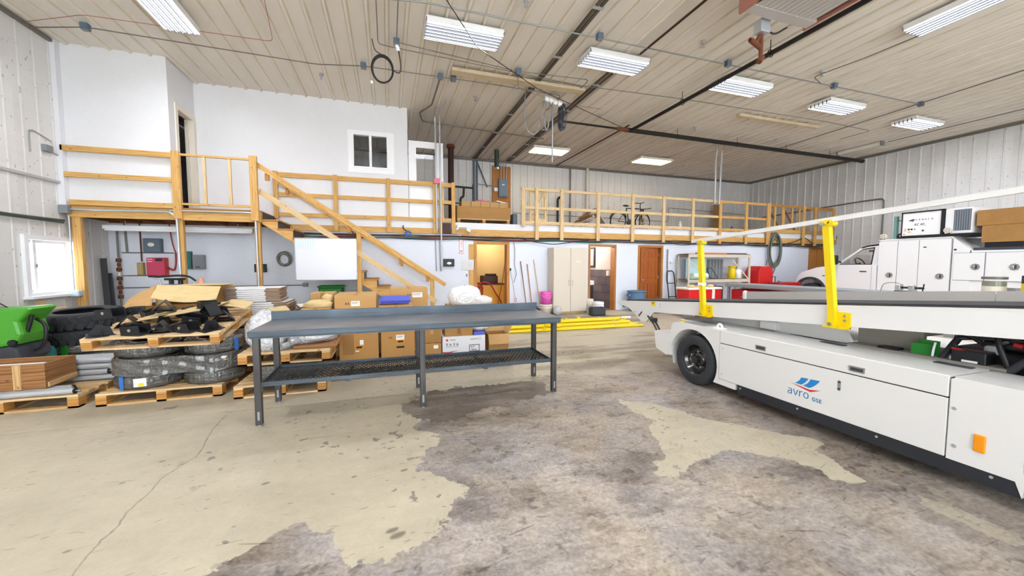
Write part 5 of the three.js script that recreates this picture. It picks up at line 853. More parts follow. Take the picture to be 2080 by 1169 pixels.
  const jr = T('parts_jar', 'wide jar with dark lid on the grey steel worktable', 'jar', [9.4, 0.95, 3.45]); P(jr, 'body', cyl([9.4, 0.95, 3.45], [9.4, 1.22, 3.45], 0.13, 0.13, 20), std('#8d9382', 0.2)); P(jr, 'lid', cyl([9.4, 1.25, 3.45], [9.4, 1.29, 3.45], 0.14, 0.14, 20), M.conduitDark); P(jr, 'label_band', cyl([9.4, 1.02, 3.45], [9.4, 1.14, 3.45], 0.132, 0.132, 20), M.cream);
  M1('red_cup', 'small dark red cup beside the wide jar', 'cup', cyl([9.35, 0.95, 3.2], [9.35, 1.05, 3.2], 0.04), M.darkRed);
  const yj = T('yellow_can', 'yellow can with dark band on the grey steel worktable', 'can', [9.35, 0.95, 3.05]); P(yj, 'body', cyl([9.35, 0.95, 3.05], [9.35, 1.2, 3.05], 0.1, 0.1, 20), M.yellow); P(yj, 'band', cyl([9.35, 1.2, 3.05], [9.35, 1.32, 3.05], 0.1, 0.1, 20), M.darkGrey); P(yj, 'nozzle', cyl([9.35, 1.32, 3.05], [9.35, 1.5, 3.05], 0.03), M.black);
}

// ---------------------------------------------------------------- steel workbench
{
  const t = T('workbench', 'long blue-grey steel workbench with mesh lower shelf', 'workbench', [0.32, 0, 4.33]);
  P(t, 'top', [RB(-1.215, 1.87, 0.835, 0.893, 3.93, 4.7, 0.006), B(-1.2, 1.855, 0.825, 0.84, 3.94, 4.69)], M.bench);
  P(t, 'top_plate', B(-1.21, 1.865, 0.892, 0.895, 3.935, 4.68), M.benchTop);
  P(t, 'backsplash', RB(-1.215, 1.87, 0.885, 0.99, 4.68, 4.705, 0.004), M.bench);
  for (const x of [-1.165, 0.32, 1.81]) for (const d of [4.0, 4.64]) { const l = P(t, 'leg', RB(x - 0.028, x + 0.028, 0.012, 0.83, d - 0.028, d + 0.028, 0.006), M.benchLeg); P(l, 'foot', cyl([x, 0, d], [x, 0.014, d], 0.018), M.steel); P(l, 'bare_weld', B(x + 0.0285, x + 0.0295, 0.32, 0.41, d - 0.01, d + 0.012), M.conduit); P(l, 'bare_weld', B(x - 0.008, x + 0.01, 0.06, 0.14, d - 0.0292, d - 0.0285), M.conduit); }
  P(t, 'shelf_frame', [B(-1.14, 1.78, 0.365, 0.405, 4.0, 4.005), B(-1.14, 1.78, 0.365, 0.37, 4.005, 4.04), B(-1.14, 1.78, 0.365, 0.405, 4.635, 4.64), B(-1.14, 1.78, 0.365, 0.37, 4.6, 4.635), B(-1.14, -1.135, 0.365, 0.405, 4.0, 4.64), B(1.775, 1.78, 0.365, 0.405, 4.0, 4.64), B(-0.42, -0.38, 0.345, 0.365, 4.0, 4.64), B(0.98, 1.02, 0.345, 0.365, 4.0, 4.64)], M.bench);
  const m = []; for (let x = -1.5; x < 1.78; x += 0.046) for (const s of [1, -1]) { const a = s > 0 ? x : x + 0.34, b = s > 0 ? x + 0.34 : x; let [x0, d0, x1, d1] = [a, 4.005, b, 4.635]; const cl = (lim, hi) => { const f = (lim - x0) / (x1 - x0), dd = d0 + (d1 - d0) * f; if (hi ? x0 > lim : x0 < lim) { x0 = lim; d0 = dd; } else if (hi ? x1 > lim : x1 < lim) { x1 = lim; d1 = dd; } }; if (Math.max(x0, x1) < -1.13 || Math.min(x0, x1) > 1.77) continue; if (Math.min(x0, x1) < -1.135) cl(-1.135, false); if (Math.max(x0, x1) > 1.775) cl(1.775, true); m.push(beam([x0, 0.376 + (s > 0 ? 0.003 : 0), d0], [x1, 0.376 + (s > 0 ? 0.003 : 0), d1], 0.009, 0.007, s * 0.5)); }
  P(t, 'expanded_metal', m, M.grate).userData.kind = 'stuff';
}
// ---------------------------------------------------------------- cartons behind the bench
function carton(label, x0, x1, y0, y1, d0, d1, mat = M.card, tapeM = M.cardDark, turn = 0, print) {
  const t = T('carton', label, 'carton', [(x0 + x1) / 2, y0, (d0 + d1) / 2]), c = (x0 + x1) / 2;
  P(t, 'body', RB(x0, x1, y0, y1, d0, d1, 0.006), mat);
  P(t, 'tape', [B(c - 0.025, c + 0.025, y1 - 0.09, y1 + 0.0015, d0 - 0.0015, d0 + 0.01), B(c - 0.025, c + 0.025, y1 - 0.001, y1 + 0.0015, d0, d1)], tapeM);
  if (print) { const g = new THREE.PlaneGeometry(x1 - x0 - 0.01, y1 - y0 - 0.01); g.translate(c, (y0 + y1) / 2, -(d0 - 0.0025)); P(t, 'print', prep(g), new THREE.MeshStandardMaterial({ roughness: 0.8, map: canvasTex(512, Math.round((512 * (y1 - y0)) / (x1 - x0)), print) })); }
  t.rotation.y = turn;
  return t;
}
{
  const bp = pallet([-0.72, 0, 5.3], 2.45, 0.9, 0.15, 0, 'dark pallet under cartons behind the bench', M.darkGrey);
  const kraft = (c, w, h, col = '#b5864c') => { c.fillStyle = col; c.fillRect(0, 0, w, h); };
  const stamp = (c, x, y) => { c.fillStyle = '#5a3a1c'; c.fillRect(x, y, 14, 22); c.fillRect(x - 3, y + 24, 20, 6); c.fillRect(x + 30, y, 14, 22); c.fillRect(x + 26, y + 24, 22, 6); };
  carton('brown carton with smudged front and white label, below bench nearest wrapped pallets', -0.66, -0.15, 0.15, 0.6, 5.6, 6.1, M.cardDark, M.card, 0, (c, w, h) => { kraft(c, w, h); c.fillStyle = '#9c7340'; c.fillRect(40, 60, 150, h - 160); c.fillStyle = '#eee9e4'; c.fillRect(265, 150, 50, 70); c.fillRect(205, 300, 50, 16); c.strokeStyle = '#d8860e'; c.lineWidth = 10; c.strokeRect(205, 235, 100, 42); c.fillStyle = '#241c16'; c.fillRect(218, 242, 76, 26); });
  carton('brown carton with handling stamps and white label, below bench before middle legs', -0.12, 0.345, 0.15, 0.6, 5.6, 6.1, M.cardDark, M.card, 0, (c, w, h) => { kraft(c, w, h); stamp(c, 120, 140); c.fillStyle = '#f2f0ee'; c.fillRect(225, 115, 128, 80); c.fillStyle = '#999'; c.fillRect(240, 135, 98, 8); c.fillRect(240, 155, 80, 8); c.strokeStyle = '#e0900c'; c.lineWidth = 10; c.strokeRect(238, 205, 108, 42); c.fillStyle = '#241c16'; c.fillRect(250, 212, 84, 26); c.fillRect(230, 300, 120, 30); });
  carton('lower of two small brown cartons below bench beside white carton', 0.45, 0.725, 0.15, 0.34, 5.6, 5.95, M.cardDark, M.card, 0, (c, w, h) => { kraft(c, w, h); c.fillStyle = '#f2f0ee'; c.fillRect(300, 50, 130, 100); });
  carton('upper of two small brown cartons below bench beside white carton', 0.45, 0.725, 0.345, 0.56, 5.6, 5.95, M.cardDark, M.card);
  carton('white printed carton with black and red graphics below the bench', 0.74, 1.39, 0.15, 0.42, 5.6, 6.0, M.cardWhite, M.cardWhite, 0, (c, w, h) => {
    c.fillStyle = '#e4e3e6'; c.fillRect(0, 0, w, h); c.fillStyle = '#c8242e'; c.beginPath(); c.arc(50, 38, 13, 0, 7); c.fill(); c.fillStyle = '#555'; c.font = 'bold 20px sans-serif'; c.fillText('TIIGAR', 84, 45);
    c.strokeStyle = '#2a2a2e'; c.lineWidth = 4; for (let k = 0; k < 4; k++) { const x = 36 + k * 42; for (const [a, b, e, f] of [[0, 4, 26, 4], [13, 0, 13, 18], [2, 14, 26, 14], [4, 22, 4, 32], [20, 20, 24, 32], [12, 20, 10, 32], [2, 8, 8, 30]].slice(k % 2, 6 + (k % 2))) { c.beginPath(); c.moveTo(x + a, 76 + b); c.lineTo(x + e, 76 + f); c.stroke(); } }
    c.fillStyle = '#777'; c.fillRect(36, 118, 150, 5); c.fillRect(330, 32, 95, 5); c.fillRect(330, 42, 80, 4); c.strokeStyle = '#777'; c.lineWidth = 3; c.strokeRect(432, 24, 26, 26);
    c.fillStyle = '#c8242e'; c.beginPath(); c.moveTo(0, h - 8); c.lineTo(0, h - 34); c.lineTo(60, h - 30); c.lineTo(200, h - 44); c.lineTo(70, h - 14); c.fill();
    c.lineWidth = 7; c.strokeStyle = '#1c1c22'; c.strokeRect(320, 112, 120, 78); c.fillStyle = '#1c1c22'; c.font = 'bold 30px sans-serif'; c.fillText('N.Y', 334, 146); c.fillText('Nick', 342, 182); });
  carton('flat brown carton lying on the white printed carton', 0.78, 1.2, 0.42, 0.54, 5.62, 5.95, M.cardDark, M.crate);
  M1('blue_pack', 'blue and white plastic pack beside flat carton on white carton', 'pack', [RB(1.22, 1.4, 0.42, 0.47, 5.62, 5.85, 0.01)], M.blue); M1('white_pack', 'white plastic bag lying on the blue and white pack', 'bag', ball([1.34, 0.53, 5.74], 0.13, 1.2, 0.5, 1), M.bag);
  const op = T('open_carton', 'open tan carton with upright flaps at the bench end', 'carton', [1.58, 0.15, 5.75]); P(op, 'body', [B(1.44, 1.76, 0.15, 0.16, 5.6, 5.9), B(1.44, 1.76, 0.15, 0.42, 5.6, 5.607), B(1.44, 1.76, 0.15, 0.42, 5.893, 5.9), B(1.44, 1.447, 0.15, 0.42, 5.6, 5.9), B(1.753, 1.76, 0.15, 0.42, 5.6, 5.9)], M.cardDark); P(op, 'flap', [beam([1.6, 0.42, 5.6], [1.6, 0.27, 5.55], 0.32, 0.006), beam([1.6, 0.42, 5.9], [1.6, 0.54, 5.95], 0.3, 0.006), beam([1.44, 0.42, 5.75], [1.37, 0.52, 5.75], 0.29, 0.006), beam([1.76, 0.42, 5.75], [1.82, 0.53, 5.75], 0.29, 0.006)], M.card);
  const lab = (x, y, s) => (c, w, h) => { kraft(c, w, h, '#c79d63'); stamp(c, x, y); c.fillStyle = '#f4f2f0'; c.fillRect(x + 70, y - 20, s, 70); c.fillStyle = '#888'; c.fillRect(x + 80, y - 5, s - 30, 6); c.fillRect(x + 80, y + 12, s - 40, 6); };
  carton('large tan carton with handling stamps, rising above bench below whiteboard', -0.78, -0.19, 0.0, 1.03, 6.2, 6.95, M.card, M.cardDark, 0, lab(130, 95, 110));
  carton('tan carton with white label rising above bench at the stair foot', 0.02, 0.64, 0.0, 1.09, 6.7, 7.2, M.card, M.cardDark, 0, lab(230, 80, 140));
  carton('small tan carton rising above bench next to green tote', -1.15, -0.82, 0.0, 1.05, 6.5, 6.9, M.card, M.cardDark);
  carton('tan carton under the blue folder pack', -0.15, 0.36, 0, 0.86, 6.18, 6.55, M.card);
  carton('tan carton under the white plastic bag roll', 0.95, 1.66, 0, 0.8, 6.25, 6.8, M.card);
  const bf = T('blue_folder', 'stack of blue ribbed folders leaning on tan cartons above bench', 'folder', [0.1, 0.87, 6.3]); for (let k = 0; k < 4; k++) P(bf, 'folder', turnAbout(B(-0.14 + k * 0.01, 0.3 + k * 0.01, 0.88 + k * 0.013, 0.889 + k * 0.013, 6.2, 6.45), [0.08, 0.88, 6.2], 0, rad(14)), M.blue); for (let k = 0; k < 12; k++) P(bf, 'rib', turnAbout(B(-0.09 + k * 0.034, -0.075 + k * 0.034, 0.928, 0.934, 6.2, 6.45), [0.08, 0.88, 6.2], 0, rad(14)), M.blue);
  const rb = T('plastic_roll', 'white plastic bag wrapped roll on cartons above the bench end', 'roll', [1.3, 0.8, 6.45]); P(rb, 'roll', [lump([1.25, 0.94, 6.5], 0.25, 1.15, 0.75, 0.9, 211), lump([1.52, 0.87, 6.42], 0.14, 1.4, 0.6, 0.9, 212)], M.bag); P(rb, 'core_end', ring([1.22, 0.93, 6.3], 0.13, 0.02, 'd', 0.7), M.white);
  M1('paper_wad', 'crumpled kraft paper and film between cartons above bench', 'paper', [lump([-1.0, 0.9, 6.2], 0.13, 1.5, 0.55, 1, 213), lump([-0.88, 0.98, 6.3], 0.08, 1, 0.9, 1, 214)], M.cardPale);
  carton('tall tan carton holding the crumpled kraft paper', -1.2, -0.82, 0, 0.86, 6.02, 6.42, M.card);
}
// ---------------------------------------------------------------- wrapped pallets left of the cartons
{
  pallet([-1.66, 0, 4.88], 0.93, 1.0, 0.14, 0, 'lowest pale pallet on the floor behind bench leg', M.palletPale);
  M1('dark_bundle', 'dark wrapped bundle between the two pallets behind bench', 'bundle', [RB(-1.5, -0.85, 0.14, 0.34, 5.0, 5.8, 0.05)], M.film);
  pallet([-1.64, 0.34, 4.98], 0.95, 0.95, 0.14, 0, 'upper pale pallet stacked behind the bench leg', M.palletPale);
  M1('film_bundle', 'silvery stretch-film bundle bulging at the bench left end', 'bundle', [lump([-1.42, 0.68, 5.3], 0.25, 0.85, 1.05, 1, 201), lump([-1.36, 0.58, 5.15], 0.14, 1.1, 0.8, 1, 202)], M.filmPale);
  M1('film_bundle', 'grey stretch-film wrapped rolls under bench beside smudged carton', 'bundle', [lump([-0.95, 0.64, 5.42], 0.22, 1.5, 0.75, 1.4, 203)], M.filmPale);
  M1('wood_slab', 'reddish brown wooden slab under the grey film rolls', 'board', RB(-1.1, -0.62, 0.48, 0.52, 5.05, 5.7, 0.01), M.crate);
  for (let k = 0; k < 3; k++) M1('film_tube', ['thin', 'middle', 'thick'][k] + ' film-wrapped tube poking out between bench left legs', 'tube', cyl([-1.3 + k * 0.08, 0.5 + k * 0.03, 5.0 + k * 0.04], [-1.02 + k * 0.06, 0.53 + k * 0.025, 5.25 + k * 0.05], 0.03 + k * 0.006), M.filmPale, 'film-wrapped tubes');
  // stack of folded white cartons on crates
  carton('wide brown crate beneath folded white cartons', -2.25, -1.35, 0, 0.76, 6.3, 7.0, M.cardDark);
  M1('foam_pad', 'pale yellow foam pad on crate before folded white cartons', 'pad', [turnAbout(RB(-1.66, -1.36, 0.78, 0.86, 5.97, 6.25, 0.03), [-1.6, 0.8, 6.1], 0.4, 0.1, 0.1)], M.cardPale);
  carton('brown crate below the pale yellow foam pad', -1.66, -1.3, 0, 0.76, 5.96, 6.28, M.cardDark);
  const fold = (x, y, d, turn, label) => { const t = T('folded_carton', label, 'carton', [0, 0, 0], 'folded white cartons'); P(t, 'sheet', RB(-0.33, 0.33, 0, 0.026, -0.27, 0.27, 0.004, 1), M.cardWhite); P(t, 'edge_flap', [B(-0.345, -0.2, 0.002, 0.022, -0.276, -0.268), B(-0.345, -0.328, 0.002, 0.022, -0.27, 0.27)], M.cardGrey); P(t, 'edge_flap', [B(0.15, 0.345, 0.002, 0.022, -0.276, -0.268), B(0.328, 0.345, 0.002, 0.022, -0.27, 0.27)], M.cardGrey); t.position.set(x, y, -d); t.rotation.y = turn; };
  for (let k = 0; k < 6; k++) fold(-1.78 + rr(-0.012, 0.012), 0.77 + k * 0.029, 6.64, rr(-0.03, 0.03), ['lowest', 'second lowest', 'third', 'fourth', 'fifth', 'top'][k] + ' folded white carton of the lower bundle behind bench');
  for (let k = 0; k < 7; k++) fold(-1.88 + rr(-0.012, 0.012), 0.95 + k * 0.029, 6.64, rr(-0.03, 0.03) + 0.06, ['lowest', 'second lowest', 'third', 'fourth', 'fifth', 'sixth', 'top'][k] + ' folded white carton of the upper bundle behind bench');
  carton('brown crate below loose white cartons', -1.32, -1.18 + 0.3, 0, 0.72, 6.95, 7.5, M.card);
  for (let k = 0; k < 3; k++) fold(-1.12, 0.73 + k * 0.03, 7.15, 0.15 * k, ['bottom', 'middle', 'top'][k] + ' loose white carton next to the folded carton bundles');
}

// ---------------------------------------------------------------- clutter along the ribbed side wall
const tyreProfile = (R, r, w) => [[r, 0.012], [r + 0.02, 0], [R * 0.9, 0], [R * 0.97, w * 0.12], [R, w * 0.25], [R, w * 0.75], [R * 0.97, w * 0.88], [R * 0.9, w], [r + 0.02, w], [r, w - 0.012], [r + 0.03, w * 0.85], [R * 0.85, w * 0.7], [R * 0.85, w * 0.3], [r + 0.03, w * 0.15], [r, 0.012]];
function tyre(label, x, y, d, R, r, w, mat, lugs, group) {
  const t = T('tire', label, 'tire', [x, y, d], group);
  P(t, 'carcass', lathe(tyreProfile(R, r, w), [x, y, d], 40), mat);
  if (lugs) { const g = []; for (let k = 0; k < lugs; k++) for (const s of [0, 1]) { const a = ((k + s * 0.5) / lugs) * Math.PI * 2, b = new THREE.BoxGeometry(0.028, w * 0.42, (2 * Math.PI * R) / lugs * 0.62); b.rotateX(s ? 0.3 : -0.3); b.translate(R + 0.004, w * (s ? 0.72 : 0.28), 0); b.rotateY(a); b.translate(x, y, -d); g.push(prep(b)); } P(t, 'tread', g, mat); }
  return t;
}
{
  tyre('upper black tire of the big pair near the window', -4.62, 0.545, 7.75, 0.47, 0.27, 0.23, M.rubber, 30).rotation.x = 0.09; tyre('lower black tire of the big pair near the window', -4.6, 0.315, 7.73, 0.46, 0.26, 0.23, M.rubber, 30).rotation.x = 0.09;
  tyre('black tire lying behind the big pair under landing', -3.95, 0.54, 8.55, 0.47, 0.26, 0.24, M.rubber, 30); tyre('black tire beneath the one behind the big pair', -3.95, 0.3, 8.55, 0.47, 0.26, 0.24, M.rubber, 30); tyre('lowest black tire behind the big pair', -3.95, 0.05, 8.55, 0.47, 0.26, 0.24, M.rubber, 0);
  const gs = T('wrapped_tire', 'grey film-wrapped tire with green strap under big tire pair', 'tire', [-4.6, 0, 7.75]); P(gs, 'wrapped_carcass', [lathe(tyreProfile(0.47, 0.2, 0.155), [-4.6, 0.155, 7.75], 36), lathe(tyreProfile(0.48, 0.2, 0.155), [-4.6, 0, 7.75], 36)], M.film); P(gs, 'strap', B(-4.58, -4.52, 0.02, 0.31, 7.26, 7.285), M.green);
  // floor scrubber
  const fs = T('floor_scrubber', 'lime green floor scrubber with black base by ribbed wall', 'floor scrubber', [-5.1, 0, 6.9]);
  P(fs, 'hood', ext([[-5.72, 0.37], [-4.95, 0.39], [-4.54, 0.47], [-4.47, 0.6], [-4.5, 0.76], [-4.37, 0.92], [-4.4, 0.945], [-5.72, 0.9]], 'xy', 6.5, 6.95, 0.04), M.lime); P(fs, 'lid', RB(-5.72, -4.7, 0.9, 0.93, 6.52, 6.93, 0.014), std('#3d8a22', 0.45));
  P(fs, 'base_tank', ext([[-5.72, 0.1], [-4.9, 0.1], [-4.62, 0.18], [-4.48, 0.3], [-4.5, 0.42], [-4.58, 0.46], [-4.95, 0.385], [-5.72, 0.365]], 'xy', 6.47, 6.98, 0.03), std('#3a3d46', 0.5)); P(fs, 'label_plate', [B(-4.98, -4.86, 0.25, 0.34, 6.463, 6.47), B(-4.84, -4.72, 0.3, 0.34, 6.463, 6.47)], M.grey);
  P(fs, 'hose', tube([[-4.45, 0.78, 6.7], [-4.36, 0.7, 6.68], [-4.34, 0.55, 6.66], [-4.38, 0.42, 6.66], [-4.46, 0.36, 6.66]], 0.02), M.black); P(fs, 'grip', [cyl([-4.48, 0.62, 6.6], [-4.42, 0.84, 6.6], 0.022), cyl([-4.56, 0.5, 6.48], [-4.56, 0.5, 6.52], 0.04)], M.black); for (const x of [-5.5, -4.8]) P(fs, 'wheel', cyl([x, 0.1, 6.5], [x, 0.1, 6.57], 0.1, 0.1, 20), M.rubber); P(fs, 'cord', tube([[-5.4, 0.93, 6.7], [-5.1, 1.06, 6.7], [-4.85, 1.02, 6.7], [-4.7, 0.92, 6.7]], 0.008), M.black);
  pail('bucket', 'white bucket standing on board by ribbed wall below window', -5.52, 0.13, 8.4, 0.14, 0.27, M.white, true);
  M1('low_board', 'pale chipboard block under the white bucket near window', 'board', RB(-5.74, -5.2, 0, 0.13, 8.2, 8.6, 0.01), M.cardPale);
  M1('leaning_board', 'narrow beige board leaning on ribbed wall behind white bucket', 'board', beam([-5.35, 0.02, 8.75], [-5.72, 0.86, 8.7], 0.16, 0.03), M.pallet); M1('leaning_board', 'wide beige board leaning on ribbed wall under window corner', 'board', beam([-5.25, 0.02, 8.95], [-5.72, 0.72, 9.05], 0.3, 0.02), M.palletPale);
  const cn = T('teal_canister', 'low teal round canister between scrubber and tires', 'canister', [-4.66, 0, 7.08]); P(cn, 'body', lathe([[0, 0], [0.12, 0], [0.125, 0.27], [0.1, 0.33], [0.07, 0.34], [0.06, 0.32], [0, 0.32]], [-4.66, 0, 7.08]), M.teal); P(cn, 'cap', cyl([-4.66, 0.32, 7.08], [-4.66, 0.37, 7.08], 0.05, 0.05, 16), M.black);
  const wt = T('wheeled_walker', 'black-handled wheeled frame standing under the landing', 'cart', [-4.1, 0, 9.25]); P(wt, 'handle', tube([[-4.46, 1.26, 9.25], [-4.3, 1.25, 9.25], [-3.95, 1.27, 9.25], [-3.8, 1.24, 9.25], [-3.7, 1.16, 9.25]], 0.02), M.black); P(wt, 'tube_frame', [tube([[-4.4, 1.24, 9.25], [-4.28, 1.15, 9.25], [-4.24, 0.6, 9.25], [-4.3, 0.1, 9.25]], 0.016), tube([[-3.72, 1.17, 9.25], [-3.76, 0.6, 9.25], [-3.7, 0.1, 9.25]], 0.016)], M.galv); P(wt, 'tray', RB(-4.25, -3.75, 1.06, 1.1, 9.1, 9.4, 0.01), M.grey); P(wt, 'gear', [cyl([-4.1, 1.1, 9.25], [-4.1, 1.2, 9.25], 0.04), cyl([-3.95, 1.1, 9.25], [-3.95, 1.2, 9.25], 0.04), RB(-4.2, -3.88, 1.18, 1.22, 9.2, 9.3, 0.01)], M.blackSteel); for (const x of [-4.3, -3.7]) P(wt, 'wheel', cyl([x - 0.015, 0.09, 9.25], [x + 0.015, 0.09, 9.25], 0.09, 0.09, 20), M.rubber);
  M1('orange_cone', 'faded orange warning cone beside the wheeled frame', 'cone', lathe([[0, 0], [0.16, 0], [0.16, 0.03], [0.13, 0.03], [0.03, 0.5], [0, 0.5]], [-3.6, 0.72, 9.22]), std('#e8a586', 0.6)); M1('plank_box', 'brown box carrying the faded orange cone', 'box', RB(-3.66, -3.38, 0, 0.72, 9.06, 9.4, 0.01), M.cardGrey);
  M1('red_toolbox', 'long red toolbox on dark chest between cardboard and white cartons', 'toolbox', [RB(-3.3, -2.45, 0.72, 0.87, 8.3, 8.7, 0.02), RB(-3.2, -2.9, 0.87, 0.9, 8.4, 8.6, 0.01)], M.red); M1('dark_chest', 'dark chest under the long red toolbox', 'chest', RB(-3.3, -2.4, 0, 0.715, 8.3, 8.75, 0.02), M.brown);
  const gt = T('green_tote', 'bright green plastic tote behind bench under the whiteboard', 'tote', [-1.3, 0.66, 10.2]); P(gt, 'body', RB(-1.6, -1.06, 0.68, 0.94, 10.0, 10.4, 0.05, 3), M.green); P(gt, 'lid', RB(-1.62, -1.04, 0.92, 0.98, 9.98, 10.42, 0.03), M.green); P(gt, 'latch', [RB(-1.25, -1.2, 0.78, 0.86, 9.985, 10.0, 0.004), RB(-1.16, -1.11, 0.78, 0.86, 9.985, 10.0, 0.004)], M.grey); M1('grey_shelf', 'grey chest under the bright green tote behind stairs', 'chest', RB(-1.7, -1.0, 0, 0.68, 9.9, 10.45, 0.01), M.grey);
}
// ---------------------------------------------------------------- pallet of conveyor rollers with a wooden crate
{
  pallet([-4.35, 0, 5.1], 1.24, 1.0, 0.14, 0, 'pale pallet carrying conveyor rollers nearest the ribbed wall', M.pallet);
  const ct = T('wooden_crate', 'open weathered wooden crate on the pallet of rollers', 'crate', [-3.95, 0.205, 5.4]);
  for (let k = 0; k < 3; k++) { const y = 0.21 + k * 0.087; P(ct, 'plank', B(-4.5, -3.42, y, y + 0.083, 5.2, 5.218), M.crate); P(ct, 'plank', B(-4.5, -3.42, y, y + 0.083, 5.6, 5.618), M.crate); P(ct, 'plank', B(-3.438, -3.42, y, y + 0.083, 5.218, 5.6), M.crate); P(ct, 'plank', B(-4.5, -4.482, y, y + 0.083, 5.218, 5.6), M.crate); }
  P(ct, 'batten', B(-3.66, -3.6, 0.21, 0.465, 5.185, 5.2), M.pallet); P(ct, 'batten', beam([-3.41, 0.24, 5.22], [-3.41, 0.25, 5.6], 0.015, 0.05), M.pallet); P(ct, 'bottom', B(-4.49, -3.43, 0.205, 0.215, 5.21, 5.61), M.crate); P(ct, 'packing', [RB(-4.3, -3.6, 0.3, 0.42, 5.25, 5.57, 0.04)], M.cardWhite);
  const roller = (x, y, d, L, label) => { const t = T('conveyor_roller', label, 'roller', [x, y, d], 'conveyor rollers'); P(t, 'tube', cyl([x - L, y, d], [x, y, d], 0.032, 0.032, 14), M.galv); P(t, 'end_cap', cyl([x, y, d], [x + 0.012, y, d], 0.03, 0.03, 14), M.blackSteel); P(t, 'axle', cyl([x + 0.012, y, d], [x + 0.05, y, d], 0.008, 0.008, 8), M.steel); };
  const names = ['bottom', 'second', 'third', 'fourth', 'fifth'], pl = ['nearest', 'second nearest', 'middle', 'second farthest', 'farthest'];
  for (let k = 0; k < 3; k++) roller(-3.16 - k * 0.05, 0.173, 5.14 + k * 0.0 + k * 0.07, 1.1, ['frontmost', 'second', 'third'][k] + ' galvanized roller on front edge of roller pallet');
  for (let r = 0; r < 4; r++) for (let k = 0; k < 5 - (r > 2 ? 1 : 0); k++) roller(-3.08 - ((r * 3 + k) % 4) * 0.03, 0.173 + r * 0.068, 5.68 + k * 0.072, 1.0, pl[k] + ' galvanized roller in ' + names[r] + ' layer of roller stack');
  M1('film_wad', 'loose white film draped over ends of the roller stack', 'film', [ball([-3.05, 0.3, 5.75], 0.12, 1.3, 0.7, 1.2), ball([-2.98, 0.4, 5.95], 0.1, 1, 0.7, 1.4)], M.filmPale);
}
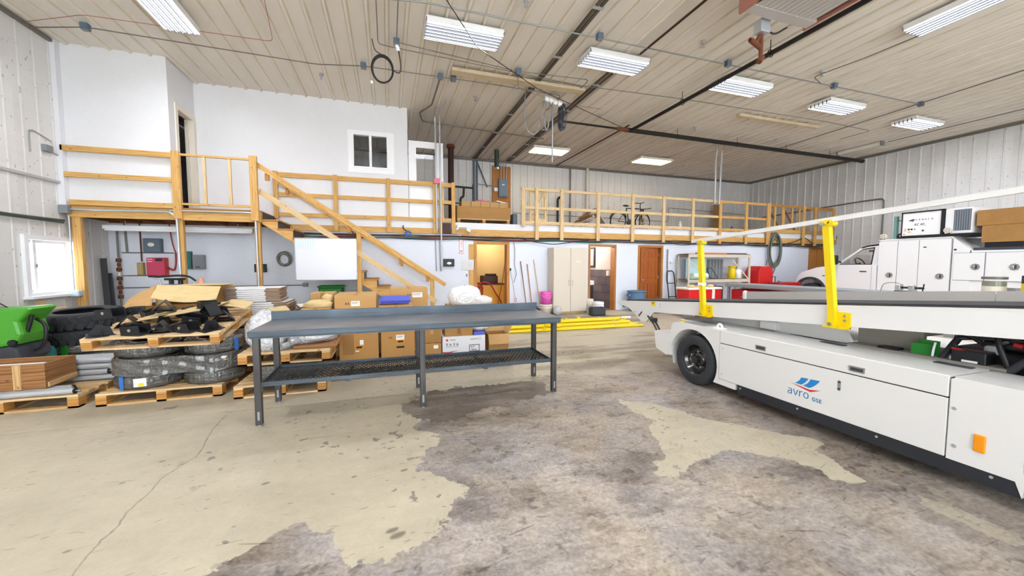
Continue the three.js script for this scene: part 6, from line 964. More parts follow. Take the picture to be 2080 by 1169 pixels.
// ---------------------------------------------------------------- pallet of wrapped tires, bracket pallet and cardboard on top
{
  pallet([-2.95, 0, 5.06], 1.12, 1.1, 0.135, 0, 'pale pallet carrying film-wrapped tires', M.pallet);
  const spots = [[-2.62, 5.38, 'left front'], [-2.0, 5.38, 'bench-side front'], [-2.62, 6.0, 'left rear'], [-2.0, 6.0, 'bench-side rear']], ys = [[0.135, 'bottom'], [0.305, 'middle'], [0.475, 'top']];
  for (const [x, d, a] of spots) for (const [y, b] of ys) {
    if (a.includes('left') && d > 5.5 && b === 'bottom') { /* hidden but it carries the rest */ }
    const t = T('wrapped_tire', b + ' film-wrapped tire of the ' + a.replace('left', 'roller-side') + ' column on tire pallet', 'tire', [x, y, d], 'film-wrapped tires');
    const R = 0.295 + rr(-0.008, 0.008), ox = rr(-0.015, 0.015);
    const g = new THREE.LatheGeometry(tyreProfile(R, 0.14, 0.168).map((q) => new THREE.Vector2(...q)), 44), p = g.attributes.position;
    for (let i = 0; i < p.count; i++) { const px = p.getX(i), pz = p.getZ(i), an = Math.atan2(pz, px), rad_ = Math.hypot(px, pz); if (rad_ > 0.2) { const k = 1 + 0.02 * Math.sin(an * 23 + y * 20) + 0.012 * Math.sin(an * 11); p.setX(i, px * k); p.setZ(i, pz * k); } }
    g.computeVertexNormals(); g.translate(x + ox, y, -d);
    P(t, 'wrapped_carcass', prep(g), M.film);
    if (d < 5.5) { if (b === 'bottom' && x < -2.3) { P(t, 'blue_band', curvedPatch(x + ox, y, d, R + 0.008, -120, -110, 0.01, 0.16), M.skyBlue); P(t, 'paper_label', curvedPatch(x + ox, y, d, R + 0.01, -92, -72, 0.04, 0.13), M.cardWhite); P(t, 'yellow_sticker', curvedPatch(x + ox, y, d, R + 0.014, -84, -76, 0.045, 0.08), M.yellow); } if (b === 'middle' && x > -2.3) { P(t, 'paper_label', curvedPatch(x + ox, y, d, R + 0.01, -62, -44, 0.06, 0.15), M.cardWhite); P(t, 'yellow_sticker', curvedPatch(x + ox, y, d, R + 0.014, -56, -48, 0.06, 0.1), M.yellow); } if (b === 'top' && x > -2.3) P(t, 'blue_band', curvedPatch(x + ox, y, d, R + 0.008, -32, -22, 0.01, 0.16), M.skyBlue); }
  }
  M1('stretch_film', 'wrinkled clear stretch film pulled round the middle of tire pallet', 'film', patch((u, v) => { const x = mix(-2.905, -1.715, u), xc = x < -2.31 ? -2.62 : -2.0, taut = x > -2.62 && x < -2.0, dd = Math.min(0.298, Math.abs(x - xc)), k = Math.sin(u * 47) * 0.005 + Math.sin(u * 17 + v * 11) * 0.006; return [x, 0.29 + v * 0.19 + 0.012 * Math.sin(u * 14), (taut ? 5.072 : 5.38 - Math.sqrt(0.308 * 0.308 - dd * dd)) - 0.006 - k, u * 1.2, v * 0.2]; }, 60, 8), M.film);
  // tilted pallet with black brackets: local frame, front edge at d = 0, tilted up towards the back
  const base = [-3.02, 0.62, 5.04], tilt = rad(9), tp = pallet(base, 1.2, 1.1, 0.13, 0, 'tilted pale pallet on wrapped tires carrying black brackets', M.palletPale);
  tp.rotation.x = tilt; tp.position.y = 0.6;
  const place = (m, u, h, v, ry = 0, rx = 0, rz = 0) => { m.position.set(base[0] + u, 0.6 + (0.13 + h) * Math.cos(tilt) + v * Math.sin(tilt) + 0.0, -(base[2] + v * Math.cos(tilt) - (0.13 + h) * Math.sin(tilt))); m.rotation.set(tilt + rx, ry, rz, 'XYZ'); };
  const bracket = (u, h, v, ry, rx, rz, k, label) => {
    const t = T('steel_bracket', label, 'bracket', [0, 0, 0], 'black steel brackets');
    P(t, 'foot_plate', B(-0.11, 0.11, 0, 0.008, -0.07, 0.07), M.blackSteel);
    if (k % 3 === 0) { P(t, 'folded_plate', ext([[-0.1, 0], [0.1, 0], [0.06, 0.1], [-0.04, 0.12]], 'xy', -0.004, 0.004), M.blackSteel); P(t, 'gusset', ext([[-0.07, 0], [0.06, 0], [-0.07, 0.09]], 'dy', -0.004, 0.004), M.blackSteel); }
    else if (k % 3 === 1) { P(t, 'channel', [B(-0.1, 0.1, 0.008, 0.1, -0.07, -0.062), B(-0.1, 0.1, 0.008, 0.1, 0.062, 0.07), B(-0.1, -0.092, 0.008, 0.1, -0.062, 0.062)], M.blackSteel); P(t, 'bolt', cyl([0, 0.06, -0.078], [0, 0.06, -0.07], 0.016), M.steel); }
    else { P(t, 'angle', [beam([-0.1, 0.01, 0], [0.0, 0.12, 0], 0.13, 0.008), beam([0, 0.12, 0], [0.1, 0.01, 0], 0.13, 0.008)], M.blackSteel); P(t, 'rib', B(-0.06, 0.06, 0.02, 0.03, -0.06, 0.06), M.blackSteel); }
    place(t, u, h, v, ry, rx, rz);
  };
  const bl = [[0.12, 0, 0.1, 0.5, 0], [0.42, 0, 0.1, -0.3, 1], [0.62, 0, 0.14, 0.2, 2], [0.86, 0, 0.12, -0.5, 1], [1.08, 0, 0.14, 0.9, 0], [0.2, 0, 0.42, 0.2, 2], [0.52, 0, 0.42, 1.2, 0], [0.82, 0, 0.42, -0.2, 1], [1.08, 0, 0.5, 0.4, 2], [0.28, 0, 0.75, 0.8, 1], [0.62, 0, 0.75, -0.4, 2], [0.95, 0, 0.78, 0.3, 0], [0.12, 0.14, 0.3, -0.4, 1], [0.45, 0.12, 0.62, 0.3, 2], [0.9, 0.12, 0.6, 0.6, 1], [1.02, 0.14, 0.34, -0.7, 2]];
  const bn = ['at the front corner by the rollers', 'at the front edge, second from rollers', 'at the front edge, in the middle', 'at the front edge, second from bench', 'at the front corner by the bench', 'in the second row by the rollers', 'in the second row, middle', 'in the second row toward bench', 'at the bench edge, second row', 'in the third row by the rollers', 'in the third row, middle', 'in the third row toward bench', 'stacked on the roller side', 'on top of the folded cardboard sheet', 'stacked toward the bench', 'stacked at the bench front corner'];
  bl.forEach(([u, h, v, ry, k], i) => bracket(u, h, v, ry, rr(-0.1, 0.1), rr(-0.15, 0.15), k, 'black steel bracket on tilted pallet ' + bn[i]));
  // cardboard over the brackets
  const sheet = (label, f, mat) => M1('cardboard_sheet', label, 'cardboard', [patch((u, v) => { const p = f(u, v); return [...p, u, v]; }, 10, 6), patch((u, v) => { const p = f(1 - u, v); return [p[0], p[1] - 0.008, p[2], u, v]; }, 10, 6)], mat);
  sheet('curled tan cardboard sheet lying across the black brackets', (u, v) => [-2.82 + u * 0.8 + v * 0.1, 0.84 + 0.13 * u * u + 0.03 * Math.sin(u * 3) + v * 0.06, 5.42 + v * 0.34 - u * 0.02], M.cardPale);
  sheet('tan cardboard flap hanging toward bench over black brackets', (u, v) => [-2.0 + u * 0.26, 0.98 - 0.05 * u * u + v * 0.05, 5.6 + v * 0.35], M.cardPale);
  const cbx = T('cardboard_box', 'big open tan cardboard box slumped on top of bracket heap', 'carton', [-2.7, 1.0, 6]);
  const th = (f, n, m) => P(cbx, n, [patch((u, v) => [...f(u, v), u, v], 8, 5), patch((u, v) => { const p = f(1 - u, v); return [p[0], p[1] - 0.006, p[2] + 0.004, u, v]; }, 8, 5)], m);
  th((u, v) => [-3.14 + u * 0.34 + v * 0.02, 0.97 + 0.26 * Math.pow(u, 0.6) - v * (0.02 + 0.19 * u) * 0.9 - 0.05 * v, 5.95 - v * 0.16], 'side_flap', M.card);
  th((u, v) => [-2.8 + u * 0.68, 1.235 - 0.03 * u - v * (0.15 + 0.05 * Math.sin(u * 3.1)), 5.98 - 0.16 * v], 'front_flap', M.cardPale);
  th((u, v) => [-2.82 + u * 0.12, 1.22 - v * 0.24, 5.97 - u * 0.02], 'corner_wall', M.cardPale);
  th((u, v) => [-3.0 + u * 0.9, 1.05 + 0.17 * Math.min(1, u * 3) + v * 0.005, 6.0 + v * 0.4], 'top_panel', M.cardPale);
  th((u, v) => [-3.0 + u * 0.9, 1.2 - v * 0.26, 6.4], 'back_wall', M.card);
  M1('cardboard_sheet', 'dark inner cardboard block beneath the slumped cardboard box', 'cardboard', RB(-2.95, -2.2, 0.88, 0.98, 6.0, 6.35, 0.01), M.cardDark);
}
function curvedPatch(x, y, d, R, a0, a1, y0, y1) { return patch((u, v) => { const a = rad(mix(a0, a1, u)); return [x + Math.cos(a) * R, y + mix(y0, y1, v), d + Math.sin(a) * R, u, v]; }, 6, 1); }
// ---------------------------------------------------------------- heap of yellow tubes on the floor
{
  const rowsN = ['front', 'second', 'third', 'fourth', 'fifth', 'sixth', 'back'];
  for (let r = 0; r < 3; r++) for (let k = 0; k < 7 - r * 2; k++) {
    const d = 7.72 + k * 0.13 + r * 0.13, y = 0.03 + r * 0.062, x0 = 2.42 + k * 0.14 + r * 0.1 + rr(-0.1, 0.1), x1 = 5.7 - r * 0.15 + rr(-0.15, 0.15);
    const t = T('yellow_tube', rowsN[k] + ' yellow tube in ' + ['bottom', 'middle', 'top'][r] + ' layer of the floor heap', 'tube', [(x0 + x1) / 2, y - 0.03, d], 'yellow tubes on the floor');
    P(t, 'tube', cyl([x0, y, d + rr(0, 0.03)], [x1, y, d + rr(-0.08, 0.02)], 0.03, 0.03, 10), M.yellow);
    P(t, 'bracket', [RB(x0 + 0.8 + k * 0.3, x0 + 0.88 + k * 0.3, y + 0.02, y + 0.06, d - 0.03, d + 0.03, 0.008)], M.yellow);
    if (k === 1) P(t, 'paper_tag', RB(x1 - 0.5, x1 - 0.42, y + 0.025, y + 0.04, d - 0.035, d + 0.03, 0.004), M.cardWhite);
  }
  M1('white_bar', 'long white bar lying behind the heap of yellow tubes', 'bar', beam([3.9, 0.05, 8.75], [6.3, 0.05, 8.85], 0.05, 0.05), M.white);
}

// ---------------------------------------------------------------- belt loader
const XS = 3.57;
const loader = T('belt_loader', 'white belt loader with black wheel and raised conveyor boom', 'belt loader', [4.6, 0, 2.4]);
{
  const arc = (cd, cy, r, a0, a1, n = 14) => { const o = []; for (let k = 0; k <= n; k++) { const a = rad(mix(a0, a1, k / n)); o.push([cd + Math.cos(a) * r, cy + Math.sin(a) * r]); } return o; };
  const arch = arc(3.74, 0.31, 0.38, -4, 208, 22);
  const fl = [[3.336, 0.748], [3.93, 0.748], [4.05, 0.735], [4.11, 0.7], [4.13, 0.565], [4.45, 0.56], [4.41, 0.33], [4.2, 0.272], [4.13, 0.29], ...arch, [3.4, 0.13], [3.11, 0.13], [3.11, 0.192], [3.336, 0.192]];
  P(loader, 'front_fender', [ext(fl, 'dy', XS, XS + 0.04), B(XS + 0.04, 5.56, 0.735, 0.7475, 3.1, 4.0), B(XS + 0.04, XS + 0.35, 0.55, 0.5595, 4.1, 4.45), ext(fl, 'dy', 5.56, 5.6), B(XS + 0.03, 5.57, 0.33, 0.565, 4.4, 4.44), B(XS + 0.03, 5.57, 0.56, 0.72, 4.08, 4.11), B(3.9, 5.2, 0.25, 0.735, 3.12, 4.38)], M.loader);
  P(loader, 'wheel_well', patch((u, v) => { const a = rad(mix(-20, 185, u)); return [mix(XS + 0.04, 3.9, v), 0.31 + Math.sin(a) * 0.385, 3.74 + Math.cos(a) * 0.385]; }, 16, 1), M.paint);
  // chassis and side panels
  P(loader, 'chassis', B(XS + 0.03, 5.57, 0.2, 0.72, 1.47, 3.12), M.paint); P(loader, 'chassis', B(XS + 0.03, 5.57, 0.2, 0.7, -0.9, 0.0), M.paint);
  const lp = P(loader, 'side_panel', RB(XS, XS + 0.025, 0.196, 0.598, 1.475, 3.33, 0.004), M.loader);
  P(lp, 'fastener', [[3.29, 0.55], [3.29, 0.26]].map(([d, y]) => cyl([XS - 0.004, y, d], [XS + 0.002, y, d], 0.009, 0.009, 10)), M.galv);
  const lid = P(loader, 'side_lid', [RB(XS, XS + 0.025, 0.606, 0.75, 1.475, 3.33, 0.006), B(XS + 0.012, 4.05, 0.738, 0.752, 1.475, 3.33)], M.loader);
  for (const d of [2.83, 2.0]) { const l = P(lid, 'latch', [B(XS - 0.006, XS + 0.002, 0.632, 0.676, d - 0.055, d + 0.055)], M.steel); P(l, 'latch_recess', B(XS - 0.009, XS - 0.005, 0.64, 0.664, d - 0.042, d + 0.042), M.darkGrey); }
  for (const d of [2.42, 1.62]) P(lid, 'hinge', RB(3.93, 3.99, 0.75, 0.76, d - 0.1, d + 0.1, 0.004), M.darkGrey);
  P(loader, 'seam_gap', B(XS + 0.008, XS + 0.02, 0.598, 0.606, 1.475, 3.33), M.black);
  P(loader, 'inspection_slot', [B(XS - 0.002, XS + 0.002, 0.452, 0.518, 2.108, 2.132), cyl([XS - 0.002, 0.452, 2.12], [XS + 0.002, 0.452, 2.12], 0.012, 0.012, 12), cyl([XS - 0.002, 0.518, 2.12], [XS + 0.002, 0.518, 2.12], 0.012, 0.012, 12)], M.grey);
  const rp = P(loader, 'rear_panel', [ext([[1.465, 0.19], [1.465, 0.735], [1.44, 0.748], [-0.9, 0.748], [-0.9, 0.2], [0.28, 0.14], ...arc(0.72, 0.3, 0.42, 195, -15, 20), [1.135, 0.1], [1.165, 0.19]], 'dy', XS, XS + 0.03), B(XS + 0.03, 4.05, 0.735, 0.7475, -0.9, 1.46)], M.loader);
  P(rp, 'fastener', [[1.44, 0.54], [1.43, 0.29]].map(([d, y]) => cyl([XS - 0.005, y, d], [XS + 0.002, y, d], 0.012, 0.012, 10)), M.galv);
  P(rp, 'side_marker', RB(XS - 0.015, XS + 0.005, 0.3, 0.412, 1.29, 1.342, 0.008), M.amber);
  const sk = P(loader, 'skirt', RB(XS + 0.005, XS + 0.03, 0.095, 0.195, 1.14, 3.09, 0.004), std('#23262c', 0.6));
  P(sk, 'bolt', [3.05, 2.45, 1.85, 1.26].map((d) => cyl([XS, 0.165, d], [XS + 0.006, 0.165, d], 0.009, 0.009, 10)), M.galv);
  // wheels
  for (const d of [3.73, 0.72]) {
    const w = P(loader, 'wheel', (() => { const g = new THREE.LatheGeometry([[0.19, 0.0], [0.2, -0.012], [0.285, -0.018], [0.305, 0.01], [0.312, 0.05], [0.312, 0.16], [0.3, 0.2], [0.2, 0.215], [0.19, 0.2], [0.19, 0]].map((q) => new THREE.Vector2(...q)), 48); g.rotateZ(-Math.PI / 2); g.translate(XS + 0.03, 0.312, -d); return prep(g); })(), M.rubber);
    P(w, 'rim', (() => { const g = new THREE.LatheGeometry([[0, 0.05], [0.075, 0.05], [0.08, 0.09], [0.13, 0.11], [0.15, 0.06], [0.165, 0.05], [0.175, 0.02], [0.198, 0.0], [0.2, 0.02], [0.18, 0.12], [0, 0.12]].map((q) => new THREE.Vector2(...q)), 40); g.rotateZ(-Math.PI / 2); g.translate(XS + 0.03, 0.312, -d); return prep(g); })(), new THREE.MeshPhysicalMaterial({ color: '#121317', roughness: 0.25, clearcoat: 0.8 }));
    P(w, 'hub_cap', cyl([XS + 0.035, 0.312, d], [XS + 0.09, 0.312, d], 0.045, 0.05, 24), M.black);
    P(w, 'lug_nut', [0, 1, 2, 3, 4].map((k) => { const a = (k / 5) * 6.2832 + 0.4; return cyl([XS + 0.075, 0.312 + Math.sin(a) * 0.1, d + Math.cos(a) * 0.1], [XS + 0.13, 0.312 + Math.sin(a) * 0.1, d + Math.cos(a) * 0.1], 0.014, 0.014, 6); }), M.steel);
    P(w, 'axle', cyl([XS + 0.12, 0.312, d], [5.4, 0.312, d], 0.04), M.black);
  }
  // writing on the side: swoosh, name
  const lg = new THREE.PlaneGeometry(0.36, 0.24); lg.rotateY(-Math.PI / 2); lg.translate(XS - 0.0015, 0.385, -2.385);
  P(lp, 'logo', prep(lg), new THREE.MeshStandardMaterial({ roughness: 0.4, transparent: true, map: canvasTex(720, 480, (c, w, h) => {
    c.clearRect(0, 0, w, h);
    c.fillStyle = '#1b82c8'; c.beginPath(); c.moveTo(165, 206); c.quadraticCurveTo(250, 165, 280, 78); c.lineTo(405, 66); c.quadraticCurveTo(350, 170, 278, 212); c.closePath(); c.fill();
    c.beginPath(); c.moveTo(305, 216); c.quadraticCurveTo(405, 170, 440, 66); c.lineTo(596, 52); c.quadraticCurveTo(530, 170, 425, 228); c.closePath(); c.fill();
    c.fillStyle = '#cf2027'; c.beginPath(); c.moveTo(72, 220); c.lineTo(430, 258); c.lineTo(616, 222); c.lineTo(445, 296); c.closePath(); c.fill();
    c.fillStyle = '#1f77b4'; c.font = '200px sans-serif'; c.fillText('avro', 36, 436, 430); c.font = 'bold 92px sans-serif'; c.fillText('GSE', 474, 442); }) }));
  // inner housing under the boom
  P(loader, 'inner_housing', [ext([[4.0, 0.75], [3.9, 0.8], [2.45, 0.93], [2.36, 0.75]], 'dy', 4.12, 4.16), B(4.16, 5.0, 0.75, 0.78, 2.36, 4.0)], M.paint);
  P(loader, 'cross_channel', [B(4.2, 4.24, 0.76, 0.95, 1.9, 2.36), B(4.24, 5.0, 0.9, 0.94, 1.9, 2.36), B(4.05, 4.6, 0.75, 0.77, 1.4, 2.36)], std('#8d887f', 0.6));
  P(loader, 'lift_arm', [beam([4.2, 0.72, 2.95], [4.25, 0.92, 3.6], 0.14, 0.1), RB(4.05, 4.2, 0.76, 0.86, 3.05, 3.25, 0.02)], M.paint);
  P(loader, 'lifting_eye', [ring([3.66, 0.77, 3.42], 0.03, 0.014, 'x'), B(3.62, 3.7, 0.748, 0.76, 3.36, 3.48)], M.white);
  P(loader, 'grip_plate', B(3.62, 3.95, 0.749, 0.753, 3.62, 3.95), M.grey);
  P(loader, 'coupler', [ring([3.7, 0.76, 4.05], 0.025, 0.01, 'y')], M.yellow);
  // boom
  const top = (d) => 1.099 - 0.0796 * (d - 2.592), side = [[-1, top(-1)], [5.78, 0.846], [5.76, 0.8], [5.47, 0.765], [5.3, 0.69], [5.12, 0.58], [5.0, 0.585], [4.82, 0.765], [3.77, 0.835], [-1, top(-1) - 0.2]];
  const bm = P(loader, 'boom_side', [ext(side, 'dy', 3.85, 3.875), B(3.85, 3.9, 0, 0.001, 0, 0.001)].slice(0, 1), M.loader);
  P(loader, 'boom_side', ext(side, 'dy', 4.725, 4.75), M.loader);
  P(bm, 'boom_flange', [beam([3.89, top(-1) + 0.002, -1], [3.89, top(5.76) + 0.002, 5.76], 0.085, 0.012)], M.loader);
  P(bm, 'warning_label', [turnAbout(B(3.846, 3.85, 0.86, 0.93, 4.79, 4.88), [3.85, 0.89, 4.83], 0)], M.yellow);
  P(bm, 'plate_text', [beam([3.845, 0.66, 5.18], [3.845, 0.74, 5.1], 0.004, 0.02), B(3.844, 3.846, 0.9, 0.91, 4.8, 4.87)], M.darkGrey);
  P(bm, 'rivet', [[4.68, 0.9], [4.68, 0.86], [5.28, 0.72]].map(([d, y]) => cyl([3.845, y, d], [3.85, y, d], 0.01, 0.01, 8)), M.galv);
  P(loader, 'belt', [beam([4.3, top(-1) + 0.018, -1], [4.3, top(5.6) + 0.018, 5.6], 0.76, 0.02), cyl([3.92, top(5.62) - 0.03, 5.62], [4.7, top(5.62) - 0.03, 5.62], 0.045)], std('#37363a', 0.8, 0, { map: speckT }));
  P(loader, 'belt_bed', beam([4.3, top(-1) - 0.1, -1], [4.3, top(5.3) - 0.1, 5.3], 0.84, 0.02), M.paint);
  P(loader, 'nose_roller', cyl([3.88, 0.79, 5.66], [4.7, 0.79, 5.66], 0.035), M.black);
  P(loader, 'nose_bracket', [beam([4.0, 0.78, 5.6], [4.0, 0.62, 5.3], 0.04, 0.05), B(3.88, 4.7, 0.68, 0.8, 5.2, 5.3)], std('#aaa59e', 0.5));
  const gt = (d) => 1.007 + (4.05 - d) * 0.07;
  P(loader, 'side_guard', [ext([[4.03, gt(4.03)], [4.03, gt(4.03) + 0.105], [1.74, gt(1.74) + 0.107], [1.74, gt(1.74)]], 'dy', 4.76, 4.775), ext([[1.73, gt(1.73)], [1.73, gt(1.73) + 0.107], [-1, gt(-1) + 0.107], [-1, gt(-1)]], 'dy', 4.76, 4.775)], M.guard);
  P(loader, 'guard_end', RB(4.74, 4.8, gt(4.05) - 0.01, gt(4.05) + 0.12, 4.02, 4.08, 0.028, 3), M.white);
  // handrail on yellow posts
  const hr = (d) => 1.797 + (4.05 - d) * 0.0634;
  P(loader, 'handrail', beam([3.83, hr(4.06), 4.06], [3.83, hr(-1), -1], 0.036, 0.042), M.paint);
  for (const [b, t_, y0, y1, w] of [[3.83, 3.92, 0.86, hr(3.92) - 0.03, 0.06], [2.34, 2.44, 0.95, hr(2.44) - 0.03, 0.055]]) {
    const p = P(loader, 'rail_post', [beam([3.82, y0, b], [3.825, y1, t_], 0.05, w)], M.yellow);
    P(p, 'post_foot', [B(3.785, 3.85, y0 - 0.025, y0 - 0.01, b - 0.12, b + 0.07), B(3.835, 3.85, y0 - 0.02, y0 + 0.12, b - 0.12, b - 0.015), B(3.79, 3.85, y0 - 0.02, y0 + 0.06, b - 0.02, b + 0.04)], M.yellow);
    P(p, 'pivot_head', [RB(3.79, 3.86, y1 - 0.02, y1 + 0.03, t_ - 0.05, t_ + 0.05, 0.015), cyl([3.79, y1 - 0.005, t_ - 0.045], [3.86, y1 - 0.005, t_ - 0.045], 0.025)], M.yellow);
    P(p, 'bolt', [cyl([3.775, y1 - 0.005, t_ + 0.01], [3.8, y1 - 0.005, t_ + 0.01], 0.016, 0.016, 10), cyl([3.775, y0 + 0.01, b + 0.01], [3.79, y0 + 0.01, b + 0.01], 0.015, 0.015, 10), cyl([3.825, y0 + 0.09, b - 0.08], [3.835, y0 + 0.09, b - 0.08], 0.01, 0.01, 8), cyl([3.825, y0 + 0.05, b - 0.08], [3.835, y0 + 0.05, b - 0.08], 0.01, 0.01, 8)], M.steel);
    if (b > 3) P(p, 'collar', RB(3.785, 3.86, 1.22, 1.26, 3.83, 3.91, 0.012), M.white);
  }
  for (const o of [0, 0.05]) P(loader, 'hydraulic_hose', tube([[4.0 + o, 0.78, 5.45], [3.92 + o, 0.74, 5.15], [3.78 + o, 0.62, 4.75], [3.66 + o, 0.54, 4.5], [3.64 + o, 0.5, 4.42]], 0.014, 30), M.black);
  P(loader, 'hose_tie', RB(3.78, 3.88, 0.62, 0.68, 4.76, 4.82, 0.01), M.darkGrey);
  // engine bay
  const en = P(loader, 'engine_block', [RB(4.2, 4.8, 0.5, 0.86, 0.3, 1.75, 0.03)], M.black);
  P(en, 'valve_cover', RB(4.25, 4.6, 0.86, 0.94, 0.9, 1.6, 0.03), M.blackSteel);
  P(en, 'air_filter', cyl([4.3, 0.92, 0.95], [4.3, 0.92, 1.35], 0.09, 0.09, 20), M.black);
  P(en, 'battery', [RB(4.06, 4.2, 0.74, 0.86, 1.5, 1.68, 0.01)], M.blackSteel); P(en, 'battery_label', B(4.055, 4.061, 0.775, 0.79, 1.54, 1.62), M.white);
  P(en, 'hose', [tube([[4.1, 0.76, 1.75], [4.15, 0.9, 1.7], [4.3, 0.95, 1.72], [4.4, 0.85, 1.8]], 0.02), tube([[4.08, 0.75, 1.4], [4.1, 0.86, 1.3], [4.2, 0.9, 1.1], [4.3, 0.8, 0.9]], 0.025), tube([[4.1, 0.75, 1.15], [4.12, 0.84, 1.0], [4.1, 0.74, 0.8]], 0.018)], M.rubber);
  P(en, 'bracketry', [beam([4.08, 0.76, 1.25], [4.08, 0.84, 1.25], 0.02, 0.03), beam([4.08, 0.8, 1.25], [4.08, 0.77, 1.0], 0.02, 0.015), RB(4.06, 4.1, 0.76, 0.82, 0.95, 1.02, 0.008), cyl([4.1, 0.84, 1.12], [4.1, 0.88, 1.12], 0.025), cyl([4.1, 0.78, 1.7], [4.11, 0.78, 1.66], 0.025)], M.galv);
  P(en, 'red_cap', [cyl([4.1, 0.82, 1.2], [4.1, 0.88, 1.2], 0.022), RB(4.08, 4.12, 0.745, 0.76, 1.52, 1.6, 0.004)], M.darkRed);
  const fit = [M.galv, M.black, M.grey, M.blackSteel, M.darkRed, M.slate];
  for (let k = 0; k < 34; k++) { const x = rr(4.08, 4.5), y = rr(0.76, 0.98), d = rr(0.5, 1.72), q = rr(0.02, 0.06); P(en, 'engine_fitting', k % 3 ? cyl([x, y, d], [x + rr(-0.05, 0.05), y + rr(-0.07, 0.07), d + rr(-0.12, 0.12)], q * 0.45, q * 0.4, 8) : RB(x, x + q, y, y + q * 1.2, d, d + q * 1.6, 0.006), fit[k % 6]); }
  for (let k = 0; k < 6; k++) { const d = 0.6 + k * 0.2; P(en, 'hose', tube([[4.06 + rr(0, 0.05), 0.76, d], [4.12, rr(0.86, 0.98), d + rr(-0.1, 0.1)], [4.35, rr(0.84, 0.96), d + rr(-0.15, 0.15)], [4.4, 0.76, d + 0.1]], rr(0.01, 0.02)), M.black); }
  P(loader, 'manual_pouch', [patch((u, v) => [4.1 + 0.02 * u, 0.755 + v * 0.105 - 0.012 * Math.abs(u - 0.5), 1.93 - u * 0.13], 4, 3), patch((u, v) => [4.13, 0.76 + v * 0.13, 1.9 - u * 0.13], 2, 2)], M.green, 'green card pouch');
  P(loader, 'cable_tie', tube([[4.1, 0.755, 1.8], [4.1, 0.82, 1.795], [4.11, 0.88, 1.79]], 0.008), M.white);
  P(loader, 'control_box', RB(4.06, 4.16, 0.752, 0.79, 2.0, 2.14, 0.01), M.black);
  P(loader, 'pink_carton', B(4.86, 4.88, 0.86, 1.0, 1.5, 1.85), M.pink2); P(loader, 'blue_decal', B(4.84, 4.86, 0.92, 1.0, 1.1, 1.35), std('#8fc0e8', 0.5));
  P(loader, 'rear_cowl', [ext([[1.2, 0.748], [1.1, 0.78], [0.6, 0.8], [0.2, 0.748]], 'dy', 3.75, 4.05)], M.loader);
}

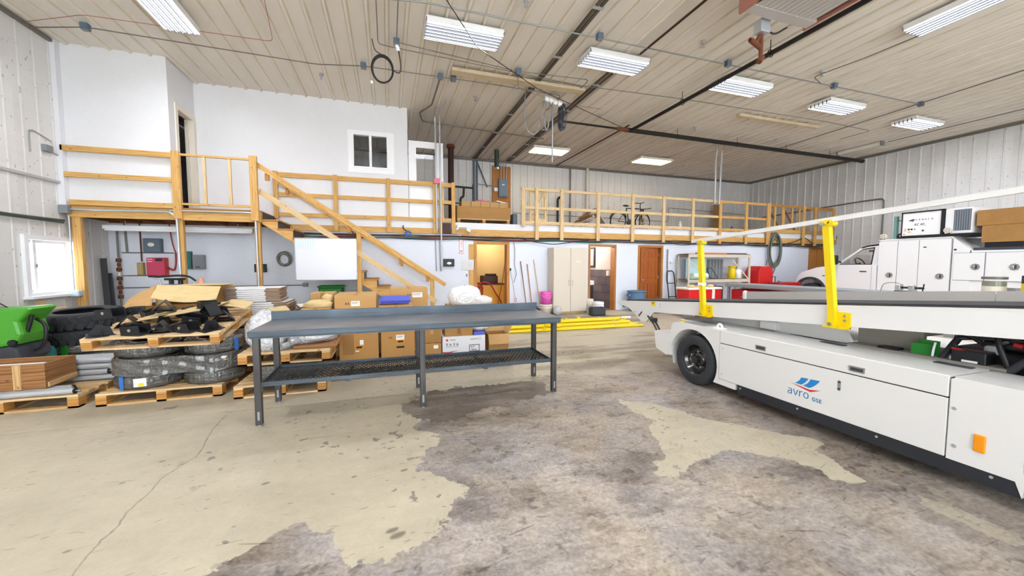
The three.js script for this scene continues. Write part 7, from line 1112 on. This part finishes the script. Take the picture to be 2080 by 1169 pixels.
// ---------------------------------------------------------------- service truck beyond the loader
{
  const X0 = 13.6, X1 = 15.75, t = T('service_truck', 'white service truck with round latched side compartments by the ribbed wall', 'truck', [14.7, 0, 6.6]);
  const arc = (cd, cy, r, a0, a1, n = 14) => { const o = []; for (let k = 0; k <= n; k++) { const a = rad(mix(a0, a1, k / n)); o.push([cd + Math.cos(a) * r, cy + Math.sin(a) * r]); } return o; };
  const lower = [[7.28, 0.55], [7.28, 1.46], [8.35, 1.46], [8.5, 1.45], [8.95, 1.38], [9.4, 1.22], [9.52, 1.1], [9.6, 0.9], [9.6, 0.55], ...arc(9.1, 0.55, 0.48, 0, 180, 18), [8.6, 0.5]];
  P(t, 'cab_lower', [ext(lower, 'dy', X0, X0 + 0.3, 0.02), ext(lower, 'dy', X1 - 0.3, X1, 0.02), B(X0 + 0.3, X1 - 0.3, 0.6, 1.44, 7.28, 8.5), B(X0 + 0.3, X1 - 0.3, 0.6, 1.1, 9.2, 9.58), ext([[8.5, 1.44], [8.95, 1.38], [9.4, 1.22], [9.54, 1.08], [9.4, 1.0], [8.5, 1.3]], 'dy', X0 + 0.2, X1 - 0.2)], M.truck);
  const hole = [[8.24, 1.5], [7.66, 1.93], [7.4, 1.97], [7.46, 1.5]];
  const upper = [[7.28, 1.45], [7.28, 2.08], [7.55, 2.05], [7.72, 1.99], [8.4, 1.46]];
  P(t, 'cab_upper', [ext(upper, 'dy', X0 + 0.05, X0 + 0.1, 0, [hole]), ext(upper, 'dy', X1 - 0.1, X1 - 0.05, 0, [hole]), ext([[7.28, 2.04], [7.28, 2.08], [7.55, 2.05], [7.72, 1.99], [7.7, 1.96], [7.55, 2.01]], 'dy', X0 + 0.05, X1 - 0.05), B(X0 + 0.1, X1 - 0.1, 1.45, 1.6, 7.28, 7.33)], M.truck);
  P(t, 'window_seal', ext([[8.28, 1.48], [7.66, 1.955], [7.37, 2.0], [7.43, 1.48]], 'dy', X0 + 0.045, X0 + 0.05, 0, [hole]), M.black);
  P(t, 'side_glass', ext(hole, 'dy', X0 + 0.07, X0 + 0.075), M.glass); P(t, 'windscreen', [patch((u, v) => [mix(X0 + 0.1, X1 - 0.1, u), mix(1.47, 1.98, v), mix(8.38, 7.72, v)], 2, 2)], M.glass);
  P(t, 'rear_glass', B(X0 + 0.3, X1 - 0.3, 1.6, 2.0, 7.3, 7.305), M.glass);
  P(t, 'seat', [RB(X0 + 0.25, X0 + 0.8, 1.2, 1.75, 7.4, 7.52, 0.05), RB(X1 - 0.8, X1 - 0.25, 1.2, 1.75, 7.4, 7.52, 0.05)], M.grey); P(t, 'dashboard', RB(X0 + 0.15, X1 - 0.15, 1.35, 1.5, 8.05, 8.35, 0.04), M.black);
  P(t, 'steering_wheel', [(() => { const g = ring([0, 0, 0], 0.19, 0.018); g.rotateX(-0.5); g.translate(X0 + 0.45, 1.52, -7.95); return g; })(), cyl([X0 + 0.45, 1.52, 7.95], [X0 + 0.45, 1.42, 8.15], 0.03)], M.black);
  P(t, 'visor', RB(X0 + 0.2, X0 + 0.6, 1.86, 1.92, 7.55, 7.6, 0.01), M.black);
  P(t, 'mirror', [RB(X0 - 0.28, X0 - 0.12, 1.48, 1.78, 8.2, 8.3, 0.04), beam([X0 - 0.15, 1.6, 8.25], [X0 + 0.05, 1.55, 8.25], 0.04, 0.04)], M.black);
  P(t, 'door_handle', RB(X0 - 0.015, X0 + 0.01, 1.255, 1.29, 7.53, 7.7, 0.008), M.darkGrey);
  P(t, 'door_seam', [B(X0 - 0.002, X0 + 0.002, 0.6, 1.46, 7.4, 7.408), B(X0 - 0.002, X0 + 0.002, 0.6, 1.46, 8.4, 8.408)], M.grey);
  P(t, 'badge', [B(X0 - 0.004, X0 + 0.002, 1.1, 1.13, 8.66, 8.74), B(X0 - 0.004, X0 + 0.002, 1.12, 1.16, 8.5, 8.53)], M.darkGrey);
  P(t, 'wheel_flare', (() => { const o = arc(9.1, 0.55, 0.52, -5, 185, 20), i = arc(9.1, 0.55, 0.45, 185, -5, 20); return ext([...o, ...i], 'dy', X0 - 0.04, X0 + 0.06, 0.01); })(), M.darkGrey);
  P(t, 'bumper', RB(X0 + 0.05, X1 - 0.05, 0.45, 0.72, 9.58, 9.75, 0.04), M.steel); P(t, 'grille', B(X0 + 0.5, X1 - 0.5, 0.75, 1.08, 9.59, 9.62), M.darkGrey); P(t, 'headlight', [RB(X0 + 0.08, X0 + 0.45, 0.85, 1.05, 9.56, 9.62, 0.03), RB(X1 - 0.45, X1 - 0.08, 0.85, 1.05, 9.56, 9.62, 0.03)], M.steel);
  for (const x of [X0 + 0.02, X1 - 0.32]) for (const d of [9.1, 4.4]) { const w = P(t, 'wheel', lathe([[0.24, 0], [0.4, 0], [0.43, 0.04], [0.43, 0.24], [0.4, 0.28], [0.24, 0.28], [0.24, 0]], [x, 0.43, d], 32, 'x').applyMatrix4(new THREE.Matrix4()), M.rubber); P(w, 'rim', cyl([x + 0.03, 0.43, d], [x + 0.25, 0.43, d], 0.245, 0.245, 24), M.steel); }
  P(t, 'frame_rail', [B(X0 + 0.6, X0 + 0.75, 0.55, 0.75, 3.0, 9.5), B(X1 - 0.75, X1 - 0.6, 0.55, 0.75, 3.0, 9.5)], M.black);
  // service body
  P(t, 'tall_cabinet', B(X0 + 0.02, X0 + 0.55, 0.6, 2.17, 5.75, 7.24), M.truck); P(t, 'tall_cabinet', B(X1 - 0.55, X1 - 0.02, 0.6, 2.17, 5.75, 7.24), M.truck);
  P(t, 'cabinet_roof', RB(X0 - 0.01, X1 + 0.01, 2.165, 2.2, 5.74, 7.26, 0.008), M.truck);
  for (const x of [X0, X1 - 0.55]) P(t, 'sloped_end', ext([[5.75, 0.6], [5.75, 2.2], [5.4, 1.84], [5.4, 0.6]], 'dy', x, x + 0.55), M.truck);
  P(t, 'low_cabinet', [B(X0 + 0.02, X0 + 0.5, 0.95, 1.8, 3.0, 5.4), B(X1 - 0.5, X1 - 0.02, 0.95, 1.8, 3.0, 5.4), B(X0, X0 + 0.52, 1.78, 1.83, 3.0, 5.42), B(X0 + 0.02, X0 + 0.5, 0.6, 0.95, 4.95, 5.4), B(X0 + 0.02, X0 + 0.5, 0.6, 0.95, 3.0, 3.85)], M.truck);
  P(t, 'bed', B(X0 + 0.5, X1 - 0.5, 0.95, 1.0, 3.0, 7.2), M.darkGrey); P(t, 'bed_top', B(X0 + 0.08, X1 - 0.08, 1.83, 1.9, 3.0, 5.4), std('#3b3f4a', 0.7));
  const doors = [[7.255, 6.825, 0.62, 2.14, 6.97, 1.18], [6.815, 6.375, 0.62, 2.14, 0, 0], [6.365, 5.76, 0.62, 2.14, 5.93, 1.18], [5.7, 5.17, 1.1, 1.77, 5.31, 1.43], [5.15, 4.5, 1.1, 1.77, 4.7, 1.43], [4.48, 3.8, 1.1, 1.77, 4.0, 1.43]];
  for (const [a, b, y0, y1, hd, hy] of doors) { const dr = P(t, 'compartment_door', RB(X0 - 0.012, X0 + 0.02, y0, y1, b, a, 0.006), M.truck); if (hd) { P(dr, 'latch', cyl([X0 - 0.025, hy, hd], [X0 - 0.01, hy, hd], 0.082, 0.082, 8), M.steel); P(dr, 'latch_paddle', [B(X0 - 0.034, X0 - 0.024, hy - 0.045, hy + 0.045, hd - 0.03, hd + 0.0)], M.darkGrey); P(dr, 'latch_grip', RB(X0 - 0.045, X0 - 0.024, hy - 0.02, hy + 0.02, hd + 0.0, hd + 0.045, 0.008), M.steel); } }
  P(t, 'panel_gap', [6.82, 6.37, 5.735].map((d) => B(X0 - 0.006, X0 + 0.021, 0.62, 2.14, d - 0.006, d + 0.006)), M.darkGrey); P(t, 'panel_gap', [B(X0 - 0.006, X0 + 0.021, 1.09, 1.1, 4.5, 5.7), B(X0 - 0.006, X0 + 0.021, 1.77, 1.78, 3.8, 5.7), B(X0 - 0.006, X0 + 0.021, 1.1, 1.77, 5.15, 5.17), B(X0 - 0.006, X0 + 0.021, 1.1, 1.77, 4.48, 4.5)], M.grey);
  P(t, 'vent_clip', [B(X0 - 0.016, X0 - 0.01, 1.93, 1.96, 6.22, 6.28), B(X0 - 0.01, X0, 1.84, 1.88, 5.66, 5.7)], M.black);
  // stake post, work lights
  P(t, 'stake_post', [B(X0 + 0.1, X0 + 0.2, 2.2, 2.84, 6.93, 7.0)], std('#6f9a94', 0.5)); P(t, 'rail_rod', cyl([X0 + 0.15, 2.7, 6.75], [X0 + 0.15, 2.72, 6.95], 0.012), M.darkGrey); P(t, 'tie_ring', ring([X0 + 0.1, 2.27, 6.82], 0.07, 0.025, 'x'), M.black);
  for (const [d, y, l] of [[7.16, 2.29, 1], [5.84, 2.36, 2]]) { const w = P(t, 'work_light', [cyl([X0 - 0.03, y, d], [X0 + 0.05, y, d], 0.075, 0.06, 20)], M.cream); P(w, 'lens', [0, 1, 2, 3, 4].map((k) => cyl([X0 - 0.036, y + Math.sin(k * 1.257) * 0.04, d + Math.cos(k * 1.257) * 0.04], [X0 - 0.03, y + Math.sin(k * 1.257) * 0.04, d + Math.cos(k * 1.257) * 0.04], 0.018, 0.018, 10)), M.galv); P(w, 'stalk', cyl([X0 + 0.03, 2.2, d], [X0 + 0.03, y - 0.05, d], 0.02), M.rust); }

  // compressor on the roof
  const c = T('air_compressor', 'white air compressor with black frame on the truck roof', 'compressor', [14.2, 2.2, 6.3]);
  P(c, 'base_frame', B(13.58, 14.6, 2.2, 2.26, 5.42, 6.8), M.black); P(c, 'body', RB(13.62, 14.55, 2.27, 2.89, 5.97, 6.77, 0.01), M.truck); P(c, 'edge_frame', [B(13.6, 14.58, 2.88, 2.915, 5.93, 6.79), B(13.6, 14.58, 2.24, 2.91, 5.93, 5.985), B(13.605, 13.62, 2.24, 2.9, 6.76, 6.785)], M.black);
  const face = new THREE.PlaneGeometry(0.78, 0.6); face.rotateY(-Math.PI / 2); face.translate(13.6185, 2.58, -6.37);
  P(c, 'side_print', prep(face), new THREE.MeshStandardMaterial({ roughness: 0.4, map: canvasTex(640, 480, (g, w, h) => { g.fillStyle = '#f2f3f5'; g.fillRect(0, 0, w, h); g.fillStyle = '#44474c'; g.beginPath(); g.moveTo(95, 170); g.quadraticCurveTo(140, 130, 205, 130); g.lineTo(160, 175); g.closePath(); g.fill(); g.fillStyle = '#111'; g.beginPath(); g.moveTo(160, 178); g.lineTo(205, 132); g.lineTo(200, 160); g.lineTo(170, 190); g.fill(); g.fillStyle = '#3a3d42'; g.font = 'bold 46px sans-serif'; let x = 218; for (const ch of 'VANAIR') { g.fillText(ch, x, 168); x += 52; } g.font = 'italic bold 64px sans-serif'; g.fillText('AC 40', 195, 275); g.fillRect(370, 276, 30, 6); g.fillStyle = '#2c3440'; for (const a of [112, 162]) { g.beginPath(); g.arc(a, 350, 20, 0, 7); g.fill(); } g.fillRect(205, 335, 14, 34); g.beginPath(); g.arc(352, 390, 20, 0, 7); g.fill(); g.fillStyle = '#d9c61c'; g.fillRect(92, 395, 60, 22); g.fillStyle = '#efc7bb'; g.fillRect(28, 325, 46, 70); g.fillStyle = '#222'; g.fillRect(24, 440, 22, 16); }) }));
  P(c, 'cooler', [RB(13.64, 14.55, 2.27, 2.9, 5.45, 5.92, 0.008)], M.truck); P(c, 'cooler_grille', B(13.632, 13.64, 2.34, 2.86, 5.46, 5.76), M.slate); for (let k = 0; k < 7; k++) P(c, 'louvre', B(13.622, 13.634, 2.35, 2.85, 5.472 + k * 0.042, 5.49 + k * 0.042), M.grey);
  carton('upper brown carton with yellow print stacked behind truck compressor', 13.72, 14.5, 2.43, 2.8, 4.65, 5.4, M.cardDark, M.card); carton('lower brown carton stacked behind truck compressor', 13.72, 14.5, 2.02, 2.425, 4.65, 5.3, M.cardDark, M.card);

  M1('carton_skid', 'dark skid under the brown cartons on the truck bed', 'skid', B(13.75, 14.5, 1.9, 2.015, 4.65, 5.25), M.black);
}
renderer.render(scene, camera);
